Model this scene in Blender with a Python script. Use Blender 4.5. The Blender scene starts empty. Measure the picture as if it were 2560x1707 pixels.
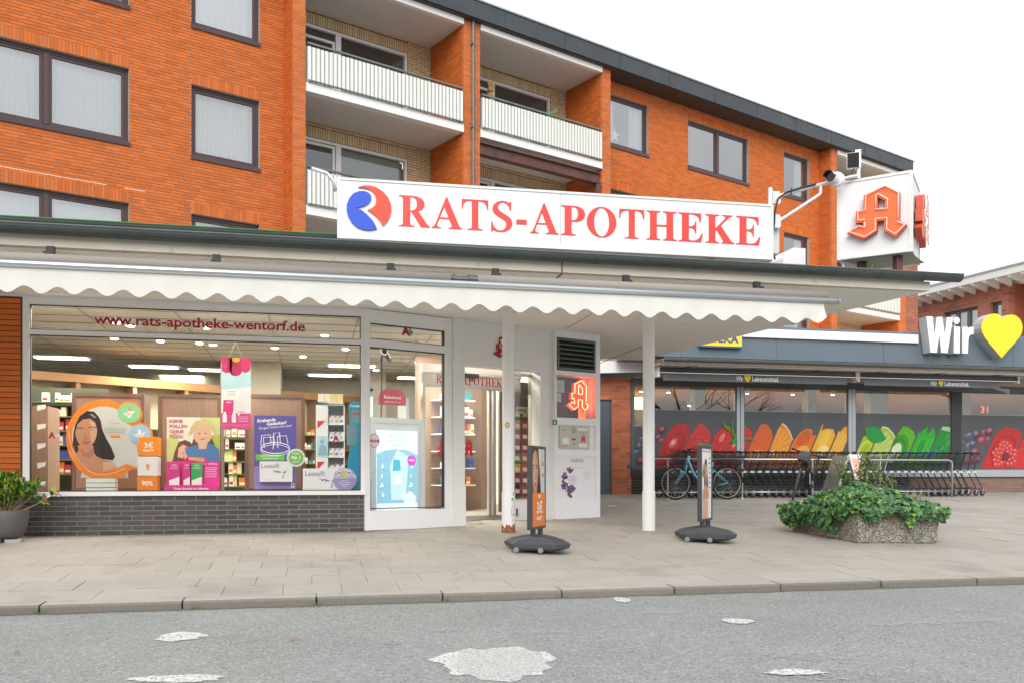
import bpy, bmesh, math, random
from mathutils import Vector, Matrix
random.seed(7)
SC = bpy.context.scene
COL = SC.collection
rad = math.radians
# ------------------------------------------------------------------ camera
EYE = 1.13
cam = bpy.data.cameras.new('camera'); cam.sensor_width = 36.0; cam.lens = 36.0*2262/2560
cam.shift_y = (1185-853.5)/2560; cam.clip_end = 600; cam.clip_start = .05
co = bpy.data.objects.new('camera', cam); COL.objects.link(co)
co.location = (0, 0, EYE); co.rotation_euler = (rad(90), 0, rad(-12.5)); SC.camera = co
# ------------------------------------------------------------------ sky and sun
SUN_EL, SUN_AZ = 31, 200
w = bpy.data.worlds.new('World'); SC.world = w; w.use_nodes = True
nt = w.node_tree; nt.nodes.clear()
def N_(t, **k):
    n = nt.nodes.new(t)
    for a, b in k.items(): setattr(n, a, b)
    return n
sk = N_('ShaderNodeTexSky', sky_type='NISHITA', sun_disc=False)
sk.sun_elevation = rad(SUN_EL); sk.sun_rotation = rad(SUN_AZ); sk.dust_density = 4; sk.air_density = 1.2
hs = N_('ShaderNodeHueSaturation'); hs.inputs['Saturation'].default_value = .22; nt.links.new(sk.outputs[0], hs.inputs['Color'])
tc = N_('ShaderNodeTexCoord'); mp = N_('ShaderNodeMapping'); mp.inputs['Scale'].default_value = (1, 1, 3)
nt.links.new(tc.outputs['Generated'], mp.inputs[0])
nz = N_('ShaderNodeTexNoise'); nz.inputs['Scale'].default_value = 1.6; nz.inputs['Detail'].default_value = 4; nt.links.new(mp.outputs[0], nz.inputs['Vector'])
cr = N_('ShaderNodeValToRGB'); cr.color_ramp.elements[0].position = .28; cr.color_ramp.elements[1].position = .62
cr.color_ramp.elements[0].color = (.60, .63, .68, 1); cr.color_ramp.elements[1].color = (1, 1, 1, 1); nt.links.new(nz.outputs[0], cr.inputs[0])
vs = N_('ShaderNodeVectorMath', operation='SCALE'); vs.inputs['Scale'].default_value = 9.0; nt.links.new(cr.outputs[0], vs.inputs[0])
mx = N_('ShaderNodeMix', data_type='RGBA'); mx.inputs['Factor'].default_value = .85
nt.links.new(hs.outputs[0], mx.inputs['A']); nt.links.new(vs.outputs[0], mx.inputs['B'])
bg = N_('ShaderNodeBackground'); bg.inputs['Strength'].default_value = .12; nt.links.new(mx.outputs['Result'], bg.inputs['Color'])
wo = N_('ShaderNodeOutputWorld'); nt.links.new(bg.outputs[0], wo.inputs['Surface'])
sl = bpy.data.lights.new('sun', 'SUN'); sl.energy = 1.45; sl.angle = rad(40); sl.color = (1, .97, .93)
so = bpy.data.objects.new('sun', sl); COL.objects.link(so)
a_ = rad(SUN_AZ); e_ = rad(SUN_EL)   # sky rotation is measured from +Y towards +X
sd = Vector((math.sin(a_)*math.cos(e_), math.cos(a_)*math.cos(e_), math.sin(e_)))
so.location = sd*40; so.rotation_euler = sd.to_track_quat('Z', 'Y').to_euler()
SC.view_settings.view_transform = 'Standard'; SC.view_settings.look = 'None'
SC.view_settings.exposure = .56; SC.view_settings.gamma = 1; SC.view_settings.use_curve_mapping = False
# ------------------------------------------------------------------ helpers: geometry
X, Y, Z = Vector((1, 0, 0)), Vector((0, 1, 0)), Vector((0, 0, 1))
class Fr:
    """a wall frame: a along the wall, b up, c out towards the street"""
    def __init__(s, O, ang=0.0, U=None, W=None, Nn=None):
        s.O = Vector(O); s.U = U or Vector((math.cos(ang), math.sin(ang), 0)); s.W = W or Z.copy()
        s.N = Nn or Vector((math.sin(ang), -math.cos(ang), 0))
    def __call__(s, a, b, c=0.0): return s.O + s.U*a + s.W*b + s.N*c
WORLD = Fr((0, 0, 0), U=X, W=Z, Nn=Y*1.0)   # a=x b=z c=y
WL = {}
def wl(o):
    v = Vector((0, 0, 0))
    while o is not None: v = v + o.location; o = o.parent
    return v
class MB:
    def __init__(s, fr=None): s.v = []; s.f = []; s.m = []; s.fr = fr
    def P(s, a, b, c=0.0): return tuple(s.fr(a, b, c)) if s.fr else (a, b, c)
    def face(s, pts, m=0):
        n = len(s.v); s.v += [tuple(p) for p in pts]; s.f.append(tuple(range(n, n+len(pts)))); s.m.append(m)
    def box(s, a0, a1, b0, b1, c0, c1, m=0, skip=()):
        n = len(s.v)
        for c in (c0, c1):
            for b in (b0, b1):
                for a in (a0, a1): s.v.append(s.P(a, b, c))
        for k, q in dict(back=(0, 2, 3, 1), front=(4, 5, 7, 6), bot=(0, 1, 5, 4), top=(2, 6, 7, 3), left=(0, 4, 6, 2), right=(1, 3, 7, 5)).items():
            if k in skip: continue
            s.f.append(tuple(n+i for i in q)); s.m.append(m)
        return s
    def poly(s, pts, c0, c1=None, m=0):
        """flat polygon in (a,b), extruded from c0 to c1 when given"""
        n = len(pts)
        if c1 is None: s.face([s.P(a, b, c0) for a, b in pts], m); return s
        base = len(s.v)
        for c in (c0, c1): s.v += [s.P(a, b, c) for a, b in pts]
        s.f.append(tuple(base+n+i for i in range(n))); s.m.append(m)
        s.f.append(tuple(base+n-1-i for i in range(n))); s.m.append(m)
        for i in range(n):
            j = (i+1) % n; s.f.append((base+i, base+j, base+n+j, base+n+i)); s.m.append(m)
        return s
    def tube(s, pts, r, n=6, m=0, caps=True, closed=False):
        P = [Vector(s.P(*p)) for p in pts]; L = len(P); rings = []; up = None
        for i, p in enumerate(P):
            if closed: d = P[(i+1) % L]-P[i-1]
            else: d = P[min(i+1, L-1)]-P[max(i-1, 0)]
            if d.length < 1e-9: d = Z.copy()
            d.normalize()
            if up is None: up = d.orthogonal().normalized()
            else:
                up = (up - d*up.dot(d))
                up = up.normalized() if up.length > 1e-6 else d.orthogonal().normalized()
            sd_ = d.cross(up); rr = r[i] if isinstance(r, (list, tuple)) else r
            b = len(s.v); rings.append(b)
            for k in range(n):
                t = 2*math.pi*k/n; s.v.append(tuple(p + up*(math.cos(t)*rr) + sd_*(math.sin(t)*rr)))
        for i in range(L if closed else L-1):
            A, B = rings[i], rings[(i+1) % L]
            for k in range(n):
                s.f.append((A+k, A+(k+1) % n, B+(k+1) % n, B+k)); s.m.append(m)
        if caps and not closed:
            s.f.append(tuple(rings[0]+k for k in reversed(range(n)))); s.m.append(m)
            s.f.append(tuple(rings[-1]+k for k in range(n))); s.m.append(m)
        return s
    def lathe(s, prof, n=16, cx=0.0, cy=0.0, m=0, axis='z', cz=0.0):
        rings = []
        for r, h in prof:
            b = len(s.v); rings.append(b)
            for k in range(n):
                t = 2*math.pi*k/n; x, y = r*math.cos(t), r*math.sin(t)
                if axis == 'z': q = (cx+x, cy+y, cz+h)
                elif axis == 'y': q = (cx+x, cy+h, cz+y)
                else: q = (cx+h, cy+x, cz+y)
                s.v.append(q)
        for i in range(len(prof)-1):
            A, B = rings[i], rings[i+1]
            for k in range(n): s.f.append((A+k, A+(k+1) % n, B+(k+1) % n, B+k)); s.m.append(m)
        s.f.append(tuple(rings[0]+k for k in reversed(range(n)))); s.m.append(m)
        s.f.append(tuple(rings[-1]+k for k in range(n))); s.m.append(m)
        return s
    def disc(s, a, b, r, c, n=20, m=0, ry=None, c1=None):
        ry = ry or r
        return s.poly([(a+r*math.cos(2*math.pi*k/n), b+ry*math.sin(2*math.pi*k/n)) for k in range(n)], c, c1, m)
    def add(s, o, M_=None, m=0):
        n = len(s.v); s.v += [tuple(M_ @ Vector(p)) if M_ else p for p in o.v]
        s.f += [tuple(n+i for i in q) for q in o.f]; s.m += [k+m for k in o.m]
        return s
    def mesh(s, name, mats, org=Vector((0, 0, 0)), smooth=False):
        me = bpy.data.meshes.new(name); ox, oy, oz = org
        me.from_pydata([(x-ox, y-oy, z-oz) for x, y, z in s.v], [], s.f)
        for mt in (mats if isinstance(mats, (list, tuple)) else [mats]): me.materials.append(mt)
        if any(s.m): me.polygons.foreach_set('material_index', s.m)
        if smooth: me.polygons.foreach_set('use_smooth', [True]*len(s.f))
        me.update(); return me
    def build(s, name, mats, parent=None, smooth=False, label=None, cat=None, group=None, kind=None, fix=False):
        org = wl(parent)
        if parent is None and cat and s.v:
            xs = [p[0] for p in s.v]; ys = [p[1] for p in s.v]; zs = [p[2] for p in s.v]
            org = Vector(((min(xs)+max(xs))/2, (min(ys)+max(ys))/2, min(zs)))
        me = s.mesh(name, mats, org, smooth)
        if fix:
            bm = bmesh.new(); bm.from_mesh(me); bmesh.ops.recalc_face_normals(bm, faces=bm.faces); bm.to_mesh(me); bm.free()
        o = bpy.data.objects.new(name, me); COL.objects.link(o); o.parent = parent
        if parent is None: o.location = org
        return tag(o, label, cat, group, kind)
def tag(o, label=None, cat=None, group=None, kind=None):
    for k, v in (('label', label), ('category', cat), ('group', group), ('kind', kind)):
        if v: o[k] = v
    return o
def thing(name, label, cat, loc=(0, 0, 0), group=None, rz=0):
    o = bpy.data.objects.new(name, None); o.empty_display_size = .2; COL.objects.link(o); o.location = loc; o.rotation_euler = (0, 0, rz)
    return tag(o, label, cat, group)
def inst(name, me, loc, parent=None, rot=None, scale=None):
    o = bpy.data.objects.new(name, me); COL.objects.link(o); o.parent = parent; o.location = Vector(loc)-wl(parent)
    if rot: o.rotation_euler = rot
    if scale: o.scale = scale if isinstance(scale, (tuple, list)) else (scale,)*3
    return o
def copy_tree(o, parent=None):
    c = o.copy(); COL.objects.link(c); c.parent = parent
    for ch in [k for k in o.children]: copy_tree(ch, c)
    return c
# text: the glyph outlines of the built-in font, as filled polygons
_T = {}
def text_geo(body, bold=0.0, space=1.0):
    k = (body, bold, space)
    if k in _T: return _T[k]
    cu = bpy.data.curves.new('t', 'FONT'); cu.body = body; cu.resolution_u = 3; cu.offset = bold; cu.space_character = space
    ob = bpy.data.objects.new('t', cu); COL.objects.link(ob)
    dg = bpy.context.evaluated_depsgraph_get(); me = bpy.data.meshes.new_from_object(ob.evaluated_get(dg))
    vs_ = [tuple(v.co[:2]) for v in me.vertices]; fs = [tuple(p.vertices) for p in me.polygons]
    ed = {}
    for p in fs:
        for i in range(len(p)):
            e = (p[i], p[(i+1) % len(p)]); ed[e] = 1
    border = [e for e in ed if (e[1], e[0]) not in ed]
    bpy.data.objects.remove(ob); bpy.data.curves.remove(cu); bpy.data.meshes.remove(me)
    xs = [v[0] for v in vs_] or [0]; ys = [v[1] for v in vs_] or [0]
    _T[k] = (vs_, fs, border, min(xs), max(xs), min(ys), max(ys)); return _T[k]
def text(mb, body, a0, a1, b0, b1, c, m=0, bold=0.0, depth=0.0, shear=0.0, space=1.0, rise=0.0):
    """fit the words into the rectangle a0..a1, b0..b1 of the builder's frame"""
    vs_, fs, bo, x0, x1, y0, y1 = text_geo(body, bold, space)
    if not vs_: return
    sx = (a1-a0)/(x1-x0); sy = (b1-b0)/(y1-y0); n = len(mb.v)
    def q(p, cc):
        a = a0+(p[0]-x0)*sx; b = b0+(p[1]-y0)*sy
        return mb.P(a+shear*(b-b0), b+rise*(a-a0), cc)
    mb.v += [q(p, c+depth) for p in vs_]
    for f_ in fs: mb.f.append(tuple(n+i for i in f_)); mb.m.append(m)
    if depth:
        n2 = len(mb.v); mb.v += [q(p, c) for p in vs_]
        for i, j in bo: mb.f.append((n+j, n+i, n2+i, n2+j)); mb.m.append(m)
def tfit(mb, body, a, b, h, c, m=0, bold=0.0, align='l', sx=1.0, **k):
    """words at cap height h, natural width times sx"""
    vs_, fs, bo, x0, x1, y0, y1 = text_geo(body, bold, k.get('space', 1.0))
    if not vs_: return 0
    _, _, _, _, _, hy0, hy1 = text_geo('H', bold); s_ = h/(hy1-hy0)
    wd = (x1-x0)*s_*sx; a0 = a if align == 'l' else (a-wd/2 if align == 'c' else a-wd)
    text(mb, body, a0, a0+wd, b+y0*s_, b+y1*s_, c, m, bold, **k); return wd
# ------------------------------------------------------------------ helpers: materials
MT = {}
def mat(name, col, rough=.6, metal=0.0, var=0.0, vs=3.0, bump=0.0, bs=40.0, rnd=0.0, emit=0.0, dirt=None, spec=.5, coat=0.0, aniso=None, trans=0.0, island=True):
    if name in MT: return MT[name]
    m = bpy.data.materials.new(name); m.use_nodes = True; t = m.node_tree; p = t.nodes['Principled BSDF']; L = t.links.new
    p.inputs['Base Color'].default_value = (*col, 1); p.inputs['Roughness'].default_value = rough; p.inputs['Metallic'].default_value = metal
    p.inputs['Specular IOR Level'].default_value = spec
    if coat: p.inputs['Coat Weight'].default_value = coat
    g = t.nodes.new('ShaderNodeNewGeometry'); pos = g.outputs['Position']
    if aniso:
        mpn = t.nodes.new('ShaderNodeMapping'); mpn.inputs['Scale'].default_value = aniso; L(pos, mpn.inputs[0]); pos = mpn.outputs[0]
    c = t.nodes.new('ShaderNodeRGB'); c.outputs[0].default_value = (*col, 1); cur = c.outputs[0]
    def brt(fac_sock, lo, hi):
        nonlocal cur
        mr = t.nodes.new('ShaderNodeMapRange'); mr.inputs['To Min'].default_value = lo; mr.inputs['To Max'].default_value = hi; L(fac_sock, mr.inputs[0])
        sc = t.nodes.new('ShaderNodeVectorMath'); sc.operation = 'SCALE'; L(cur, sc.inputs[0]); L(mr.outputs[0], sc.inputs['Scale']); cur = sc.outputs[0]
    if var:
        n1 = t.nodes.new('ShaderNodeTexNoise'); n1.inputs['Scale'].default_value = vs; n1.inputs['Detail'].default_value = 6; n1.inputs['Roughness'].default_value = .65; L(pos, n1.inputs['Vector'])
        brt(n1.outputs[0], 1-1.6*var, 1+1.6*var)
    if rnd:
        oi = t.nodes.new('ShaderNodeObjectInfo'); ad = t.nodes.new('ShaderNodeMath'); ad.operation = 'ADD'; L(oi.outputs['Random'], ad.inputs[0]); L(g.outputs['Random Per Island'], ad.inputs[1])
        fr = t.nodes.new('ShaderNodeMath'); fr.operation = 'FRACT'; L(ad.outputs[0], fr.inputs[0]); brt(fr.outputs[0], 1-rnd, 1+rnd)
    if dirt:   # (colour, scale, threshold, strength): stains with a shape of their own
        n2 = t.nodes.new('ShaderNodeTexNoise'); n2.inputs['Scale'].default_value = dirt[1]; n2.inputs['Detail'].default_value = 8; n2.inputs['Roughness'].default_value = .7
        L(pos if len(dirt) < 5 else g.outputs['Position'], n2.inputs['Vector'])
        r = t.nodes.new('ShaderNodeMapRange'); r.inputs['From Min'].default_value = dirt[2]; r.inputs['From Max'].default_value = dirt[2]+.12; r.inputs['To Max'].default_value = dirt[3]; L(n2.outputs[0], r.inputs[0])
        mxn = t.nodes.new('ShaderNodeMix'); mxn.data_type = 'RGBA'; L(r.outputs[0], mxn.inputs['Factor']); L(cur, mxn.inputs['A']); mxn.inputs['B'].default_value = (*dirt[0], 1); cur = mxn.outputs['Result']
    if var or rnd or dirt: L(cur, p.inputs['Base Color'])
    if bump:
        n3 = t.nodes.new('ShaderNodeTexNoise'); n3.inputs['Scale'].default_value = bs; n3.inputs['Detail'].default_value = 5; L(pos, n3.inputs['Vector'])
        b = t.nodes.new('ShaderNodeBump'); b.inputs['Strength'].default_value = bump; b.inputs['Distance'].default_value = .01; L(n3.outputs[0], b.inputs['Height']); L(b.outputs[0], p.inputs['Normal'])
    if emit:
        p.inputs['Emission Color'].default_value = (*col, 1); p.inputs['Emission Strength'].default_value = emit
    if trans: p.inputs['Transmission Weight'].default_value = trans
    MT[name] = m; return m
def glass(name, refl=.1, tint=(.93, .96, .95), rough=0.0, milky=0.0):
    if name in MT: return MT[name]
    m = bpy.data.materials.new(name); m.use_nodes = True; t = m.node_tree; t.nodes.clear(); L = t.links.new
    o = t.nodes.new('ShaderNodeOutputMaterial'); tr = t.nodes.new('ShaderNodeBsdfTransparent'); tr.inputs[0].default_value = (*tint, 1)
    gl = t.nodes.new('ShaderNodeBsdfGlossy'); gl.inputs['Roughness'].default_value = rough; gl.inputs['Color'].default_value = (1, 1, 1, 1)
    gm = t.nodes.new('ShaderNodeNewGeometry'); nn = t.nodes.new('ShaderNodeTexNoise'); nn.inputs['Scale'].default_value = 1.3; L(gm.outputs['Position'], nn.inputs['Vector'])
    bp = t.nodes.new('ShaderNodeBump'); bp.inputs['Strength'].default_value = .25; bp.inputs['Distance'].default_value = .004; L(nn.outputs[0], bp.inputs['Height']); L(bp.outputs[0], gl.inputs['Normal'])
    lw = t.nodes.new('ShaderNodeFresnel'); lw.inputs['IOR'].default_value = 1.45
    ad = t.nodes.new('ShaderNodeMath'); ad.operation = 'ADD'; ad.use_clamp = True; ad.inputs[1].default_value = refl; L(lw.outputs[0], ad.inputs[0])
    mx_ = t.nodes.new('ShaderNodeMixShader'); L(ad.outputs[0], mx_.inputs[0]); L(tr.outputs[0], mx_.inputs[1]); L(gl.outputs[0], mx_.inputs[2])
    out = mx_.outputs[0]
    if milky:
        df = t.nodes.new('ShaderNodeBsdfDiffuse'); df.inputs[0].default_value = (.7, .75, .75, 1); m2 = t.nodes.new('ShaderNodeMixShader'); m2.inputs[0].default_value = milky; L(out, m2.inputs[1]); L(df.outputs[0], m2.inputs[2]); out = m2.outputs[0]
    L(out, o.inputs[0]); MT[name] = m; return m
def rgb(h):
    h = h.lstrip('#'); c = [int(h[i:i+2], 16)/255 for i in (0, 2, 4)]
    return tuple(v/12.92 if v <= .04045 else ((v+.055)/1.055)**2.4 for v in c)
def paint(h, k=.92, rough=.5, **kw):   # printed colour from an sRGB reading
    c = rgb(h); return mat('print_'+h.strip('#')+('%d' % int(k*100)), tuple(v*k for v in c), rough, **kw)
# ------------------------------------------------------------------ brickwork
def free(a0, a1, holes):
    segs = [(a0, a1)]
    for h0, h1 in holes:
        ns = []
        for s0, s1 in segs:
            if h1 <= s0 or h0 >= s1: ns.append((s0, s1)); continue
            if h0 > s0: ns.append((s0, h0))
            if h1 < s1: ns.append((h1, s1))
        segs = ns
    return segs
def brick_cells(a0, a1, b0, b1, holes=(), course=.0662, L=.26, joint=.0135, soldiers=(), seed=1):
    """running bond cells (a,a,b,b); holes and soldier bands are rectangles (a0,a1,b0,b1)"""
    rnd = random.Random(seed); out = []; r = 0; b = b0
    allh = list(holes)+list(soldiers)
    while b < b1-1e-6:
        t = min(b+course, b1); mid = (b+t)/2; off = (r % 2)*L/2+rnd.choice((0, L/4))*(r % 3 == 0)
        for s0, s1 in free(a0, a1, [(h[0], h[1]) for h in allh if h[2] < mid < h[3]]):
            a = math.floor((s0-a0-off)/L)*L+a0+off
            while a < s1:
                x0, x1 = max(a, s0), min(a+L, s1)
                if x1-x0 > .03: out.append((x0+joint/2, x1-joint/2, b+joint/2, t-joint/2))
                a += L
        b = t; r += 1
    for h in soldiers:
        n = max(1, round((h[1]-h[0])/course)); d = (h[1]-h[0])/n
        for i in range(n): out.append((h[0]+i*d+joint/2, h[0]+(i+1)*d-joint/2, h[2]+joint/2, h[3]-joint/2))
    return out
def backing(mb, a0, a1, b0, b1, holes, c0, c1, e=.0, m=0):
    hs_ = [(h[0]-e, h[1]+e, h[2]-e, h[3]+e) for h in holes]
    A_ = sorted({a0, a1, *[min(max(v, a0), a1) for h in hs_ for v in h[:2]]})
    B_ = sorted({b0, b1, *[min(max(v, b0), b1) for h in hs_ for v in h[2:]]})
    for i in range(len(A_)-1):
        j = 0
        while j < len(B_)-1:
            def solid(j): return not any(h[0] < (A_[i]+A_[i+1])/2 < h[1] and h[2] < (B_[j]+B_[j+1])/2 < h[3] for h in hs_)
            if not solid(j): j += 1; continue
            k = j
            while k+1 < len(B_)-1 and solid(k+1): k += 1
            mb.box(A_[i], A_[i+1], B_[j], B_[k+1], c0, c1, m); j = k+1
ORD = 'first second third fourth fifth sixth seventh eighth ninth tenth eleventh twelfth thirteenth fourteenth fifteenth sixteenth seventeenth eighteenth nineteenth twentieth'.split()
def nth(i):
    if i < 20: return ORD[i]
    t, k = divmod(i+1, 10); return {2: 'twenty', 3: 'thirty', 4: 'forty'}[t]+'-'+ORD[k-1] if k else {3: 'thirtieth', 4: 'fortieth', 5: 'fiftieth'}[t]
CAMP = Vector((0, 0, EYE)); _BM = {}
def lay(fr, cells, c0, c1, single, mb, mt, parent, limit, name='brick', jit=.0015):
    """the cells nearest the camera become objects (until the budget is gone), the rest go into mb"""
    order = sorted(cells, key=lambda q: (fr((q[0]+q[1])/2, (q[2]+q[3])/2)-CAMP).length) if limit > 0 else cells
    rr = random.Random(len(cells)); used = 0
    ang = math.atan2(fr.U.y, fr.U.x)
    for q in order:
        ce = fr((q[0]+q[1])/2, (q[2]+q[3])/2, (c0+c1)/2); dc = rr.uniform(-jit, jit)
        if used < limit and single(ce):
            w_, h_ = round(q[1]-q[0], 3), round(q[3]-q[2], 3); key = (w_, h_, round(c1-c0, 4), mt.name, round(ang, 3))
            if key not in _BM:
                loc = Fr((0, 0, 0), ang); x = MB(loc); x.box(-w_/2, w_/2, -h_/2, h_/2, -(c1-c0)/2, (c1-c0)/2); _BM[key] = x.mesh(name, mt)
            inst(name, _BM[key], ce+fr.N*dc, parent); used += 1
        else: mb.fr = fr; mb.box(q[0], q[1], q[2], q[3], c0, c1+dc, skip=('back',))
    return used
def inview(p, mg=20):
    d = p-CAMP; th = rad(12.5); dep = d.x*math.sin(th)+d.y*math.cos(th)
    if dep < .3: return False
    u = 1280+2262*(d.x*math.cos(th)-d.y*math.sin(th))/dep; v = 1185-2262*d.z/dep
    return -mg < u < 2560+mg and -mg < v < 1707+mg
def G(y): return .07+.053*(y-8.1)        # height of the rising pavement
# ------------------------------------------------------------------ materials of the place
m_orange = mat('orange_brick', (.58, .145, .029), .75, var=.08, vs=9, rnd=.14, bump=.25, bs=90, dirt=((.30, .075, .03), 2.2, .62, .45), spec=.2)
m_orange2 = mat('weathered_brick', (.36, .12, .075), .8, var=.14, vs=9, rnd=.22, bump=.3, bs=90, spec=.2)
m_tan = mat('tan_brick', (.66, .51, .31), .75, var=.08, vs=9, rnd=.12, bump=.2, bs=90, spec=.2)
m_dark = mat('dark_brick', (.075, .062, .060), .62, var=.16, vs=14, rnd=.28, bump=.3, bs=80)
m_mortar = mat('mortar', (.30, .26, .21), .95, var=.1, vs=20)
m_mortar_o = mat('mortar_grey_brown', (.36, .31, .27), .95, var=.15, vs=12)
m_mortar_d = mat('mortar_light', (.26, .27, .25), .95, var=.15, vs=16, dirt=((.5, .47, .38), 5, .6, .8))
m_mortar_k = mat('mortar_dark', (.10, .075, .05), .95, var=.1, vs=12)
m_white = mat('white_paint', (.80, .80, .79), .45, var=.02, vs=1.5, dirt=((.55, .53, .47), 3.5, .66, .45))
m_whitec = mat('clean_white_frame', (.84, .84, .85), .35, var=.01)
m_soffit = mat('soffit_paint', (.80, .785, .74), .8, var=.04, vs=1.2, bump=.1, bs=30, dirt=((.30, .28, .25), 1.6, .60, .55), aniso=(.5, 1.6, 1))
m_fascia = mat('canopy_fascia_render', (.58, .55, .46), .85, var=.10, vs=2.5, bump=.2, bs=50, dirt=((.28, .25, .18), 5.0, .60, .6))
m_ceil = mat('loggia_ceiling_render', (.66, .64, .61), .9, var=.05, vs=2, bump=.15, bs=60, dirt=((.27, .25, .22), 1.6, .67, .8))
m_frame = mat('brown_window_frame', (.070, .040, .042), .4, var=.15, vs=6, rnd=.1)
m_reveal = mat('window_seal_dark', (.03, .028, .03), .6)
m_gut = mat('green_grey_gutter', (.070, .085, .080), .42, metal=.35, var=.25, vs=1.5, dirt=((.04, .10, .05), 1.3, .56, .8))
m_gutg = mat('grey_gutter', (.13, .14, .145), .4, metal=.4, var=.2, vs=2)
m_zinc = mat('dark_zinc_sheet', (.058, .068, .078), .38, metal=.45, var=.2, vs=2, dirt=((.20, .22, .24), 3.2, .62, .6))
m_felt = mat('roof_felt', (.22, .22, .21), .95, var=.25, vs=14, bump=.5, bs=120)
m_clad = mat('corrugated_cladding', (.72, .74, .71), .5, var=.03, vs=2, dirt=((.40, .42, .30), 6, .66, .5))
m_cladg = mat('shaded_groove', (.46, .48, .44), .7, var=.1)  # groove shade put into the colour so the ribs stand out
m_rail = mat('grey_rail', (.17, .19, .19), .45, metal=.5, var=.2)
m_steel = mat('rusty_steel_beam', (.12, .045, .035), .6, var=.3, vs=4, dirt=((.035, .033, .035), 2.4, .5, .9))
m_curt = mat('net_curtain', (.56, .64, .69), .9, var=.05, vs=2, aniso=(6, 6, .4))
m_room = mat('room_grey', (.38, .41, .44), .9)
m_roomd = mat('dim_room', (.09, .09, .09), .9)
g_win = glass('window_glass', .30, (.88, .92, .93))
g_dark = glass('loggia_glass', .12, (.75, .78, .78))
m_chrome = mat('bright_steel', (.62, .63, .63), .25, metal=.9, var=.05)
m_black = mat('black_plastic', (.018, .018, .02), .45, var=.1)
m_rubber = mat('rubber', (.025, .025, .025), .8)
# ------------------------------------------------------------------ ground
def asphalt():
    m = bpy.data.materials.new('worn_asphalt'); m.use_nodes = True; t = m.node_tree; p = t.nodes['Principled BSDF']; L = t.links.new
    g = t.nodes.new('ShaderNodeNewGeometry')
    def noise(s, d=4, r=.6):
        n = t.nodes.new('ShaderNodeTexNoise'); n.inputs['Scale'].default_value = s; n.inputs['Detail'].default_value = d; n.inputs['Roughness'].default_value = r; L(g.outputs['Position'], n.inputs['Vector']); return n.outputs[0]
    def vor(s, rmin, rmax):
        v = t.nodes.new('ShaderNodeTexVoronoi'); v.inputs['Scale'].default_value = s; L(g.outputs['Position'], v.inputs['Vector'])
        sp = t.nodes.new('ShaderNodeSeparateColor'); L(v.outputs['Color'], sp.inputs[0])
        r = t.nodes.new('ShaderNodeMapRange'); r.inputs['From Min'].default_value = rmin; r.inputs['From Max'].default_value = rmax; L(sp.outputs[0], r.inputs[0]); return r.outputs[0], v
    r = t.nodes.new('ShaderNodeValToRGB'); L(noise(.9, 6), r.inputs[0]); r.color_ramp.elements[0].position = .3; r.color_ramp.elements[1].position = .72
    r.color_ramp.elements[0].color = (.20, .212, .208, 1); r.color_ramp.elements[1].color = (.265, .278, .27, 1); cur = r.outputs[0]
    for (s, lo, hi, col, fac) in ((70, .74, .97, (.50, .50, .47, 1), .6), (120, .55, .9, (.34, .34, .33, 1), .6), (80, .80, 1.0, (.06, .065, .065, 1), .7)):
        f, v = vor(s, lo, hi); mu = t.nodes.new('ShaderNodeMath'); mu.operation = 'MULTIPLY'; mu.inputs[1].default_value = fac; L(f, mu.inputs[0])
        mx_ = t.nodes.new('ShaderNodeMix'); mx_.data_type = 'RGBA'; L(mu.outputs[0], mx_.inputs['Factor']); L(cur, mx_.inputs['A']); mx_.inputs['B'].default_value = col; cur = mx_.outputs['Result']
    L(cur, p.inputs['Base Color']); p.inputs['Roughness'].default_value = .85
    b = t.nodes.new('ShaderNodeBump'); b.inputs['Strength'].default_value = .5; b.inputs['Distance'].default_value = .006; L(noise(140, 3), b.inputs['Height']); L(b.outputs[0], p.inputs['Normal'])
    return m
m_asph = asphalt()
def worn(name, col, thr, scale=48, soft=.14):    # road paint worn through: paint where the noise is high
    m = bpy.data.materials.new(name); m.use_nodes = True; t = m.node_tree; p = t.nodes['Principled BSDF']; L = t.links.new
    g = t.nodes.new('ShaderNodeNewGeometry'); n = t.nodes.new('ShaderNodeTexNoise'); n.inputs['Scale'].default_value = scale; n.inputs['Detail'].default_value = 9; n.inputs['Roughness'].default_value = .75; L(g.outputs['Position'], n.inputs['Vector'])
    r = t.nodes.new('ShaderNodeMapRange'); r.inputs['From Min'].default_value = thr; r.inputs['From Max'].default_value = thr+soft; L(n.outputs[0], r.inputs[0])
    p.inputs['Base Color'].default_value = (*col, 1); p.inputs['Roughness'].default_value = .8; L(r.outputs[0], p.inputs['Alpha']); return m
m_pw = worn('white_road_paint', (.64, .65, .63), .37); m_pw2 = worn('faded_road_paint', (.44, .45, .44), .50)
gr = MB(); gr.face([(-220, -220, -.05), (220, -220, -.05), (220, 220, -.05), (-220, 220, -.05)]); gr.build('ground', mat('earth', (.12, .11, .09), .9, var=.2, vs=.5), kind='structure')
rd = MB()
rd.box(-60, 60, -40, 7.98, -.045, 0) if False else None
rd.face([(-60, -30, 0), (60, -30, 0), (60, 8.0, 0), (-60, 8.0, 0)])
road = rd.build('road', m_asph, kind='structure')
m_slab = mat('paving_slab', (.40, .370, .332), .85, var=.09, vs=3.5, rnd=.045, bump=.35, bs=130, dirt=((.25, .235, .21), .8, .53, .5), spec=.25)
m_joint = mat('sand_joint', (.32, .295, .26), .95, var=.2, vs=12)
phi = math.atan(.053)
pv = thing('pavement', None, None); tag(pv, kind='structure'); pv.location = (0, 0, 0)
pb = MB(); pb.face([(-60, 8.1, G(8.1)-.012), (60, 8.1, G(8.1)-.012), (60, 60, G(60)-.012), (-60, 60, G(60)-.012)]); pb.build('bedding', m_joint, pv)
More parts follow.
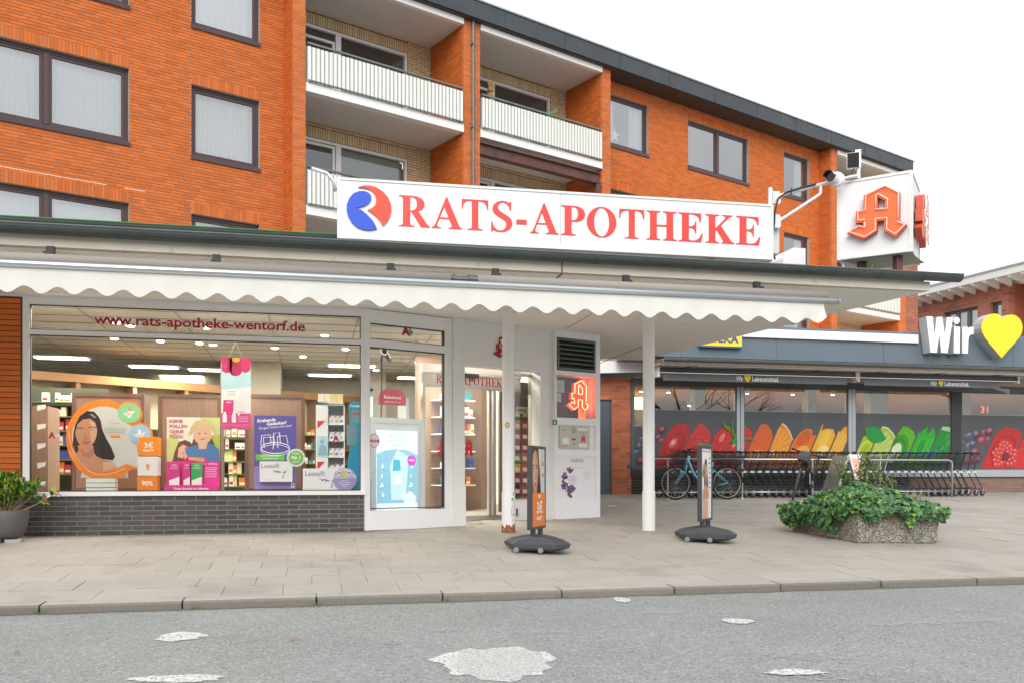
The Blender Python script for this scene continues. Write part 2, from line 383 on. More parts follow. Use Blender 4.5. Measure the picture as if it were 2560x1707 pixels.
FT = Fr((0, 8.2, G(8.2)), U=X, W=Vector((0, math.cos(phi), math.sin(phi))), Nn=Vector((0, -math.sin(phi), math.cos(phi))))
slabs = []; rr = random.Random(4)
def inshop(x, y):    # covered by the shops
    if y > 19.75: return True
    if x < .73: return y > 13.1
    return y > 13.0+(x-.73)*math.tan(rad(23.5))+.1 and x < 4.9 and False or (y > 14.9+0*x and x < 4.7) or (x <= 4.7 and y > 13.1+(x-.73)*.4348)
row = 0; b = 0.0
while b < 11.7:
    off = (row % 2)*.26+rr.uniform(-.02, .02); a = -7.0+off
    hb = .5
    while a < 21:
        y = 8.2+(b+.25)*math.cos(phi)
        if not inshop(a+.25, y): slabs.append((a, b, .52, hb))
        a += .52
    b += hb; row += 1
order = sorted(slabs, key=lambda q: (FT(q[0]+.26, q[1]+.25)-CAMP).length)
sm = MB(Fr((0, 0, 0), U=X, W=Y, Nn=Z)); sm.box(-.2578, .2578, -.2478, .2478, -.04, 0); sme = sm.mesh('paving_slab', m_slab)
sf = MB(FT); k = 0
for q in order:
    p = FT(q[0]+q[2]/2, q[1]+q[3]/2, rr.uniform(-.0025, .0025)); tl = (phi+rr.uniform(-.003, .003), rr.uniform(-.003, .003), rr.uniform(-.004, .004))
    if k < 300 and inview(p, 60): inst('paving_slab', sme, p, pv, rot=tl); k += 1
    else:
        c = rr.uniform(-.003, .002); sf.box(q[0]+.003, q[0]+q[2]-.003, q[1]+.003, q[1]+q[3]-.003, -.04, c, skip=('back',))
sf.build('paving_slab', m_slab, pv, kind='stuff')
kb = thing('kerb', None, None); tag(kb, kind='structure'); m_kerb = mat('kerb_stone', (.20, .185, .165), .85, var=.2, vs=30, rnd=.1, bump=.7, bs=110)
ks = MB(); ks.poly([(0, -.1), (0, .052), (.008, .064), (.02, .070), (.205, .076), (.205, -.1)], 0, 1.085)
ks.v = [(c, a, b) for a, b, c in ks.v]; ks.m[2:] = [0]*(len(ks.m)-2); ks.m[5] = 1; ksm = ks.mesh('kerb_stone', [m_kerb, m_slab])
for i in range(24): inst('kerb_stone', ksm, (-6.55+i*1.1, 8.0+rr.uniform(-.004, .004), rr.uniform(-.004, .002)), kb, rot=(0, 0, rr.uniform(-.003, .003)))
# worn paint on the road
def blob(cx, cy, rx, ry, n=44, j=.13, seed=1, rot=0.0):
    r_ = random.Random(seed); ph = [r_.uniform(0, 6.28) for _ in range(6)]; pts = []
    for i in range(n):
        t = 2*math.pi*i/n; k_ = 1+j*(math.sin(3*t+ph[0])*.5+math.sin(7*t+ph[1])*.4+math.sin(13*t+ph[2])*.35+r_.uniform(-.3, .3))
        x, y = rx*k_*math.cos(t), ry*k_*math.sin(t); pts.append((cx+x*math.cos(rot)-y*math.sin(rot), cy+x*math.sin(rot)+y*math.cos(rot)))
    return pts
GF = Fr((0, 0, 0), U=X, W=Y, Nn=Z)
def onroad(u, v):
    th = rad(12.5); t = (u-1280)/2262; rx, ry = math.sin(th)+math.cos(th)*t, math.cos(th)-math.sin(th)*t; d = EYE*2262/(v-1185); return rx*d, ry*d
ROADMARK = [(1092, 1386, 1614, 1694, m_pw, 2), (1130, 1370, 1612, 1700, m_pw2, 3), (395, 510, 1580, 1602, m_pw, 4), (500, 640, 1583, 1597, m_pw2, 5), (330, 560, 1688, 1706, m_pw, 6), (1535, 1575, 1493, 1506, m_pw, 7), (1806, 1884, 1546, 1560, m_pw, 8),
    (1905, 1965, 1628, 1645, m_pw2, 9), (1960, 2136, 1628, 1652, m_pw2, 10), (1960, 2200, 1670, 1704, m_pw2, 11), (1915, 2060, 1674, 1690, m_pw, 12), (2380, 2470, 1522, 1530, m_pw2, 13), (1270, 1420, 1577, 1586, m_pw2, 14), (1585, 1730, 1529, 1536, m_pw2, 15), (2140, 2540, 1553, 1562, m_pw2, 16), (1060, 1160, 1574, 1580, m_pw2, 18), (950, 1010, 1600, 1612, m_pw2, 19)]
for i, (u0, u1, v0, v1, mt_, sd_) in enumerate(ROADMARK):
    um, vm = (u0+u1)/2, (v0+v1)/2; x, y = onroad(um, vm); xa, ya = onroad(u0, vm); xb, yb = onroad(u1, vm); _, yc = onroad(um, v0); _, yd = onroad(um, v1); rx = math.hypot(xb-xa, yb-ya)/2; q = MB(GF)
    q.poly(blob(x, y, rx, abs(yc-yd)/2, seed=sd_, rot=math.atan2(yb-ya, xb-xa)+rad(12 if v0 < 1600 and u0 > 1700 else 4), j=.16), .004+.0005*i); q.build('paint_patch', mt_, road)
# grime joint between kerb and road
q = MB(GF); rr = random.Random(9); pts = [(x_*.25-7, 8.0) for x_ in range(110)]; q.poly(pts+[(a, 7.94+rr.uniform(-.03, .02)) for a, _ in reversed(pts)], .003); q.build('gutter_grime', mat('gutter_grime', (.16, .145, .10), .95, var=.3, vs=8), road)
# ------------------------------------------------------------------ the orange brick apartment building
FA = Fr((-3.657, 19.862, 0), rad(23.5)); FA0 = FA
apt = thing('apartment_building', 'orange brick apartment building with brown windows and recessed white balconies behind the flat shop roof', 'building', (-3.657, 19.862, .3))
TOPS = (12.23, 9.46, 6.69); BOTS = (10.69, 7.89, 5.12); WT = 12.60
WX = [(-3.05, 0.0), (1.26, 2.76)]; WX2 = [(13.25, 14.82), (16.55, 19.44), (21.29, 22.70)]
holes1 = [(a, b, BOTS[k], TOPS[k]) for a, b in WX for k in range(3)]; holes2 = [(a, b, BOTS[k], TOPS[k]) for a, b in WX2 for k in range(3)]
sold = lambda hs_: [(h[0], h[1], h[3], h[3]+.245) for h in hs_]
ZB = 4.6
bk = MB(FA); backing(bk, -5.0, 3.33, 3.5, WT, holes1, -.30, -.012); backing(bk, 12.84, 23.28, 3.5, WT, holes2, -.30, -.012)
for a0, a1 in ((3.34, 3.63), (7.86, 8.35), (12.51, 12.83), (23.29, 23.60)): bk.box(a0, a1, 3.5, WT, -.3, .493)
bk.box(27.57, 28.86, 3.5, 12.4, -9, .493); 
for a0, a1 in ((7.86, 8.35), (12.51, 12.83), (3.34, 3.63), (23.29, 23.60)): bk.box(a0, a1, 3.5, WT, -1.4, -.3)
wall = bk.build('wall', m_mortar_o, apt)
ob = MB(FA); D = -.11
cells = [c for c in brick_cells(-5.0, 3.33, ZB, WT, holes1, soldiers=sold(holes1), seed=3) if c[1] > -3.3]
used = lay(FA, cells, D, 0, inview, ob, m_orange, wall, 300)
lay(FA, brick_cells(12.84, 23.28, 5.6, WT, holes2, soldiers=sold(holes2), seed=5), D, 0, inview, ob, m_orange, wall, 0)
for a0, a1 in ((3.33, 3.64), (7.85, 8.36), (12.50, 12.84), (23.28, 23.61), (27.56, 28.0)):
    lay(FA, brick_cells(a0, a1, 5.2, WT if a0 < 27 else 12.4, seed=int(a0*9), L=.26), .44, .5, inview, ob, m_orange, wall, 0)
for a0, c0, c1 in ((3.33, 0, .44), (7.85, -1.1, .44), (12.50, -1.1, .44), (23.28, 0, .44), (27.56, -1.1, .44)):
    sfm = Fr(FA(a0, 0, 0), U=FA.N.copy(), W=Z, Nn=-FA.U)
    lay(sfm, brick_cells(c0, c1, 5.2, WT if a0 < 27 else 12.4, seed=int(a0*7), L=.26), -.06, .008, inview, ob, m_orange, wall, 0)
ob.fr = FA; ob.build('brick', m_orange, wall, kind='stuff', label='orange facade bricks')
wb = MB(FA); lay(FA, brick_cells(28.0, 28.86, 5.2, 12.4, seed=77), .44, .5, inview, wb, m_orange2, wall, 0); wb.build('brick', m_orange2, wall, kind='stuff', label='weathered reddish bricks of the end wall')
# tan brick at the back of the loggias
tb = MB(FA); tk = MB(FA); LOG = [(3.64, 7.85, 7.15), (8.36, 12.50, 11.92), (23.61, 27.56, 26.9)]
for a0, a1, w1 in LOG:
    hl = [(a0-.5, w1, t_-2.2, t_) for t_ in (12.13, 9.36, 6.59)]
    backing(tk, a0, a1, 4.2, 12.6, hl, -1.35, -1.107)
    cl = brick_cells(a0, a1, 5.6, 12.5, hl, soldiers=[(a0, w1, h[3], h[3]+.27) for h in hl], seed=int(a0))
    lay(FA, cl, -1.2, -1.1, inview, tb, m_tan, wall, 0)
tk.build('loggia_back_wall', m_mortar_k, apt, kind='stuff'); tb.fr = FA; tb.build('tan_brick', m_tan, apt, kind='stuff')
# pale streaks of repaired bed joints and small white spots on the piers
for (u0, u1, v) in ((69, 275, 0), (313, 358, 0), (0, 70, 1)):
    z_ = 7.0 if v == 0 else 7.06; ta, tb = (u0-323)/ (2262/18.6)/.92, (u1-323)/(2262/18.6)/.92
    q = MB(FA); q.box(ta, tb, ZB+.0662*36-.004, ZB+.0662*36+.006, -.005, .003); q.build('repaired_joint', m_white, wall)
# brown windows
def curtain(mb, a0, a1, b0, b1, c, amp=.03, pitch=.11, m=0, seed=0):
    r_ = random.Random(seed); pitch *= r_.uniform(.7, 2.0); n = max(8, int((a1-a0)/pitch*6)); base = len(mb.v); ph = r_.uniform(0, 6); k1 = r_.uniform(.8, 1.3)
    for i in range(n+1):
        a = a0+(a1-a0)*i/n; t = a/pitch*6.283*k1+ph; cc = c+amp*(math.sin(t)+.4*math.sin(2.3*t+1))
        mb.v += [mb.P(a, b0, cc), mb.P(a, b1, c+(cc-c)*.5)]
    for i in range(n): k = base+2*i; mb.f.append((k, k+2, k+3, k+1)); mb.m.append(m)
def ring(mb, a0, a1, b0, b1, t, c0, c1, m=0):
    mb.box(a0, a1, b0, b0+t, c0, c1, m); mb.box(a0, a1, b1-t, b1, c0, c1, m); mb.box(a0, a0+t, b0+t, b1-t, c0, c1, m); mb.box(a1-t, a1, b0+t, b1-t, c0, c1, m)
def brown_window(fr, a0, a1, b0, b1, leaves, seed, curt=True, parent=None):
    f = MB(fr); ring(f, a0+.002, a1-.002, b0+.05, b1-.002, .06, -.20, -.10)
    w_ = a1-a0-.12; xs = [a0+.06+w_*i/leaves for i in range(leaves+1)]
    for i in range(1, leaves): f.box(xs[i]-.05, xs[i]+.05, b0+.11, b1-.06, -.20, -.085)
    sp = []
    for i in range(leaves):
        l = xs[i]+(.05 if i else 0); r = xs[i+1]-(.05 if i < leaves-1 else 0); ring(f, l+.004, r-.004, b0+.114, b1-.064, .055, -.17, -.115); sp.append((l+.05, r-.05))
        ring(f, l+.055, r-.055, b0+.165, b1-.115, .008, -.16, -.125, 1)
    fo = f.build('window', [m_frame, m_reveal], parent)
    s_ = MB(fr); s_.box(a0-.01, a1+.01, b0-.035, b0+.05, -.16, .035); s_.build('sill', m_frame, fo)
    for l, r in sp:
        g_ = MB(fr); g_.face([g_.P(l, b0+.15, -.14), g_.P(r, b0+.15, -.14), g_.P(r, b1-.1, -.14), g_.P(l, b1-.1, -.14)]); g_.build('pane', g_win, fo)
    rm = MB(fr); rm.face([rm.P(a0, b0, -1.3), rm.P(a1, b0, -1.3), rm.P(a1, b1+.1, -1.3), rm.P(a0, b1+.1, -1.3)])
    for q in ((a0, a0), (a1, a1)): rm.face([rm.P(q[0], b0, -.30), rm.P(q[0], b0, -1.3), rm.P(q[0], b1, -1.3), rm.P(q[0], b1, -.30)])
    rm.face([rm.P(a0, b0, -.2), rm.P(a1, b0, -.2), rm.P(a1, b0, -1.3), rm.P(a0, b0, -1.3)]); rm.face([rm.P(a0, b1, -.2), rm.P(a1, b1, -.2), rm.P(a1, b1, -1.3), rm.P(a0, b1, -1.3)])
    rm.build('room', m_room, fo); m_cu = mat('net_curtain_%d' % (seed % 4), ((.56, .64, .69), (.68, .70, .70), (.50, .60, .66), (.62, .66, .69))[seed % 4], .9, var=.06, vs=2, aniso=(6, 6, .4))
    if curt:
        cu = MB(fr)
        if curt == 'sides':
            curtain(cu, a0+.02, a0+(a1-a0)*.22, b0+.08, b1-.02, -.27, seed=seed); curtain(cu, a1-(a1-a0)*.35, a1-.02, b0+.08, b1-.02, -.27, seed=seed+1)
        else: curtain(cu, a0+.02, a1-.02, b0+.08, b1-.02, -.27, amp=.012 if leaves > 1 else .025, seed=seed)
        cu.build('curtain', m_cu, fo, smooth=True)
    return fo
for k in range(3):
    brown_window(FA, *WX[0], BOTS[k], TOPS[k], 2, 10+k, True, apt)
    brown_window(FA, *WX[1], BOTS[k], TOPS[k], 1, 20+k, True, apt)
    for j, h in enumerate(WX2): brown_window(FA, *h, BOTS[k], TOPS[k], 2 if j == 1 else 1, 30+5*k+j, 'sides' if j != 1 else ('sides' if k else None), apt)
# loggia slabs, ceilings, balconies
for a0, a1, w1 in LOG:
    for zt in (9.93, 7.16):
        q = MB(FA); q.box(a0+.003, a1-.003, zt-.2, zt, .30, .53); q.build('balcony_slab_edge', m_white, apt)
        q = MB(FA); q.box(a0+.003, a1-.003, zt-.19, zt-.01, -1.1, .30); q.build('balcony_floor', m_ceil, apt)
    q = MB(FA); q.box(a0+.003, a1-.003, 12.46, 12.6, -1.1, .40); q.build('loggia_ceiling', m_ceil, apt)
    q = MB(FA); q.box(a0+.003, a1-.003, 12.45, 12.598, .40, .53); q.build('beam', m_white, apt)
def balcony(a0, a1, z0, posts=True):
    r_ = MB(FA); r_.box(a0+.02, a1-.06, z0+.855, z0+.895, .50, .565)
    n = 4
    for i in range(n+1):
        a = a0+.08+(a1-a0-.2)*i/n; r_.box(a-.015, a+.015, z0, z0+.86, .505, .53)
    r_.box(a0+.02, a1-.05, z0+.02, z0+.04, .56, .60)
    rl = r_.build('railing', m_rail, apt)
    L_ = (a1-a0-.05)/4
    for j in range(4):
        s_ = MB(FA); a = a0+.01+j*L_; ptc = .105; base = len(s_.v); prof = []
        nn_ = int(L_/ptc)+1; d = L_/nn_
        for i in range(nn_):
            prof += [(a+i*d, .548), (a+i*d+d*.10, .578), (a+i*d+d*.78, .578), (a+i*d+d*.88, .548)]
        prof.append((a+L_, .548)); jt = .004*math.sin(j*2.1)
        for x_, c_ in prof: s_.v += [s_.P(x_, z0+.005, c_), s_.P(x_, z0+.79+jt, c_)]
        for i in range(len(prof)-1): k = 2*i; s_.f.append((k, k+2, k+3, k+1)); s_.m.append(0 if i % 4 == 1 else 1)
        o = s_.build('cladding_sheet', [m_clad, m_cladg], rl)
    return rl
for a0, a1, w1 in LOG:
    balcony(a0, a1, 9.93)
balcony(3.64, 7.85, 7.16); balcony(23.61, 27.56, 7.16)
# white loggia windows
def white_window(a0, a1, b0, b1, mull, blind, c=-1.16):
    f = MB(FA); ring(f, a0, a1, b0, b1, .07, c-.06, c+.04); f.box(mull-.07, mull+.07, b0+.07, b1-.07, c-.06, c+.03)
    ring(f, a0+.09, mull-.09, b0+.08, b1-.09-(.17 if not blind else 0), .06, c-.05, c+.01)
    if not blind: f.box(a0+.07, mull-.07, b1-.24, b1-.07, c-.3, c-.1, 1)
    fo = f.build('loggia_window', [m_white, m_reveal], apt)
    for l, r in ((a0+.1, mull-.1), (mull+.07, a1-.07)):
        g_ = MB(FA); g_.face([g_.P(l, b0, c-.02), g_.P(r, b0, c-.02), g_.P(r, b1-.08, c-.02), g_.P(l, b1-.08, c-.02)]); g_.build('pane', g_dark, fo)
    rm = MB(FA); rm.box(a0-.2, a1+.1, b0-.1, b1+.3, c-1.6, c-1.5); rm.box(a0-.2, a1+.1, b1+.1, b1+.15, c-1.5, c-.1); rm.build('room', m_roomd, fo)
    if blind:
        bl = MB(FA); n = 34; zt, zb = b1-.09, b1-1.05
        for i in range(n):
            z_ = zt-(zt-zb)*i/n; bl.face([bl.P(mull+.1, z_, c-.09), bl.P(a1-.08, z_, c-.09), bl.P(a1-.08, z_-.02, c-.112), bl.P(mull+.1, z_-.02, c-.112)])
        bl.build('slat_blind', mat('pale_green_blind', (.52, .60, .52), .6), fo)
        bs_ = MB(FA); bs_.face([bs_.P(mull+.1, b0, c-.12), bs_.P(a1-.08, b0, c-.12), bs_.P(a1-.08, b1-.1, c-.12), bs_.P(mull+.1, b1-.1, c-.12)]); bs_.build('curtain', m_curt, fo)
    return fo
for i, (a0, a1, w1) in enumerate(LOG):
    mu = (5.2, 9.88, 25.2)[i]
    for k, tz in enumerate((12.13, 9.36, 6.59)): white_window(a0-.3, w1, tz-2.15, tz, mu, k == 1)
# steel beam with post under the second balcony, downpipe, roof
q = MB(FA); q.box(8.37, 12.45, 9.30, 9.33, .30, .52); q.box(8.37, 12.45, 9.58, 9.61, .30, .52); q.box(8.37, 12.45, 9.33, 9.58, .38, .44); q.box(12.30, 12.45, 4.5, 9.30, .36, .50); q.build('steel_beam', m_steel, apt)
q = MB(FA); q.tube([(8.11, 12.7, .56), (8.11, 3.6, .56)], .035, 8)
for z_ in (12.0, 9.9, 7.8, 5.7): q.box(8.06, 8.16, z_-.02, z_+.02, .5, .60)
q.build('downpipe', m_gutg, apt, smooth=False)
rf = MB(FA); rf.box(-6, 28.2, 12.62, 13.06, .42, .70); rf.box(-6, 28.2, 12.64, 13.0, -9, .42)
rfo = rf.build('roof_edge', m_zinc, apt)
s_ = MB(FA); s_.box(-6, 28.25, 13.06, 13.10, .38, .73); s_.build('capping', mat('pale_zinc_cap', (.30, .34, .37), .35, metal=.5, var=.15), rfo)
s_ = MB(FA)
for i in range(17): s_.box(-5+i*2, -4.97+i*2, 12.62, 13.06, .70, .708)
s_.build('seam', m_zinc, rfo)
s_ = MB(FA); s_.box(-6, 28.15, 12.600, 12.62, -1.0, .66); s_.build('eave_soffit', mat('dark_eave_boards', (.045, .036, .032), .7, var=.3, vs=5, aniso=(.4, 8, 8)), rfo)
# small things on the balconies and windows
t_ = thing('hanging_toy', 'brown woolly toy hare hanging in front of the upper right balcony window', 'toy', FA(9.0, 10.9, .1))
q = MB(FA); 
def blob3(mb, c, r, sx=1, sy=1, sz=1, n=10, m=0):
    b0 = len(mb.v)
    for i in range(n+1):
        ph = math.pi*i/n
        for j in range(n):
            th = 2*math.pi*j/n; mb.v.append((c[0]+r*sx*math.sin(ph)*math.cos(th), c[1]+r*sy*math.sin(ph)*math.sin(th), c[2]+r*sz*math.cos(ph)))
    for i in range(n):
        for j in range(n): mb.f.append((b0+i*n+j, b0+i*n+(j+1) % n, b0+(i+1)*n+(j+1) % n, b0+(i+1)*n+j)); mb.m.append(m)
m_toy = mat('brown_wool', (.30, .17, .06), .95, bump=1.0, bs=60, var=.25, vs=30)
blob3(q, FA(8.95, 11.02, .1), .09, 1, 1, 1.5); blob3(q, FA(8.95, 11.22, .1), .085, 1, 1, 1.1); q.build('body', m_toy, t_, smooth=True)
for da in (-.05, .07):
    q = MB(FA); blob3(q, FA(8.95+da, 11.38, .1), .04, 1, 1, 2.6); q.build('ear', m_toy, t_, smooth=True)
q = MB(FA); blob3(q, FA(8.95, 10.93, .17), .045, 1, 1, .7); q.build('muzzle', m_curt, t_, smooth=True)
q = MB(FA); rr = random.Random(3)
for i in range(26):
    a, b = 10.9+rr.uniform(-.16, .16), 10.62+rr.uniform(0, .45); q.face([q.P(a, b, .25), q.P(a+rr.uniform(.03, .08), b+.05, .27), q.P(a+rr.uniform(-.02, .05), b+.1, .25)])
q.tube([(10.9, 9.94, .25), (10.93, 11.05, .25)], .006, 4)
q.build('balcony_plant', mat('fresh_leaf', (.08, .22, .03), .6), label='small green plant showing above the second balcony rail', cat='plant')
# white star in the window W1
q = MB(FA); st = []
for i in range(10):
    t = math.pi/2+i*math.pi/5; r_ = .23 if i % 2 == 0 else .09; st.append((13.65+r_*math.cos(t), 11.15+r_*math.sin(t)))
q.poly(st, -.24, -.22); q.build('window_star', mat('paper_white', (.8, .8, .78), .8), label='white paper star standing behind the top floor window beside the brick pier', cat='star')
# ------------------------------------------------------------------ where a measured ray meets a wall frame
def on(fr, u, v, c=0.0):
    th = rad(12.5); t = (u-1280)/2262; D_ = Vector((math.sin(th)+math.cos(th)*t, math.cos(th)-math.sin(th)*t, (1185-v)/2262))
    O = fr(0, 0, c)-CAMP; k = O.dot(fr.N)/D_.dot(fr.N); p = D_*k-O; return p.dot(fr.U), p.dot(fr.W)
def rect(fr, u0, v0, u1, v1, c=0.0):
    a0, b1 = on(fr, u0, v0, c); a1, b0 = on(fr, u1, v1, c); return a0, a1, b0, b1
_O = {}
def outline_geo(key, loops):
    if key in _O: return _O[key]
    cu = bpy.data.curves.new('t', 'CURVE'); cu.dimensions = '2D'; cu.fill_mode = 'BOTH'
    for lp in loops:
        sp = cu.splines.new('POLY'); sp.points.add(len(lp)-1); sp.use_cyclic_u = True
        for i, (x, y) in enumerate(lp): sp.points[i].co = (x, y, 0, 1)
    ob = bpy.data.objects.new('t', cu); COL.objects.link(ob); dg = bpy.context.evaluated_depsgraph_get(); me = bpy.data.meshes.new_from_object(ob.evaluated_get(dg))
    vs_ = [tuple(v.co[:2]) for v in me.vertices]; fs = [tuple(p.vertices) for p in me.polygons]
    bpy.data.objects.remove(ob); bpy.data.curves.remove(cu); bpy.data.meshes.remove(me)
    _O[key] = (vs_, fs, loops); return _O[key]
def outline(mb, key, loops, mp_, c, depth=0.0, m=0, ms=None):
    """filled outline; mp_(x, y) -> (a, b); extruded back from c+depth to c"""
    vs_, fs, lo = outline_geo(key, loops); n = len(mb.v)
    mb.v += [mb.P(*mp_(x, y), c+depth) for x, y in vs_]
    for f_ in fs: mb.f.append(tuple(n+i for i in f_)); mb.m.append(m)
    if depth:
        for lp in lo:
            n = len(mb.v); k = len(lp)
            for cc in (c, c+depth): mb.v += [mb.P(*mp_(x, y), cc) for x, y in lp]
            for i in range(k): j = (i+1) % k; mb.f.append((n+i, n+j, n+k+j, n+k+i)); mb.m.append(m if ms is None else ms)
ell = lambda cx, cy, rx, ry, n=28: [(cx+rx*math.cos(2*math.pi*i/n), cy+ry*math.sin(2*math.pi*i/n)) for i in range(n)]
FOOT = [(50, 3), (50, 0), (0, 0), (0, 3), (10, 5), (13, 10), (13, 90), (10, 95), (0, 97)]
GL = {'R': (99, [[(0, 100), (45, 100), (60, 98), (73, 92), (80, 83), (82, 74), (80, 64), (73, 56), (62, 51), (92, 7), (99, 3), (99, 0), (70, 0), (40, 48), (36, 48), (36, 10), (39, 5)]+FOOT, [(36, 95), (36, 53), (44, 53), (52, 57), (56, 64), (58, 74), (56, 85), (51, 92), (44, 95)]]),
 'A': (99, [[(46, 102), (50, 102), (88, 12), (92, 5), (99, 3), (99, 0), (54, 0), (54, 3), (63, 5), (65, 9), (62, 17), (56, 31), (25, 31), (20, 18), (18, 10), (20, 5), (30, 3), (30, 0), (0, 0), (0, 3), (7, 6), (12, 14)], [(27, 36), (54, 36), (41, 70)]]),
 'T': (92, [[(1, 100), (91, 100), (92, 68), (89, 68), (84, 84), (75, 93), (64, 95), (57, 95), (57, 10), (60, 5), (72, 3), (72, 0), (20, 0), (20, 3), (32, 5), (35, 10), (35, 95), (27, 95), (16, 93), (7, 84), (3, 68), (0, 68)]]),
 'S': (70, [[(66, 100), (63, 100), (60, 96), (48, 101), (34, 102), (20, 98), (8, 88), (4, 75), (7, 62), (16, 53), (34, 43), (46, 35), (50, 26), (48, 14), (40, 6), (30, 3), (20, 5), (10, 14), (5, 26), (3, 33), (0, 33), (0, -2), (3, -2), (6, 4), (16, 0), (30, -2), (46, 0), (60, 8), (69, 20), (70, 32), (64, 45), (54, 53), (36, 63), (26, 70), (22, 78), (24, 88), (32, 95), (42, 96), (52, 91), (59, 82), (63, 70), (66, 70)]]),
 'P': (82, [[(0, 100), (45, 100), (60, 98), (73, 92), (80, 82), (82, 72), (79, 60), (71, 52), (58, 47), (45, 46), (36, 46), (36, 10), (39, 5)]+FOOT, [(36, 95), (36, 51), (46, 52), (53, 57), (57, 66), (58, 76), (56, 87), (50, 94), (44, 95)]]),
 'O': (98, [ell(49, 50, 49, 52, 32), ell(49, 50, 25, 48, 32)[::-1]]),
 'H': (100, [[(0, 100), (46, 100), (46, 97), (37, 95), (34, 90), (34, 53), (66, 53), (66, 90), (63, 95), (54, 97), (54, 100), (100, 100), (100, 97), (91, 95), (88, 90), (88, 10), (91, 5), (100, 3), (100, 0), (54, 0), (54, 3), (63, 5), (66, 10), (66, 47), (34, 47), (34, 10), (37, 5), (46, 3), (46, 0), (0, 0), (0, 3), (9, 5), (12, 10), (12, 90), (9, 95), (0, 97)]]),
 'E': (82, [[(0, 100), (76, 100), (76, 70), (73, 70), (68, 85), (58, 93), (45, 95), (35, 95), (35, 54), (44, 54), (54, 60), (57, 72), (60, 72), (60, 30), (57, 30), (54, 42), (44, 48), (35, 48), (35, 8), (40, 5), (55, 5), (68, 12), (78, 30), (82, 30), (77, 0), (0, 0), (0, 3), (10, 5), (12, 10), (12, 90), (10, 95), (0, 97)]]),
 'K': (98, [[(0, 100), (47, 100), (47, 97), (37, 95), (34, 90), (34, 52), (66, 86), (68, 93), (62, 96), (56, 97), (56, 100), (92, 100), (92, 97), (82, 93), (52, 62), (88, 8), (98, 3), (98, 0), (54, 0), (54, 3), (60, 5), (60, 9), (38, 46), (34, 42), (34, 10), (37, 5), (47, 3), (47, 0), (0, 0), (0, 3), (9, 5), (12, 10), (12, 90), (9, 95), (0, 97)]]),
 '-': (33, [[(0, 23), (33, 23), (33, 40), (0, 40)]])}
# the pharmacy letter: outline and neon tubes in a unit box
_u = lambda L_: [((x-352)/946, (1058-(y+.13*(x-632)))/815) for x, y in L_]
GA = _u([(965, 205), (1190, 322), (1187, 770), (1298, 832), (1128, 1028), (945, 925), (957, 765), (847, 770), (835, 932), (632, 1058), (352, 965), (555, 830), (612, 858), (614, 795), (500, 802), (503, 610), (615, 600), (630, 355)])
GAH = _u([(850, 390), (850, 575), (962, 560), (965, 450)])
GT1 = _u([(655, 790), (655, 882), (570, 850), (405, 945), (650, 1030), (820, 920), (820, 740), (1000, 725), (995, 905), (1130, 985), (1272, 838), (1150, 782)])
GT2 = _u([(1168, 745), (1178, 332), (970, 222), (672, 362), (664, 605), (545, 620), (545, 765), (655, 750)])
GT3 = _u([(812, 590), (1005, 580), (1012, 432), (860, 345), (832, 362), (825, 570)])
def big_a(mb, a0, b0, w_, h_, c, depth, m=0, ms=None): outline(mb, 'GA', [GA, GAH], lambda x, y: (a0+x*w_, b0+y*h_), c, depth, m, ms)
# ------------------------------------------------------------------ the pharmacy
FS = Fr((0, 12.91, 0)); F2 = Fr((.73, 12.91, 0), rad(23.5))
sho = thing('pharmacy_building', 'flat roofed white and dark brick shop with a deep canopy and large lit display windows', 'building', (0, 12.91, .33))
m_alu = mat('aluminium_door_frame', (.52, .51, .49), .35, metal=.7, var=.05)
m_tile = mat('ceiling_tile', (.40, .38, .34), .9, var=.06, vs=2)
m_grid = mat('ceiling_grid', (.22, .21, .19), .8)
m_wood = mat('walnut_panel', (.27, .175, .13), .5, var=.22, vs=3, aniso=(9, 9, .6))
m_woodd = mat('dark_walnut_edge', (.15, .09, .07), .5, var=.2, vs=3, aniso=(6, 6, .6))
m_woodo = mat('oak_beam', (.27, .13, .045), .45, var=.18, vs=3, aniso=(1, 1, 8))
m_slatw = mat('slatted_back_wall', (.40, .36, .24), .7, var=.35, vs=4, aniso=(14, 14, .3))
m_floor = mat('pale_wood_floor', (.34, .26, .18), .4, var=.15, vs=3, aniso=(.6, 6, 1))
m_wallin = mat('cream_inner_wall', (.50, .47, .38), .8, var=.03)
g_shop = glass('shop_glass', .022, (.95, .97, .96))
m_lamp = mat('lit_ceiling_panel', (1, .93, .80), .5, emit=7.0)
m_spot = mat('lit_downlight', (1, .94, .82), .5, emit=14.0)
# dark brick plinth, each brick laid by itself
q = MB(FS); q.box(-5.2, .72, .2, .842, -.25, -.004); plinth = q.build('plinth', m_mortar_d, sho)
q = MB(FS); lay(FS, brick_cells(-5.2, .725, .318, .842, course=.0655, L=.272, joint=.0125, seed=8), -.05, .003, lambda p: p.x > -4.1, q, m_dark, plinth, 300)
if q.v: q.build('brick', m_dark, plinth, kind='stuff')
q = MB(FS); q.box(-5.2, -3.69, .842, 3.44, -.25, -.004); pil = q.build('brick_pillar', m_mortar_k, sho)
cl = [(-4.24+.0, -3.705, .85+i*.0715, .85+i*.0715+.060) for i in range(36)]; q = MB(FS); lay(FS, cl, -.05, .004, lambda p: True, q, m_orange, pil, 60)
q = MB(FS); q.box(-5.2, -4.25, .33, 3.44, -.2, .0); q.build('side_wall', m_orange, sho)
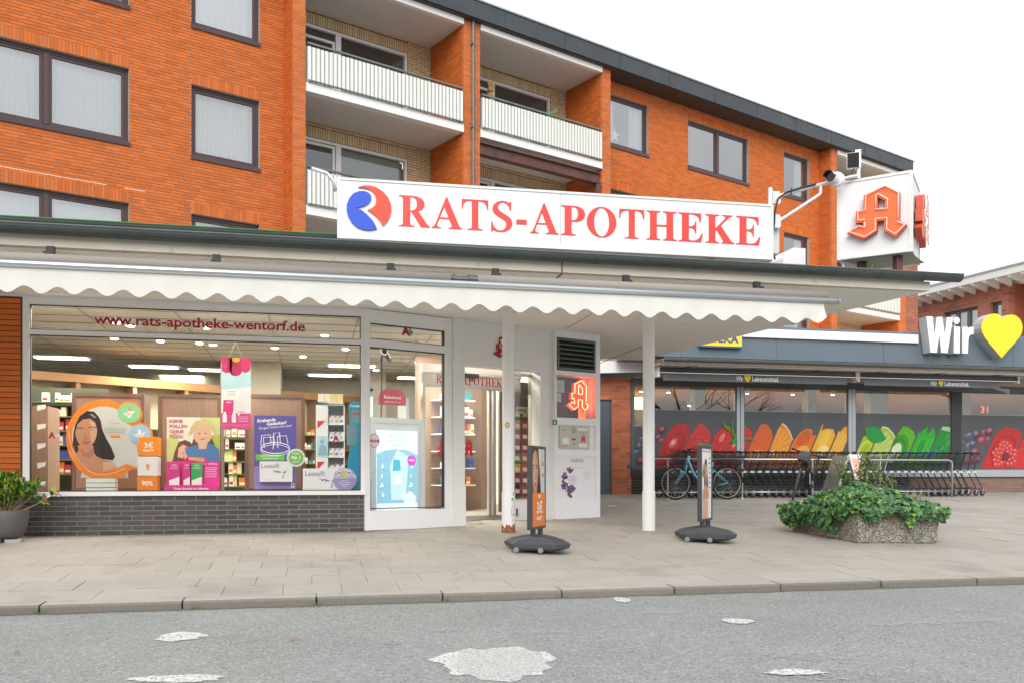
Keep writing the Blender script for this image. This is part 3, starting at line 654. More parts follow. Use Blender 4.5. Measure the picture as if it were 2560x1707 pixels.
# window frames
def frame_set(fr, name, a0, a1, b0, bt0, bt1, b1, top, l, r, c=.0, mt_=m_whitec):
    f = MB(fr); f.box(a0-l, a0, b0-.02, top, -.08, c); f.box(a1, a1+r, b0-.02, top, -.08, c); f.box(a0, a1, b1, top, -.08, c-.003); f.box(a0, a1, bt0, bt1, -.08, c-.003)
    for x0, x1, y0, y1 in ((a0, a1, b0, bt0), (a0, a1, bt1, b1)): ring(f, x0, x1, y0, y1, .012, -.06, c-.02, 1)
    fo = f.build(name, [mt_, m_reveal], sho)
    for y0, y1 in ((b0, bt0), (bt1, b1)):
        g_ = MB(fr); g_.face([g_.P(a0, y0, -.045), g_.P(a1, y0, -.045), g_.P(a1, y1, -.045), g_.P(a0, y1, -.045)]); g_.build('pane', g_shop, fo)
    return fo
fw = frame_set(FS, 'shop_window', -3.60, .68, .905, 2.958, 3.022, 3.352, 3.44, .08, .06)
q = MB(FS); q.box(-3.70, .75, .846, .903, -.08, .045); q.build('sill', m_whitec, fw)
q = MB(FS); q.box(-5.2, .78, 3.44, 3.50, -.1, -.01); q.build('header', m_white, sho)
f2 = frame_set(F2, 'angled_shop_window', .078, 1.323, .640, 2.935, 3.045, 3.27, 3.46, .078, .125, c=.02)
q = MB(F2); q.box(-.0, 1.448, .34, .618, -.08, .025); q.build('kick_panel', m_whitec, f2)
# pilaster, entrance wall, right hand bay
q = MB(F2); q.box(1.45, 1.655, .95, 3.50, -.25, .05); q.box(1.44, 1.665, .34, .95, -.26, .062); q.build('pilaster', m_white, sho)
q = MB(F2); q.box(1.655, 3.14, 2.79, 3.50, -.20, .0); q.build('entrance_header', m_white, sho)
q = MB(F2); q.box(3.14, 3.395, .38, 3.50, -.24, .0); q.box(3.14, 3.40, .38, .44, -.2, .003); q.build('wall_panel', m_white, sho)
bay = MB(F2); c1 = .06
for a0, a1, b0, b1 in ((3.395, 3.43, .40, 3.50), (4.27, 4.37, .40, 3.50), (3.43, 4.27, 3.36, 3.50), (3.43, 4.27, 2.76, 2.83), (3.43, 4.27, 1.94, 2.06), (3.43, 4.27, 1.435, 1.545), (3.43, 4.27, .40, .735)): bay.box(a0, a1, b0, b1, -.2, c1)
bay.box(3.43, 4.27, 1.545, 1.94, -.2, c1-.02); bay.box(3.43, 4.27, .735, 1.435, -.2, c1-.015); bay.box(4.34, 4.37, .40, 3.5, -5, -.2)
bayo = bay.build('bay_frame', m_whitec, sho)
q = MB(F2); ring(q, 3.44, 4.26, 2.84, 3.35, .035, -.1, c1+.012); lv = q.build('vent', m_gutg, bayo)
for i in range(6):
    q = MB(F2); z_ = 2.885+i*.075; q.poly([(3.475, 0), (4.225, 0)], 0) if False else None
    q.face([q.P(3.475, z_+.055, -.03), q.P(4.225, z_+.055, -.03), q.P(4.225, z_, .055), q.P(3.475, z_, .055)]); q.face([q.P(3.475, z_, .055), q.P(4.225, z_, .055), q.P(4.225, z_-.012, .05), q.P(3.475, z_-.012, .05)]); q.build('louvre', mat('louvre_green_grey', (.16, .20, .18), .4, metal=.4), sho)
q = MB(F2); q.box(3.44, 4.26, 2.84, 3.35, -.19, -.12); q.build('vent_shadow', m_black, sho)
q = MB(F2); q.face([q.P(3.43, 2.06, .02), q.P(4.27, 2.06, .02), q.P(4.27, 2.76, .02), q.P(3.43, 2.76, .02)]); q.build('display_pane', g_shop, sho)
q = MB(F2); q.box(3.40, 4.30, 1.95, 2.85, -.62, -.6); q.box(4.30, 4.33, 1.95, 2.85, -.6, -.2); q.box(3.38, 3.41, 1.95, 2.85, -.6, -.2); q.box(3.4, 4.3, 2.80, 2.82, -.6, -.2); q.box(3.43, 3.62, 2.06, 2.5, -.5, -.48, 1); q.box(3.62, 3.85, 2.06, 2.42, -.6, -.58, 2); q.build('display_back', [mat('shade_green', (.06, .075, .06), .8, var=.4, vs=3), paint('3f6f8f'), paint('b8b0a0')], sho)
# service hatch plate, print as flat shapes
q = MB(F2); q.box(3.49, 4.13, 1.556, 1.93, c1-.02, c1+.004); q.build('service_plate', mat('brushed_beige_plate', (.50, .47, .41), .4, metal=.3, var=.04), sho)
q = MB(F2); cc = c1+.006
q.box(3.545, 3.685, 1.63, 1.73, cc-.001, cc); q.box(3.87, 4.09, 1.86, 1.90, cc-.001, cc); q.box(3.895, 4.07, 1.585, 1.64, cc-.001, cc)
q.box(3.745, 3.83, 1.695, 1.725, cc-.001, cc, 1); tfit(q, 'Notdienst', 3.525, 1.588, .022, cc, 1, align='l')
big_a(q, 3.93, 1.665, .11, .12, cc, 0, 1)
for i in range(5): q.box(3.745, 3.83, 1.81+i*.022, 1.82+i*.022, cc-.001, cc, 2)
q.box(3.575, 3.59, 1.85, 1.875, cc-.001, cc, 3); q.box(3.90, 4.06, 1.818, 1.824, cc-.001, cc, 3); q.box(3.745, 3.83, 1.64, 1.645, cc-.001, cc, 3); q.box(3.745, 3.82, 1.625, 1.63, cc-.001, cc, 3)
q.build('service_print', [paint('f4f4f4', .9), paint('e01515'), paint('8f8a80'), m_black], sho)
# automatic door set back under the header
FD = F2; cD = -.62
q = MB(FD); q.box(1.30, 3.20, 2.72, 2.86, cD-.08, cD+.02); q.box(1.30, 3.20, 2.50, 2.545, cD-.05, cD+.02)
for a in (1.30, 1.86, 2.55, 2.64, 3.02): q.box(a, a+.05, .44, 2.50, cD-.05, cD+.02)
q.box(1.35, 3.02, .40, .47, cD-.05, cD+.02); dor = q.build('entrance_door', m_alu, sho)
q = MB(FD); q.face([q.P(1.35, .47, cD), q.P(3.02, .47, cD), q.P(3.02, 2.5, cD), q.P(1.35, 2.5, cD)]); q.build('pane', g_shop, dor)
q = MB(FD); q.box(1.30, 3.2, 2.545, 2.72, cD-.04, cD+.0); q.build('transom_panel', mat('frosted_transom', (.56, .53, .50), .4), dor)
q = MB(FD); q.box(2.03, 2.32, 2.69, 2.745, cD+.02, cD+.07); q.build('door_sensor', m_black, dor)
q = MB(FD); tw = sum(GL[ch][0]+9 for ch in 'RATS-APOTHEKE'); x_ = on(FD, 1090, 940, cD)[0]; s_ = (on(FD, 1268, 940, cD)[0]-x_)/tw
for ch in 'RATS-APOTHEKE':
    w_, lp = GL[ch]; outline(q, ch, lp, lambda x, y: (x_+x*s_, 2.565+y*.00135), cD+.004); x_ += (w_+9)*s_
q.build('lettering', paint('b5121b', .8), dor)
q = MB(FD); tfit(q, 'A', 1.985, 1.45, .001, cD) if False else None
big_a(q, 2.05, 1.42, .20, .27, cD+.004, 0); big_a(q, 1.56, 1.42, .20, .27, cD+.004, 0)
q.build('door_sticker', paint('e2231a', .85), dor)
q = MB(FD); q.box(1.95, 2.06, 1.98, 2.10, cD+.003, cD+.004); q.box(1.70, 1.82, 1.97, 2.11, cD+.003, cD+.004); q.box(1.71, 1.755, 2.0, 2.10, cD+.005, cD+.006, 1); q.box(1.76, 1.80, 2.0, 2.10, cD+.005, cD+.006, 2)
q.poly([(1.97, 2.03), (2.0, 2.07), (2.045, 2.065), (2.03, 2.04), (2.0, 2.03), (2.0, 2.0)], cD+.006, m=3)
tfit(q, 'BC', 1.715, 2.02, .05, cD+.007, 0, bold=.02)
q.build('door_notice', [paint('f2f2f2', .9), paint('1d5fa8'), paint('e8702a'), m_black], dor)
# side light with shelves of goods right of the first column
cS = -.25; sa_, sb_, zk, zt_ = on(F2, 1284, 1245, cS)[0], on(F2, 1338, 1245, cS)[0], on(F2, 1335, 1245, cS)[1], on(F2, 1335, 941, cS)[1]
q = MB(F2); q.box(sa_-.12, 3.14, .36, zk, cS-.08, cS); q.box(sa_-.12, sa_, zk, 2.79, cS-.08, cS); q.box(sb_, 3.14, zk, 2.79, cS-.08, cS); q.box(sa_, sb_, zt_, 2.79, cS-.08, cS); sl_ = q.build('side_light', m_alu, sho)
q = MB(F2); q.box(sa_-.12, sb_+.02, .37, zk-.02, cS+.001, cS+.012); q.build('kick_plate', m_white, sl_)
q = MB(F2); q.face([q.P(sa_, zk, cS-.03), q.P(sb_, zk, cS-.03), q.P(sb_, zt_, cS-.03), q.P(sa_, zt_, cS-.03)]); q.build('pane', g_shop, sl_)
q = MB(F2); q.box(sa_+.04, sa_+.065, .46, .58, cS+.012, cS+.03); q.build('handle', m_gutg, sl_)
# columns
def column(x, rust):
    z0 = G(12.6)-.01; q = MB(); q.lathe([(.096, z0), (.096, .875), (.094, .885)], 24, x, 12.6)
    c_ = q.build('column', mat('rusty_white_column', (.80, .79, .78), .4, dirt=((.26, .10, .03), 9, .60, 1.0)) if rust == 2 else m_white, sho, smooth=False)
    q = MB(); q.lathe([(.087, .88), (.087, 3.385), (.088, 3.39)], 24, x, 12.6); q.lathe([(.090, 3.38), (.104, 3.40), (.104, 3.485)], 24, x, 12.6); q.build('shaft', m_white, c_, smooth=False)
    return c_
c1_ = column(2.74, 1); column(4.86, 0)
# rust at the foot of the first column: scale with ragged upper edge
def rustmat():
    m = worn('rust_scale', (.30, .12, .035), .47, 30, .06); return m
q = MB(); n = 40; b0 = len(q.v); z0 = G(12.6)
r_ = random.Random(5)
for i in range(n):
    t = 2*math.pi*i/n; h = .05+.05*abs(math.sin(t*3+1))+r_.uniform(0, .035)
    q.v += [(2.74+.0975*math.cos(t), 12.6+.0975*math.sin(t), z0-.01), (2.74+.0975*math.cos(t), 12.6+.0975*math.sin(t), z0+h)]
for i in range(n): k = 2*i; j = 2*((i+1) % n); q.f.append((k, j, j+1, k+1)); q.m.append(0)
q.build('rust', mat('rust', (.26, .10, .03), .9, var=.5, vs=30, dirt=((.75, .72, .68), 28, .56, 1)), c1_)
q = MB()
for i in range(26):
    t = rad(r_.choice((-62, -55, -70, -40, -58))+r_.uniform(-5, 5)); z_ = z0+.08+r_.uniform(0, .48)**1.0; w_ = r_.uniform(.008, .02); h_ = r_.uniform(.008, .035)
    pt = lambda dt, dz: (2.74+.0972*math.cos(t+dt/.0972), 12.6+.0972*math.sin(t+dt/.0972), z_+dz)
    q.face([pt(-w_/2, 0), pt(w_/3, -h_/3), pt(w_/2, h_/2), pt(0, h_)])
q.build('rust_spot', mat('dark_rust', (.12, .05, .025), .9), c1_)
q = MB(); FC_ = Fr((2.74, 12.6-.0875, 1.83), 0); q.fr = FC_; q.poly(ell(-.035, 0, .03, .036, 20), .012); q.poly(ell(-.035, 0, .023, .028, 20), .0135, m=1); q.poly([(-.05, -.01), (-.03, -.015), (-.02, .015), (-.04, .012)], .015, m=2)
q.build('sticker', [m_black, paint('e8d83a'), paint('f0f0f0')], c1_)
# canopy
q = MB(GF); K = [(-9, 10.2), (7.77, 10.2), (7.25, 12.65), (6.62, 17.6), (-9, 17.6)]
q.poly([(-9, 10.2), (7.77, 10.2), (6.62, 17.6), (-9, 17.6)], 3.485, 3.60); can = q.build('canopy', m_fascia, sho, fix=True)
q = MB(GF); q.poly([(-9, 10.26), (7.70, 10.26), (6.56, 17.5), (-9, 17.5)], 3.47, 3.484); q.build('soffit', m_soffit, can)
q = MB(); q.box(2.85, 2.875, 10.21, 12.0, 3.466, 3.4695); q.box(2.85, 2.87, 10.197, 10.2, 3.475, 3.6); 
for x0, y0, x1, y1 in ((4.86, 12.6, 3.4, 14.2),): q.box(4.0, 4.01, 12.7, 14.0, 3.466, 3.4695)
q.build('expansion_joint', mat('joint_dirt', (.18, .15, .11), .9), can)
q = MB(GF); q.poly([(-9, 10.25), (7.72, 10.25), (6.6, 17.5), (-9, 17.5)], 3.60, 3.715); q.build('roof_felt', m_felt, can, fix=True)
q = MB(); q.box(-9, 5.09, 12.05, 16.5, 3.70, 4.16); q.build('upper_roof', m_felt, sho)
def gutter(x0, x1, yc, zc, r, mt_, name, parent, joints, mj=None):
    q = MB(); n = 9; b0 = len(q.v)
    for x_ in (x0, x1):
        for k_ in range(n+1):
            t = math.pi+math.pi*k_/n; q.v.append((x_, yc+r*math.cos(t), zc+r*math.sin(t)))
    for k_ in range(n): q.f.append((b0+k_, b0+k_+1, b0+n+2+k_, b0+n+1+k_)); q.m.append(0)
    q.f.append(tuple(b0+n+1+k_ for k_ in range(n+1))); q.m.append(0)
    q.tube([(x0, yc-r, zc+.003), (x1, yc-r, zc+.003)], .009, 6, m=1)
    g_ = q.build(name, [mt_, mj or m_gutg], parent, smooth=False)
    for jx in joints:
        q = MB(); b0 = 0
        for x_ in (jx-.016, jx+.016):
            for k_ in range(n+1): t = math.pi+math.pi*k_/n; q.v.append((x_, yc+(r+.005)*math.cos(t), zc+(r+.005)*math.sin(t)))
        for k_ in range(n): q.f.append((k_, k_+1, n+2+k_, n+1+k_)); q.m.append(0)
        q.build('gutter_bracket', mt_, g_)
    return g_
gutter(-9, 8.14, 10.115, 3.675, .085, m_gut, 'gutter', can, [-2.95+i*.62 for i in range(18)], m_rail)
gutter(-9, 5.12, 11.965, 4.21, .095, m_gut, 'upper_gutter', sho, [-3.6+i*1.0 for i in range(9)], mat('mossy_edge', (.06, .20, .06), .8, var=.4, vs=6))
q = MB(); q.box(-9, 5.09, 12.04, 12.06, 3.6, 4.12); q.build('upper_fascia', m_gut, sho)
# curved downpipe and white beam behind the second column
q = MB(); q.tube([(4.80, 15.9, 2.93), (6.05, 15.9, 2.98), (6.12, 15.9, 3.02), (6.14, 15.9, 3.12), (6.14, 15.9, 3.46)], .05, 10); q.build('soffit_pipe', m_gutg, sho, smooth=True)
q = MB(); q.box(4.72, 7.35, 19.25, 19.6, 3.35, 3.66); q.build('back_beam', m_white, sho)
# roller awning under the canopy edge
aw = thing('awning', 'retracted cream awning with silver bar and scalloped valance along the pharmacy canopy', 'awning', (-1, 9.95, 3.0))
m_bar = mat('silver_awning_bar', (.62, .66, .68), .28, metal=.85, var=.03); m_fab = mat('cream_canvas', (.66, .65, .61), .9, var=.04, vs=2.5, bump=.2, bs=20); m_fabd = mat('stained_canvas', (.31, .285, .255), .9, var=.08, vs=3, aniso=(.4, 4, 4))
q = MB()
for x0, x1 in ((-9, 1.52), (1.83, 6.20)): q.tube([(x0, 10.05, 3.315), (x1, 10.05, 3.315)], .062, 16)
q.build('rolled_fabric', m_fabd, aw, smooth=True)
q = MB(); q.tube([(1.5, 10.05, 3.32), (1.85, 10.05, 3.32)], .03, 10); q.lathe([(.05, 0), (.05, .03)], 14, 1.55, 10.05, axis='x', cz=3.32); q.lathe([(.05, 0), (.05, .03)], 14, 1.72, 10.05, axis='x', cz=3.32); q.tube([(1.75, 10.05, 3.32), (1.84, 10.05, 3.32)], .045, 10); q.build('gearbox', m_gutg, aw)
q = MB(); q.box(-9, 6.24, 9.875, 9.93, 3.195, 3.262); q.tube([(-9, 9.875, 3.2285), (6.24, 9.875, 3.2285)], .034, 12); q.build('front_bar', m_bar, aw, smooth=True)
q = MB(); q.lathe([(.04, 0), (.036, .015)], 14, 6.245, 9.875, axis='x', cz=3.2285); q.build('end_cap', m_bar, aw)
q = MB(); b0 = 0; xs = [-9+i*.0257 for i in range(int(15.07/.0257)+1)]; rows = 5; r_ = random.Random(2)
for x_ in xs:
    zb = 2.975+.037*math.cos(2*math.pi*(x_+2.80)/.308); fold = max(0, (x_-4.6))*.012
    if x_ > 5.9: zb += (x_-5.9)*.3
    for k_ in range(rows+1):
        f_ = k_/rows; yy = 9.893-.012*f_+(.006*math.sin(x_*9)+.004*math.sin(x_*23+1))*f_+fold*math.sin(x_*17+f_*2)*f_; q.v.append((x_+(.05*f_*max(0, (x_-5.5))), yy, 3.197+(zb-3.197)*f_))
for i in range(len(xs)-1):
    for k_ in range(rows): a = i*(rows+1)+k_; q.f.append((a, a+1, a+rows+2, a+rows+1)); q.m.append(0)
q.build('valance', m_fab, aw, smooth=True)
for x_ in (-4.5, -2.62, -.99, .86, 2.05, 3.62, 5.30):
    q = MB(); q.box(x_-.05, x_+.05, 10.03, 10.16, 3.375, 3.40); q.box(x_-.04, x_+.04, 10.10, 10.15, 3.40, 3.47); q.build('bracket', m_reveal, aw)
# ------------------------------------------------------------------ room behind the glass
RP = [(-6, 12.98), (.70, 12.98), (4.66, 14.70), (4.66, 21.9), (-6, 21.9)]
q = MB(GF); q.poly(RP, .37); q.build('shop_floor', m_floor, sho)
q = MB(GF); q.poly(RP, 3.37); cei = q.build('shop_ceiling', m_tile, sho)
q = MB()
for i in range(14): y_ = 13.2+i*.62; q.box(-6, min(4.6, .60+max(0, (y_-13.0))/.4348), y_, y_+.015, 3.362, 3.368)
for i in range(10): q.box(-5.6+i*1.25, -5.58+i*1.25, 13.0 if i < 6 else 14.6, 21.9, 3.362, 3.3675)
q.build('ceiling_grid', m_grid, cei, kind='stuff')
q = MB(); q.box(-6, 4.66, 21.9, 22.0, .3, 3.4); q.box(-6.1, -6, 12.9, 21.9, .3, 3.4); q.box(4.66, 4.72, 14.72, 21.9, .3, 3.4); q.build('inner_wall', m_wallin, sho)
q = MB(); q.box(1.2, 1.6, 20.0, 20.4, .3, 3.4) ; q.box(-1.75, -.6, 18.6, 19.6, 2.62, 3.36); q.build('ceiling_box', mat('beige_box', (.34, .31, .25), .8), sho)
def lamp_at(u, v, kind, i):
    th = rad(12.5); t = (u-1280)/2262; d = (3.355-EYE)*2262/(1185-v); x, y = (math.sin(th)+math.cos(th)*t)*d, (math.cos(th)-math.sin(th)*t)*d
    if kind == 'p': q = MB(); q.box(x-.46, x+.46, y-.15, y+.15, 3.345, 3.36); o = q.build('ceiling_panel_lamp', m_lamp, label='%s from the left of the lit rectangular ceiling panels in the pharmacy' % nth(i), cat='lamp', group='lit ceiling panels in the pharmacy')
    else: q = MB(); q.lathe([(.058, 0), (.058, .02)], 14, x, y, cz=3.338); q.lathe([(.075, .012), (.075, .022)], 14, x, y, m=1, cz=3.34); o = q.build('downlight', [m_spot, m_white], label='%s from the left of the small round lit downlights in the pharmacy' % nth(i), cat='lamp', group='downlights in the pharmacy ceiling')
for i, (u, v) in enumerate(sorted(((155, 895), (385, 917), (455, 941), (530, 925), (690, 950), (825, 938), (1045, 945), (880, 915)))): lamp_at(u, v, 'p', i)
for i, (u, v) in enumerate(sorted(((290, 806), (286, 846), (401, 852), (498, 857), (533, 861), (687, 869), (757, 890), (864, 872), (812, 838), (326, 814), (517, 819), (1045, 905), (940, 924), (1250, 975), (1225, 900)))): lamp_at(u, v, 'd', i)
for x, y, e in ((-3.2, 13.35, 40), (-.9, 13.35, 40), (-3.6, 14.9, 85), (-1.2, 14.8, 85), (-2.6, 17.2, 120), (.6, 17.2, 120), (2.2, 15.0, 95), (3.4, 17.2, 40)):
    l = bpy.data.lights.new('shop_lamp', 'AREA'); l.energy = e; l.size = 1.2; l.size_y = .5; l.shape = 'RECTANGLE'; l.color = (1, .91, .76)
    o = bpy.data.objects.new('shop_lamp', l); COL.objects.link(o); o.location = (x, y, 3.32)
# ------------------------------------------------------------------ the supermarket
YM = 19.65; FM = Fr((0, YM, 0)); mkt = thing('supermarket_building', 'low supermarket with grey blue fascia, fruit pictures on its windows and a brick pier', 'building', (12, YM, .69))
m_fasc = mat('grey_blue_fascia', (.125, .165, .20), .42, metal=.15, var=.08, vs=1.2, dirt=((.09, .12, .15), 1.5, .60, .5))
m_mbrick = mat('red_orange_brick', (.50, .145, .065), .8, var=.12, vs=7, rnd=.25, bump=.3, bs=80)
m_mmort = mat('pinkish_mortar', (.42, .27, .20), .95, var=.1)
m_plin = mat('brown_brick', (.20, .125, .10), .8, var=.1, vs=8, rnd=.12, bump=.2, bs=60)
m_dgrey = mat('dark_grey_frame', (.10, .115, .125), .4, metal=.2, var=.05)
m_lgrey = mat('light_grey_frame', (.40, .45, .47), .35, metal=.4, var=.04)
m_door = mat('slate_door', (.085, .115, .14), .45, var=.06, vs=3)
m_browni = mat('brown_inner_ceiling', (.30, .16, .06), .8, var=.2, vs=2, aniso=(1, 6, 1))
m_amber = mat('amber_wall', (.32, .18, .07), .8, var=.35, vs=1.2)
g_mkt = glass('market_glass', .09, (.90, .92, .92))
q = MB(FM); hl = [(6.22, 6.69, .4, 2.86)]; backing(q, 5.2, 7.144, .4, 3.34, hl, -.25, -.006); pier = q.build('pier', m_mmort, mkt)
q = MB(FM); lay(FM, brick_cells(5.6, 7.14, .66, 3.33, hl, course=.0835, L=.26, joint=.012, seed=31), -.06, .0, lambda p: p.x > 6.15, q, m_mbrick, pier, 200)
if q.v: q.build('brick', m_mbrick, pier, kind='stuff')
q = MB(FM); q.box(6.0, 6.69, .66, 2.86, -.12, -.06); q.box(6.0, 6.685, .68, .70, -.06, -.05); q.build('back_door', m_door, mkt)
# plinth, sills, frames
q = MB(FM); q.box(7.144, 22, .4, 1.07, -.25, -.004); pl = q.build('plinth', m_mmort, mkt)
q = MB(FM); lay(FM, brick_cells(14.4, 22, .66, 1.07, course=.068, L=.40, joint=.006, seed=12), -.05, .0, lambda p: p.x > 15.0, q, m_plin, pl, 140); q.build('brick', m_plin, pl, kind='stuff')
q = MB(FM); lay(FM, brick_cells(7.15, 14.4, .66, 1.07, course=.068, L=.26, joint=.006, seed=13), -.05, .0, lambda p: p.x < 8.2, q, mat('black_glazed_brick', (.018, .018, .02), .35, rnd=.2), pl, 60); q.build('brick', mat('black_glazed_brick', (.018, .018, .02)), pl, kind='stuff', label='black glazed bricks')
q = MB(FM); q.box(13.7, 22, 1.075, 1.25, -.25, .06); q.build('sill', m_lgrey, mkt)
q = MB(FM); q.box(7.144, 13.7, 1.075, 1.25, -.25, .05); q.build('dark_sill', mat('dark_sill_sheet', (.03, .033, .036), .5), mkt)
PAN = [(7.20, 9.76), (9.94, 12.69), (12.88, 15.55), (15.85, 21.0)]
q = MB(FM); q.box(7.144, 22, 3.19, 3.34, -.2, .05); q.build('window_head', m_dgrey, mkt)
for a0, a1, mt_ in ((9.76, 9.84, m_lgrey), (9.86, 9.94, m_lgrey), (12.69, 12.78, m_lgrey), (12.79, 12.88, m_lgrey), (15.55, 15.84, mat('black_corner_post', (.03, .032, .035), .4)), (7.144, 7.20, m_dgrey)):
    q = MB(FM); q.box(a0, a1, 1.25, 3.19, -.12, .04); q.build('mullion', mt_, mkt)
for a0, a1 in PAN:
    q = MB(FM); ring(q, a0, a1, 1.25, 3.19, .025, -.05, .02); fr_ = q.build('window_frame', m_dgrey, mkt)
    q = MB(FM); q.face([q.P(a0, 1.25, 0), q.P(a1, 1.25, 0), q.P(a1, 3.19, 0), q.P(a0, 3.19, 0)]); q.build('pane', g_mkt, fr_)
# printed window film: dark see-through ground with cut fruit in slanted strips
fm = bpy.data.materials.new('dark_window_film'); fm.use_nodes = True; t = fm.node_tree; p = t.nodes['Principled BSDF']; p.inputs['Base Color'].default_value = (.075, .083, .09, 1); p.inputs['Roughness'].default_value = .5; p.inputs['Alpha'].default_value = .93
def lit(h, k=.78, v=.10, s=7):
    return paint(h, k, var=v, vs=s)
FRU = {'blue': ['52606e', '3e4c5c', '72808e', '8fa5ba'], 'plum': ['5c3440', '7d4450', 'a0616c', 'c08c98'], 'pome': ['c52a2c', 'a81f25', 'e06a66', 'f0c0b8'], 'rasp': ['d33a3c', 'b82c30', 'e96e6c', 'f3a29a'],
 'straw': ['cf2f30', 'b32226', 'e88378', 'f0b080'], 'tom': ['d8352c', 'b92a24', 'f2a090', '2fa03a'], 'peach': ['e2652a', 'cf4f22', 'f0914e', 'f6b480'], 'orange': ['ec8a22', 'f4a63e', 'f7e2c4', 'f0c070'],
 'otom': ['e87a25', 'd9601e', 'f6ab4e', '2f9040'], 'lemon': ['f2b62a', 'f5c94a', 'fae08e', 'f2a022'], 'wedge': ['eea62c', 'f3bf55', 'f8dd9a', 'e8942a'], 'lime': ['a9c81c', '8db514', 'd2de56', '1d9a34'],
 'limes': ['a8c840', 'c4d878', 'e4ecb4', '7aa822'], 'kiwi': ['5cb81e', '3c9c16', 'd8ecc8', '23401a'], 'gpep': ['26b22c', '0f9a28', '86cc30', '5ac020'], 'cuc': ['13913a', '0c6e2c', '3cb440', 'a8d4a0']}
r_ = random.Random(11)
def strip(name, u0, u1, vt, kind, vb=1150):
    """one slanted picture strip: u0,u1 at the lower edge; the top leans to the right"""
    hexes = FRU[kind]; mts = [lit(h) for h in hexes]; q = MB(FM); lean = .42
    f = lambda u, v: on(FM, u+lean*(1144-v), v, +.016)
    H = 1144-vt; W_ = u1-u0; top = []
    shapes = dict(blue=None, plum=None)
    L_ = 1.2
    def arc(cx, cy, rx, ry, a0=0, a1=360, n=22): return [(cx+rx*math.cos(rad(a0+(a1-a0)*i/n)), cy-ry*math.sin(rad(a0+(a1-a0)*i/n))) for i in range(n+1)]
    def P_(pts, m, k): q.poly([f(*z) for z in pts], +.016+.0005*k, m=m)
    def clampu(pts): return [(min(max(x, u0+.8), u1-.8), min(y, vb)) for x, y in pts]
    if kind in ('blue', 'plum'):
        k = 0
        for i in range(13 if kind == 'blue' else 10):
            cx, cy = r_.uniform(u0+4, u1-4), r_.uniform(vt+10, vb-8); rr_ = r_.uniform(7, 12) if kind == 'blue' else r_.uniform(9, 13); k += 1
            P_(clampu(arc(cx, cy, rr_, rr_)), i % 2, k*.8); P_(clampu(arc(cx-rr_*.2, cy-rr_*.3, rr_*.62, rr_*.5)), 2, k*.8+.3); P_(clampu(arc(cx-rr_*.3, cy-rr_*.45, rr_*.22, rr_*.16)), 3, k*.8+.5)
    else:
        # body outline leaning with the strip and a rounded crown
        crown = {'pome': [(.0, .30), (.12, .10), (.3, .0), (.62, .03), (.9, .14), (1, .35)], 'rasp': [(0, .3), (.12, .05), (.25, 0), (.5, .10), (.75, .2), (.92, .34), (1, .5)], 'straw': [(0, .40), (.10, .22), (.3, .08), (.5, .05), (.8, .14), (1, .30)],
                 'tom': [(0, .22), (.05, .04), (.4, .08), (.8, .22), (1, .45)], 'peach': [(0, .28), (.10, .02), (.4, .03), (.75, .2), (1, .42)], 'orange': [(0, .22), (.08, .0), (.35, .08), (.7, .25), (1, .46)],
                 'otom': [(0, .5), (.15, .22), (.4, .12), (.7, .16), (.8, .34), (1, .30)], 'lemon': [(0, .05), (.05, .0), (.1, .20), (.35, .14), (.75, .16), (1, .34)], 'wedge': [(0, .45), (.2, .10), (.4, .0), (.8, .04), (1, .08)],
                 'lime': [(0, .2), (.2, .12), (.6, .15), (1, .16)], 'limes': [(0, .10), (.05, 0), (.4, .05), (.8, .22), (1, .34)], 'kiwi': [(0, .2), (.12, 0), (.4, .03), (.8, .18), (1, .35)], 'gpep': [(0, .25), (.2, .12), (.36, .0), (.42, .2), (.55, .24), (.65, .05), (.8, .12), (1, .35)], 'cuc': [(0, .10), (.05, .0), (.4, .02), (.95, .14), (1, .20)]}[kind]
        body = [(u0+.8, vb)]+[(u0+.8+(W_-1.6)*x, vt+H*y) for x, y in crown]+[(u1-.8, vb)]
        P_(body, 0, 1)
        cx, cy = u0+W_*.5, vt+H*.62
        if kind in ('pome', 'tom'): P_(clampu(arc(cx, cy, W_*.40, H*.36)), 1, 2); P_(clampu(arc(cx-2, cy-1, W_*.33, H*.30)), 0, 3); P_(clampu(arc(cx-4, cy-5, W_*.17, H*.14)), 2, 4); P_(clampu(arc(cx-5, cy-6, W_*.08, H*.07)), 3 if kind == 'pome' else 2, 5)
        if kind == 'rasp':
            for i in range(16):
                x_, y_ = u0+W_*r_.uniform(.1, .9), r_.uniform(vt+H*.35, vb-4); P_(clampu(arc(x_, y_, 6.5, 6)), 1, 2+i*.7); P_(clampu(arc(x_-.6, y_-.8, 5.2, 4.6)), 0, 2.2+i*.7); P_(clampu(arc(x_-2, y_-2.6, 2.2, 1.3)), 2, 2.4+i*.7)
        if kind == 'straw':
            for i in range(34):
                x_, y_ = u0+W_*r_.uniform(.08, .92), r_.uniform(vt+H*.25, vb-4); P_(arc(x_, y_, 1.3, 1.0, n=7), 1, 2+i*.01); P_(arc(x_+.1, y_-.5, .8, .5, n=6), 3, 2.4+i*.01)
            P_(clampu(arc(u0+W_*.45, vt+H*.40, W_*.12, H*.14)), 2, 3)
        if kind == 'peach': P_(clampu(arc(cx, vb-14, W_*.55, H*.36, 0, 180)), 2, 2); P_(clampu(arc(cx+3, vb-16, W_*.35, H*.20, 0, 180)), 3, 3)
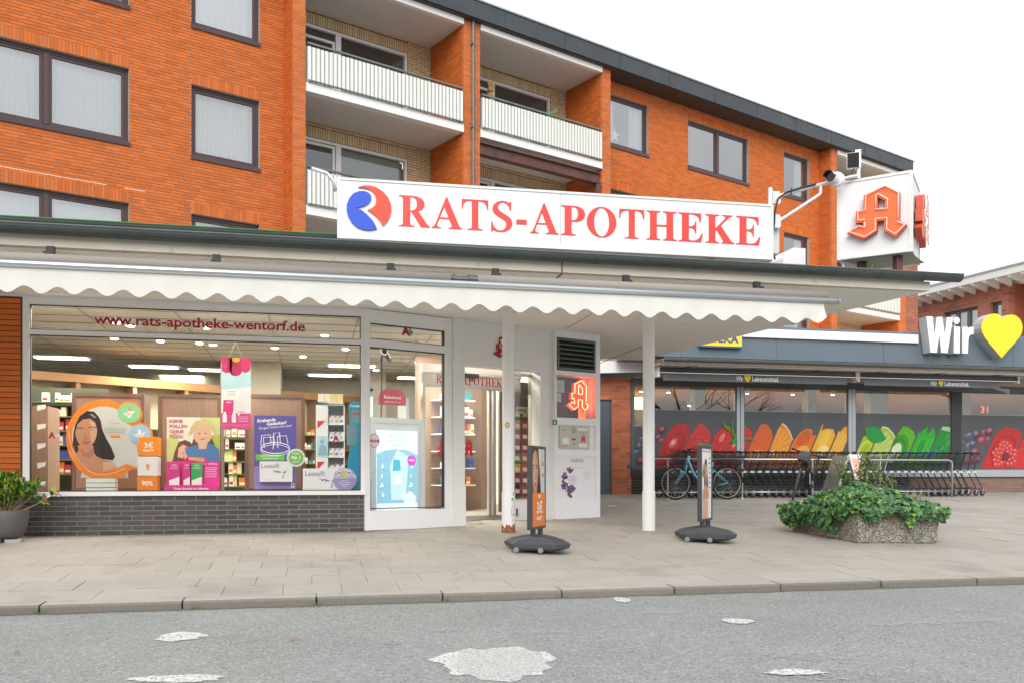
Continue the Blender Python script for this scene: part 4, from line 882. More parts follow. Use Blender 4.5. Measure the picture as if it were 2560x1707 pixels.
        if kind in ('orange', 'limes', 'wedge'):
            cx2, cy2 = u0+W_*.18, vt+H*.86
            for i in range(7):
                a0 = 5+i*20; P_(clampu([(cx2, cy2)]+arc(cx2, cy2, W_*.86, H*.70, a0+2, a0+16, 5)), 1, 2+i*.05)
            P_(clampu([(cx2-3, cy2-5), (cx2+5, cy2-7), (cx2+8, cy2+4), (cx2+2, cy2+9), (cx2-6, cy2+4)]), 2, 4)
            rim = [(u0+1+(W_-2)*x, vt+H*y) for x, y in crown]; P_(rim+[(x, y+3.2) for x, y in reversed(rim)], 2 if kind != 'wedge' else 3, 5)
        if kind in ('otom', 'lemon'):
            P_(clampu(arc(u0+W_*.45, vt+H*.42, W_*.30, H*.24)), 1, 2); P_(clampu(arc(u0+W_*.62, vt+H*.82, W_*.34, H*.2)), 2, 3); P_(clampu(arc(u0+W_*.2, vt+H*.9, W_*.24, H*.14)), 3 if kind == 'lemon' else 0, 3.5)
            if kind == 'otom':
                for i in range(5): a_1 = rad(20+i*72); x_, y_ = u0+W_*.35, vt+H*.24; P_([(x_-1.4*math.sin(a_1), y_-1.4*math.cos(a_1)), (x_+8*math.cos(a_1), y_-6*math.sin(a_1)), (x_+1.4*math.sin(a_1), y_+1.4*math.cos(a_1))], 3, 5+i*.1)
        if kind == 'lime': P_(clampu(arc(cx, cy+5, W_*.42, H*.40)), 2, 2); P_(clampu(arc(cx+2, cy+8, W_*.34, H*.34)), 0, 3); P_([(cx-4, vt+H*.15), (cx-2.5, vt+H*.15), (cx-4, vt-8), (cx-5, vt-8)], 1, 4)
        if kind == 'kiwi':
            cx2, cy2 = u0+W_*.25, vt+H*.85
            P_(clampu(arc(cx2, cy2, W_*.62, H*.60)), 1, 2)
            for i in range(19): a_1 = rad(-5+i*9); x_, y_ = cx2+W_*.44*math.cos(a_1), cy2-H*.43*math.sin(a_1); P_(clampu(arc(x_, y_, 1.1, 2.2, n=6)), 3, 3+i*.02)
            P_(clampu(arc(cx2, cy2, W_*.30, H*.32)), 2, 4)
        if kind == 'gpep':
            for i in range(4): x_ = u0+W_*(.2+.2*i); P_(clampu([(x_, vb), (x_+1.5, vb), (x_+3+i, vt+H*.4), (x_+2+i, vt+H*.4)]), 2, 2+i*.1)
            P_(clampu(arc(cx-3, cy, W_*.18, H*.2)), 1, 3)
        if kind == 'cuc':
            for i in range(9): x_, y_ = u0+W_*r_.uniform(.1, .85), vt+H*r_.uniform(.2, .9); P_(clampu([(x_, y_), (x_+5, y_), (x_+5, y_+9), (x_, y_+10)]), 1+i % 2, 2+i*.2)
            P_([(u0+3, vt+H*.10), (u0+5, vt+1), (u0+W_*.5, vt+2), (u1-4, vt+H*.14), (u1-8, vt+H*.2), (u0+W_*.4, vt+H*.15)], 3, 5)
    return q.build('fruit_picture', mts, film)
def film_pane(a0, a1):
    q = MB(FM); q.face([q.P(a0+.02, 1.27, .012), q.P(a1-.02, 1.27, .012), q.P(a1-.02, 2.62, .012), q.P(a0+.02, 2.62, .012)]); o = q.build('window_film', fm, mkt)
    q = MB(FM); q.box(a0+.02, a1-.02, 2.618, 2.626, .009, .013); q.build('film_edge', paint('c8ccce', .6), o); return o
film = film_pane(*PAN[0])
for k, (u0, u1, vt, kd) in enumerate(((1577, 1592, 1066, 'blue'), (1593, 1640, 1052, 'plum'), (1642, 1700, 1057, 'pome'), (1702, 1758, 1056, 'rasp'), (1762, 1810, 1058, 'straw'), (1812, 1838, 1054, 'tom'))):
    strip('s', u0, u1, vt, kd, 1168)
film = film_pane(*PAN[1])
for u0, u1, vt, kd in ((1826, 1860, 1062, 'tom'), (1862, 1912, 1057, 'peach'), (1914, 1963, 1056, 'orange'), (1965, 2018, 1060, 'otom'), (2020, 2065, 1058, 'lemon'), (2067, 2100, 1064, 'wedge')): strip('s', u0, u1, vt, kd, 1168)
film = film_pane(*PAN[2])
for u0, u1, vt, kd in ((2135, 2169, 1078, 'lime'), (2170, 2217, 1064, 'limes'), (2219, 2267, 1064, 'kiwi'), (2269, 2317, 1064, 'gpep'), (2319, 2362, 1064, 'cuc')): strip('s', u0, u1, vt, kd, 1168)
q = MB(FM); lf = [on(FM, 2060+x/4.704, 980+y/4.704, .030) for x, y in ((480, 430), (510, 408), (560, 403), (620, 408), (670, 435), (700, 490), (732, 545), (690, 575), (640, 590), (570, 588), (520, 550), (495, 490))]; q.poly(lf, .030); q.build('leaf_picture', lit('1a9c3c', .8, .05), film)
film = film_pane(*PAN[3])
for u0, u1, vt, kd in ((2385, 2425, 1066, 'blue'), (2412, 2455, 1064, 'plum'), (2462, 2533, 1068, 'pome'), (2536, 2600, 1068, 'straw')): strip('s', u0, u1, vt, kd, 1170)
q = MB(FM); k = 0
cx, cy = on(FM, 2513, 1140, .02)
for i in range(34):
    t = i*2.4; r1 = .06+.30*math.sqrt(i/34); x_, y_ = cx+r1*math.cos(t), cy+r1*math.sin(t)*.95
    if y_ < 1.27+.08: continue
    for r0_, m_, dz in ((.085, 1, 0), (.07, 0, .0004), (.03, 2, .0008)): q.poly(ell(x_-.01*m_, y_+.01*m_, r0_, r0_*.9, 14), +.0215+.0002*i+dz*.3, m=m_)
q.poly(ell(cx, cy, .11, .11, 18), .032, m=3); q.build('raspberry_picture', [lit('d5413f'), lit('b83032'), lit('ec8a82'), lit('7a2a34')], film)
# green stalks over the first mullion
for pts, pn in (([(1160, 330), (1185, 345), (1200, 480), (1238, 530), (1240, 580), (1190, 605), (1165, 580), (1205, 540), (1175, 480), (1178, 380)], 0), ([(1065, 345), (1110, 390), (1150, 420), (1165, 470), (1120, 440), (1080, 400)], 0), ([(1312, 545), (1370, 528), (1440, 555), (1380, 560), (1330, 556), (1310, 556)], 1), ([(1315, 430), (1330, 380), (1372, 360), (1345, 395)], 1)):
    q = MB(FM); q.poly([on(FM, 1580+x/4.704, 980+y/4.704, .045) for x, y in pts], .045); q.build('stalk_picture', lit('2c9a34', .8, .08), mkt)
# room behind
q = MB(); q.box(5.0, 24, YM+.26, 34, 3.30, 3.36); q.build('market_ceiling', m_browni, mkt)
q = MB(); q.box(5.0, 24, YM+.26, 34, .62, .68); q.build('market_floor', mat('grey_tile_floor', (.2, .19, .17), .3), mkt)
q = MB(); q.box(5, 24, 33.9, 34, .6, 3.3); q.box(23.9, 24, 20, 34, .6, 3.3); q.box(5, 5.1, 20, 34, .6, 3.3); q.build('market_inner_wall', m_amber, mkt)
q = MB(); q.box(7.4, 9.2, 23.5, 23.6, 2.45, 3.3); q.build('cream_bulkhead', mat('cream_bulkhead', (.75, .62, .32), .8, emit=.25), mkt)
for x0, x1, y_ in ((9.05, 9.35, 20.4), (12.2, 12.42, 20.6), (13.9, 14.4, 20.5), (17.0, 17.25, 21)):
    q = MB(); q.box(x0, x1, y_, y_+.3, .66, 3.3); q.build('inner_column', mat('green_grey_column', (.30, .36, .30), .6), mkt)
r2 = random.Random(21)
q = MB()
for i in range(26):
    x_ = 6+i*.7; h = r2.uniform(1.2, 2.0); q.box(x_, x_+.6, 24+r2.uniform(0, 5), 29.5, .66, .66+h, m=i % 4)
q.build('shelving', [paint('7a3a20', .5), paint('4a3a2c', .5), paint('a8642c', .5), paint('3c4438', .5)], mkt, kind='stuff')
m_ml = mat('lit_tube_warm', (1, .85, .60), .5, emit=9.0)
for i, (u, v) in enumerate(sorted(((1671, 981), (1868, 984), (1982, 986), (2082, 987), (1603, 979), (1724, 1014)))):
    a, b = on(Fr((0, 20.7, 0)), u, v); q = MB(); q.lathe([(.045, 0), (.05, .10)], 12, a, 20.7, cz=b+.012, m=1); q.lathe([(.042, 0), (.042, .01)], 12, a, 20.7, cz=b); q.build('spotlight', [m_ml, m_white], label='%s of the small lit ceiling spotlights behind the supermarket glass, from left' % nth(i), cat='lamp', group='lit spotlights in the supermarket')
for i, (u0, u1, v, y_) in enumerate(sorted(((1938, 1988, 998, 24), (2050, 2098, 1005, 26), (2232, 2274, 998, 24), (2284, 2306, 1023, 28), (2354, 2378, 989, 22.5), (2354, 2378, 1000, 24), (2355, 2378, 1026, 30), (2451, 2530, 990, 22.5), (2451, 2524, 1002, 25), (2415, 2480, 1013, 27), (2463, 2512, 1019, 29), (1708, 1730, 992, 25), (1690, 1720, 1011, 29)))):
    f_ = Fr((0, y_, 0)); a0, b0 = on(f_, u0, v); a1, _ = on(f_, u1, v); q = MB(); q.box(a0, a1, y_-.4, y_+.4, b0, b0+.04); q.build('tube_lamp', m_ml, label='%s of the lit warm strip lamps under the supermarket ceiling, counted from the left' % nth(i), cat='lamp', group='lit strip lamps in the supermarket')
for x, y, e in ((9, 23, 130), (12.5, 23.5, 130), (17.5, 23, 190), (19.5, 27, 130)):
    l = bpy.data.lights.new('market_lamp', 'AREA'); l.energy = e; l.size = 2; l.color = (1, .78, .5); o = bpy.data.objects.new('market_lamp', l); COL.objects.link(o); o.location = (x, y, 3.25)
q = MB(Fr((0, 22, 0))); f_ = q.fr; a0, a1, b0, b1 = rect(f_, 2452, 1015, 2470, 1031); text(q, '31', a0, a1, b0, b1, 0); q.build('checkout_number', mat('lit_red_digits', (1, .12, .03), .5, emit=1.6), mkt)
# roof edge, gutter, pipes, fascia
q = MB(); q.box(7.36, 22, 18.15, 19.45, 3.50, 3.55); q.box(7.36, 22, 18.15, 19.6, 3.55, 3.62, 1); mr_ = q.build('market_roof', [mat('beige_soffit', (.46, .41, .36), .8), mat('mossy_roof_edge', (.19, .19, .15), .95, var=.4, vs=5, bump=.5, bs=60)], mkt)
q = MB(); q.box(7.36, 22, 19.3, 19.60, 3.34, 3.5); q.build('wall_strip', mat('pinkish_wall_strip', (.42, .36, .32), .8), mkt)
gutter(7.3, 22, 18.08, 3.60, .06, m_gutg, 'gutter', mr_, [7.6+i*.72 for i in range(16)], m_rail)
q = MB(); q.tube([(7.36, 18.3, 3.515), (22, 18.3, 3.515)], .042, 12); q.build('white_pipe', m_whitec, mr_, smooth=True)
for i in range(9):
    x_ = 8.0+i*1.55; q = MB(); q.box(x_, x_+.18, 18.28, 18.5, 3.45, 3.475); q.build('pipe_bracket', m_gutg, mr_)
FG = Fr((0, 18.55, 0)); q = MB(FG); q.box(6.6, 22, 3.70, 4.43, -.6, 0); fas = q.build('fascia', m_fasc, mkt)
q = MB(FG); q.box(6.6, 22, 3.615, 3.70, -.5, -.12); 
for i in range(34): q.box(6.7+i*.42, 6.715+i*.42, 3.615, 3.70, -.12, -.09)
q.build('seamed_sheet', mat('brown_seamed_sheet', (.20, .12, .11), .6, metal=.2), mkt)
a0, a1, b0, b1 = rect(FG, 1700, 822, 2298, 842); q = MB(FG); b0 = on(FG, 1960, 846, .05)[1]; b1 = on(FG, 1960, 825, .05)[1]; q.box(7.4, on(FG, 2296, 830, .08)[0], b0, b1, .002, .08); q.build('white_light_band', m_whitec, fas)
q = MB(FG)
for x_ in (7.9, 10.2, 12.9, 14.2, 16.4): q.box(x_, x_+.012, 3.702, 4.428, .001, .004)
q.build('panel_seam', m_dgrey, fas)
# yellow and blue shop sign half hidden by the canopy
a0, a1, b0, b1 = rect(FG, 1752, 818, 1857, 870, .14)
sg = thing('yellow_sign', 'yellow and blue sign on the grey fascia, half hidden by the pharmacy canopy', 'sign', FG(a0, b0, .1))
q = MB(FG); q.box(a0, a1, b0, b1, .003, .13); q.build('blue_case', paint('1e72b8', .8), sg); q = MB(FG); q.box(a0+.025, a1-.025, b0+.03, b1-.02, .13, .145); q.build('yellow_face', paint('ffe02e', .85), sg)
ta0, ta1, tb0, tb1 = rect(FG, 1758, 836, 1847, 858, .15); q = MB(FG); text(q, 'EDEKA', ta0+.03, ta1, tb0, tb1, .15, bold=.03); q.build('lettering', paint('2b50a8', .8), sg)
# big letters and heart
FW = Fr((0, 18.25, 0)); zz = lambda L_: [on(FW, 2280+x/5.6, 640+y/5.6) for x, y in L_]
ws = thing('slogan_sign', 'large white letters and yellow heart standing on the supermarket fascia', 'sign', FW(17, 3.8, 0))
m_let = mat('white_letter_face', (.82, .84, .86), .4); m_sid = mat('grey_letter_side', (.42, .45, .48), .5)
for nm, pts in (('letter', [(200, 848), (290, 848), (315, 1105), (348, 855), (425, 855), (460, 1100), (490, 858), (575, 862), (500, 1355), (410, 1350), (383, 1100), (348, 1350), (260, 1348)]), ('letter', [(590, 990), (672, 992), (668, 1360), (585, 1358)]), ('letter_dot', ell(625, 905, 44, 49, 18)), ('letter', [(705, 992), (785, 994), (786, 1020), (805, 1000), (862, 988), (862, 1095), (822, 1100), (797, 1130), (790, 1180), (782, 1362), (705, 1360)])):
    q = MB(FW); p_ = zz(pts); outline(q, 'l%d%d' % (pts[0][0], len(pts)), [p_], lambda x, y: (x, y), -.27, .27, 0, 1); q.build(nm, [m_let, m_sid], ws)
hp = [(1268, 885), (1250, 850), (1215, 822), (1170, 810), (1120, 812), (1060, 838), (1010, 885), (980, 945), (972, 1010), (985, 1070), (1015, 1130), (1080, 1220), (1170, 1325), (1255, 1425), (1340, 1325), (1440, 1215), (1510, 1130), (1540, 1070), (1550, 1005), (1540, 940), (1510, 882), (1460, 838), (1400, 822), (1340, 830), (1295, 852)]
q = MB(FW); outline(q, 'heart', [zz(hp)], lambda x, y: (x, y), -.30, .30, 0, 1); q.build('heart', [paint('ffdf28', .88), mat('silver_heart_side', (.55, .56, .56), .4, metal=.3)], ws)
# two dark awnings
m_dawn = mat('charcoal_canvas', (.17, .18, .19), .85, var=.12, vs=3, bump=.3, bs=12)
FV = Fr((0, 18.72, 0))
def heart(mb, cx, cy, s, c, m):
    mb.poly([(cx+s*x, cy+s*y) for x, y in ((0, .62), (-.12, .8), (-.35, .98), (-.65, .98), (-.92, .75), (-1, .4), (-.85, .0), (-.45, -.5), (0, -1), (.45, -.5), (.85, .0), (1, .4), (.92, .75), (.65, .98), (.35, .98), (.12, .8))], c, m=m)
for i, (u0, u1, e0, e1, tu, lb) in enumerate(((1658, 2118, 1650, 2140, (1839, 1857, 1859, 1876, 1879, 1946), 'charcoal awning with white lettering above the left supermarket windows'), (2160, 2500, 2150, 2545, (2324, 2341, 2344, 2357, 2360, 2421), 'charcoal awning with white lettering over the right supermarket windows beside the dark corner post'))):
    x0, x1, y0, y1 = on(FV, u0, 940)[0], on(FV, u1, 940)[0], on(FV, e0, 940)[0], on(FV, e1, 940)[0]
    t_ = thing('dark_awning', lb, 'awning', FV((x0+x1)/2, 3.2, 0))
    q = MB(FV); q.tube([(y0, 3.43, -.08), (y1, 3.43, -.08)], .062, 12); q.build('rolled_fabric', m_dawn, t_, smooth=True)
    q = MB(FV); q.box(y0-.03, y1+.03, 3.365, 3.38, -.04, .02); q.build('front_bar', m_chrome, t_)
    q = MB(FV); q.box(y0-.06, y0-.0, 3.28, 3.50, -.2, .0); q.box(y1, y1+.05, 3.33, 3.50, -.2, .0); q.build('end_bracket', m_whitec, t_, kind=None)
    q = MB(FV); n = 90; b0 = 0
    for k in range(n+1):
        x_ = x0+(x1-x0)*k/n
        for j in range(4): q.v.append(q.P(x_, 3.363-.163*j/3, .012*math.sin(x_*5+i)*j/3+.006*math.sin(x_*19)*j/3))
    for k in range(n):
        for j in range(3): a = k*4+j; q.f.append((a, a+1, a+5, a+4)); q.m.append(0)
    q.build('valance', m_dawn, t_, smooth=True)
    zt, zb = 3.335, 3.225; q = MB(FV); c_ = .024
    a = [on(FV, z, 940)[0] for z in tu]
    text(q, 'Wir', a[0], a[1], zb, zt, c_, bold=.035); text(q, 'Lebensmittel.', a[4], a[5], zb, zt, c_, bold=.035); heart(q, (a[2]+a[3])/2, (zb+zt)/2, (a[3]-a[2])/2, c_, 1)
    q.build('lettering', [paint('f4f4f2', .85), paint('ffd92a', .85)], t_)
q = MB(FV); q.poly([(15.95, 3.20), (16.45, 3.20), (16.45, 3.05), (16.3, 3.12)], .0) ; q.build('hanging_cloth_corner', m_dawn, mkt)
# ------------------------------------------------------------------ brick building far right
def farbrick(name, c1, c2, c3):
    m = bpy.data.materials.new(name); m.use_nodes = True; t = m.node_tree; p = t.nodes['Principled BSDF']; L = t.links.new; tc = t.nodes.new('ShaderNodeTexCoord'); sp = t.nodes.new('ShaderNodeSeparateXYZ'); cb = t.nodes.new('ShaderNodeCombineXYZ'); L(tc.outputs['Object'], sp.inputs[0]); L(sp.outputs['Y'], cb.inputs['X']); L(sp.outputs['Z'], cb.inputs['Y'])
    b = t.nodes.new('ShaderNodeTexBrick'); b.inputs['Scale'].default_value = 1; b.inputs['Brick Width'].default_value = .36; b.inputs['Row Height'].default_value = .10; b.inputs['Mortar Size'].default_value = .006; b.inputs['Bias'].default_value = -.45
    b.inputs['Color1'].default_value = (*c1, 1); b.inputs['Color2'].default_value = (*c2, 1); b.inputs['Mortar'].default_value = (*c3, 1); L(cb.outputs[0], b.inputs['Vector']); L(b.outputs[0], p.inputs['Base Color']); p.inputs['Roughness'].default_value = .85; return m
FB = Fr((28.4, 38.1, 0), math.atan2(-5.7, .8)); fb = thing('brick_house', 'distant red brick building with white projecting roof behind the heart sign', 'building', (28.6, 36, .9))
m_fb = farbrick('flamed_brick', (.42, .15, .10), (.10, .05, .05), (.34, .24, .20))
hl = []
for u0, u1, vt in ((2358, 2444, 765), (2475, 2504, 752)):
    a0, _ = on(FB, u0, 800); a1, b1 = on(FB, u1, vt); hl.append((a0, a1, b1-2.2, b1))
aC = on(FB, 2520, 700)[0]
q = MB(FB); backing(q, -6, aC, .5, 9.3, hl, -.4, 0, e=0); q.build('wall', m_fb, fb)
q = MB(FB); q.box(aC+1.3, aC+8, .5, 9.3, -4, -1.2); q.build('clad_wall', m_whitec, fb); q = MB(FB); q.box(aC-.4, aC, .5, 9.3, -1.2, -.4); q.box(aC, aC+1.3, .5, 9.3, -1.2, -.8); q.build('wall_return', m_orange2, fb)
for h in hl:
    q = MB(FB); ring(q, *h, .12, -.28, -.18); n = 3 if h[1]-h[0] > 1.5 else 1
    for i in range(1, n): x_ = h[0]+(h[1]-h[0])*i/n; q.box(x_-.09, x_+.09, h[2], h[3], -.28, -.18)
    w_ = q.build('window', m_dgrey, fb); q = MB(FB); q.face([q.P(h[0], h[2], -.24), q.P(h[1], h[2], -.24), q.P(h[1], h[3], -.24), q.P(h[0], h[3], -.24)]); q.build('pane', g_win, w_)
    q = MB(FB); curtain(q, h[0], h[1], h[2], h[3], -.4, .02, .3); q.build('curtain', m_curt, w_)
q = MB(FB); q.box(-6, 20, 9.42, 9.72, -5, .9); rf_ = q.build('roof', mat('white_roof_edge', (.74, .76, .77), .5), fb); q = MB(FB); q.box(-6, 20, 9.72, 9.80, -5, .95); q.build('zinc_edge', m_lgrey, rf_)
for i in range(24): q = MB(FB); q.poly([(0, 9.15), (0, 9.42), (.85, 9.42), (.85, 9.34)], 0); a_ = -5.5+i*.62; q.v = [FB(a_, z, c) for c, z in ((0, 9.12), (0, 9.42), (.85, 9.42), (.85, 9.34))]+[FB(a_+.12, z, c) for c, z in ((0, 9.12), (0, 9.42), (.85, 9.42), (.85, 9.34))]; q.f = [(0, 1, 2, 3), (4, 7, 6, 5), (0, 3, 7, 4), (3, 2, 6, 7)]; q.m = [0]*4; q.build('rafter', m_whitec, rf_)
# ------------------------------------------------------------------ long light box sign on the canopy roof
sa = math.atan2(-.12, 5.57); FN = Fr((.301, 11.0, 0), sa); LN = 5.63
sgn = thing('light_box_sign', 'long white light box sign with red serif capitals and a red and blue round emblem', 'sign', (3, 11, 3.7))
m_box = mat('sign_face_white', (.74, .75, .76), .35, var=.015, dirt=((.60, .62, .48), 2.6, .70, .5)); m_boxe = mat('weathered_sign_edge', (.72, .73, .70), .5, var=.08, dirt=((.36, .38, .22), 4.0, .60, .7))
m_redl = mat('faded_red_letters', (.68, .055, .04), .4, var=.03)
zt0, zb0 = 4.669, 3.943
q = MB(FN); q.box(0, LN, zb0, zt0, -.26, -.015); q.build('case', m_boxe, sgn)
q = MB(FN); ring(q, 0, LN, zb0, zt0, .028, -.015, .012); q.build('frame', m_boxe, sgn)
for i, (a0, a1) in enumerate(((.028, 2.75), (2.756, LN-.028))): q = MB(FN); q.box(a0, a1, zb0+.028, zt0-.028, -.012, .0); q.build('face_panel', m_box, sgn)
for a in (.75, 2.6, 4.75):
    for da in (0,): q = MB(FN); q.box(a, a+.10, 3.70, zb0, -.20, -.10); q.build('post', m_steel, sgn)
def fits(letters):
    for ch, u0, u1, vt, vb in letters:
        a0, b1 = on(FN, u0, vt, .004); a1, b0 = on(FN, u1, vb, .004); w_, lp = GL[ch]; q = MB(FN)
        k_ = 100 if ch != '-' else 40; lo = 0 if ch != '-' else 23
        outline(q, ch, lp, lambda x, y: (a0+(a1-a0)*x/w_, b0+(b1-b0)*(y-lo)/(k_-lo)), .001, .005); q.build('letter', m_redl, sgn)
def vb_(u): return 566+(611.4-566)*(u-997)/(1840-997)
def vt_(u): return 488.3+(540.4-488.3)*(u-997)/(1840-997)
fits([(c, u0, u1, vt_(u0), vb_(u1)) for c, u0, u1 in (('R', 997, 1075), ('A', 1079, 1156), ('T', 1154, 1221), ('S', 1228, 1281), ('A', 1325, 1397), ('P', 1402, 1463), ('O', 1467, 1541), ('T', 1548, 1611), ('H', 1616, 1692), ('E', 1696, 1757), ('K', 1763, 1836), ('E', 1840, 1901))]+[('-', 1291, 1317, 549.5, 563)])
ze = lambda L_: [on(FN, 840+x/4.2, 430+y/4.2) for x, y in L_]
blue = [(215, 385), (290, 368), (340, 340), (365, 300), (368, 260), (345, 228), (300, 209), (240, 209), (180, 235), (138, 285), (114, 345), (112, 410), (130, 480), (170, 545), (225, 592), (290, 615), (360, 620), (428, 608), (415, 570), (385, 520), (330, 460), (270, 410), (230, 393)]
redp = [(232, 170), (280, 152), (350, 149), (420, 168), (490, 212), (545, 275), (575, 345), (580, 410), (566, 470), (535, 528), (490, 575), (465, 525), (425, 478), (380, 440), (332, 406), (375, 390), (410, 358), (422, 315), (418, 270), (400, 230), (365, 198), (315, 178), (262, 172)]
q = MB(FN); outline(q, 'eb', [ze(blue)], lambda x, y: (x, y), .001, .022); em = q.build('emblem_blue', paint('2a5ae0', .8), sgn)
q = MB(FN); outline(q, 'er', [ze(redp)], lambda x, y: (x, y), .001, .022); q.build('emblem_red', paint('f2503a', .85), sgn)
# ------------------------------------------------------------------ cube sign with two pharmacy letters
E1, E2 = Vector((6.976, 11.05, 0)), Vector((7.644, 10.39, 0)); d1 = (E2-E1).normalized(); W1 = (E2-E1).length
cub = thing('cube_sign', 'white cube shaped sign on the roof corner carrying raised red gothic letters', 'sign', (7.5, 11, 3.7))
FQ = Fr(E1, U=d1, W=Z, Nn=Vector((d1.y, -d1.x, 0))); d2 = Vector((.67, .74, 0)).normalized(); FQ2 = Fr(E2, U=d2, W=Z, Nn=Vector((d2.y, -d2.x, 0)))
zb, zt = 4.03, 5.09
E4 = E1+d2*W1; E3 = E2+d2*W1
q = MB(GF); q.poly([(E1.x, E1.y), (E2.x, E2.y), (E3.x, E3.y), (E4.x, E4.y)], zb, zt); q.build('case', m_box, cub, fix=True)
q = MB(FQ); ring(q, 0, W1, zb, zt, .035, .001, .012); q.build('face_rim', m_boxe, cub); q = MB(FQ2); ring(q, 0, W1, zb, zt, .035, .001, .012); q.build('face_rim', m_boxe, cub)
q = MB(FQ); q.face([q.P(.05, zb-.004, -.05), q.P(W1-.02, zb-.004, -.05), q.P(W1+.05, zb-.004, -.8), q.P(.3, zb-.004, -.8)]); q.build('underside', mat('greenish_underside', (.36, .40, .32), .8, var=.15, dirt=((.2, .28, .14), 2, .55, .5)), cub)
m_neb = mat('orange_red_letter', (.85, .15, .035), .4, var=.05, vs=3); m_nes = mat('dull_red_side', (.55, .075, .04), .5, var=.1); m_tube = mat('clear_neon_tube', (.88, .74, .72), .15)
ga = on(FQ, 2060+352/6.273, 430+965/6.273, .10); gb = on(FQ, 2060+1298/6.273, 430+832/6.273, .10); gt_ = on(FQ, 2060+965/6.273, 430+205/6.273, .10); gl = on(FQ, 2060+632/6.273, 430+1058/6.273, .10)
A0, AW, B0, BH = ga[0], gb[0]-ga[0], gl[1], gt_[1]-gl[1]
for fr_, A0_ in ((FQ, A0), (FQ2, (W1-AW)/2)):
    q = MB(fr_); big_a(q, A0_, B0, AW, BH, .02, .085, 0, 1); lt = q.build('gothic_letter', [m_neb, m_nes], cub)
    for L_, cl_ in ((GT1, False), (GT2, False), (GT3, False)):
        q = MB(fr_); q.tube([(A0_+x*AW, B0+y*BH, .135) for x, y in L_], .008, 6)
        q.build('neon_tube', m_tube, lt, smooth=True)
for p_ in (E1+d1*.28+d2*.25, E1+d1*.75+d2*.15, E1+d1*.3+d2*.8):
    q = MB(); q.box(p_.x-.045, p_.x+.045, p_.y-.045, p_.y+.045, 3.70, zb); q.build('post', m_steel, cub)
q = MB(); q.tube([(E1.x+.12, E1.y+.05, zb), (E1.x+.1, E1.y, 3.9), (E1.x+.15, E1.y-.03, 3.78), (E1.x+.25, E1.y, 3.74)], .014, 6); q.tube([(E1.x+.5, E1.y-.1, zb), (E1.x+.38, E1.y-.1, 3.74)], .006, 5); q.build('cable', m_white, cub)
# ------------------------------------------------------------------ camera mast beside the sign
m_galv = mat('painted_galvanised_tube', (.70, .71, .71), .35, metal=.35, var=.04)
YC = 10.95; FK = Fr((0, YC, 0)); pk = lambda u, v, c=0.0: (*on(FK, u, v, c), c)
ms = thing('bracket_mast', 'white steel mast with braced arm at the right end of the long sign', 'mast', (5.93, YC, 3.7))
q = MB(FK); a, b = on(FK, 1926, 471); q.tube([(a, 3.72, 0), (a, b, 0)], .030, 12); q.build('pole', m_galv, ms)
q = MB(FK); q.tube([pk(1938, 493), pk(1985, 480, .03), pk(2060, 460, .06), pk(2120, 444, .09), pk(2146, 440, .1)], .024, 10); q.tube([pk(2146, 447, .1), pk(2146, 415, .1)], .026, 10); q.build('arm', m_galv, ms)
q = MB(FK); q.tube([pk(1938, 556), pk(1950, 552), pk(2045, 490, .04), pk(2051, 484, .05), pk(2051, 466, .055)], .022, 10); q.build('brace', m_galv, ms)
for v0, v1 in ((480, 512), (538, 572)):
    a0, a1, b0, b1 = rect(FK, 1930, v0, 1947, v1); q = MB(FK); q.box(a0, a1, b0, b1, .02, .032); q.box(a0+.03, a1+.02, b0+.02, b1-.02, -.03, .02); q.build('clamp_plate', m_galv, ms)
q = MB(FK); q.tube([pk(2040, 461, .09), pk(2000, 471, .075), pk(1965, 482, .06), pk(1945, 498, .05), pk(1937, 530, .05), pk(1936, 560, .05), pk(1930, 590, .05), pk(1928, 620, .05), pk(1938, 650, .05)], .012, 6)
for u, v in ((2036, 467), (1979, 478)): q.tube([pk(u, v-8, .06), pk(u, v+9, .06)], .006, 5)
q.build('cable', m_black, ms)
sc_ = thing('security_camera', 'white bullet security camera with black lens hood on the mast arm', 'camera', FK(*on(FK, 2075, 448), .1))
c0 = Vector(FK(*on(FK, 2092, 450, .1), .1)); dirc = Vector((-.80, -.58, -.07)).normalized()
def along(mb, o, d, prof, n=20, m=0):
    up = Z.copy(); s1 = d.cross(up).normalized(); up = s1.cross(d); base = len(mb.v)
    for r, h in prof:
        for k in range(n): t = 2*math.pi*k/n; mb.v.append(tuple(o+d*h+s1*(r*math.cos(t))+up*(r*math.sin(t))))
    for i in range(len(prof)-1):
        for k in range(n): A = base+i*n; B = A+n; mb.f.append((A+k, A+(k+1) % n, B+(k+1) % n, B+k)); mb.m.append(m)
    mb.f.append(tuple(base+k for k in reversed(range(n)))); mb.m.append(m); mb.f.append(tuple(base+(len(prof)-1)*n+k for k in range(n))); mb.m.append(m)
q = MB(); along(q, c0, dirc, [(.05, -.04), (.098, -.03), (.100, .02), (.09, .035), (.05, .05), (.045, .12), (.066, .15), (.068, .20)]); q.build('housing', m_whitec, sc_)
q = MB(); along(q, c0, dirc, [(.060, .201), (.060, .215)]); q.build('lens', mat('black_lens_glass', (.012, .012, .014), .08), sc_)
q = MB(); s1 = dirc.cross(Z).normalized(); up = s1.cross(dirc); n = 12; b0 = 0
for h in (.10, .29):
    for k in range(n+1): t = rad(10+160*k/n); q.v.append(tuple(c0+dirc*h+s1*(.076*math.cos(t))+up*(.076*math.sin(t))))
for k in range(n): q.f.append((k, k+1, n+2+k, n+1+k)); q.m.append(0)
q.build('hood', [m_whitec], sc_); q = MB(); b0 = 0
for h in (.105, .289):
    for k in range(n+1): t = rad(10+160*k/n); q.v.append(tuple(c0+dirc*h+s1*(.074*math.cos(t))+up*(.074*math.sin(t))))
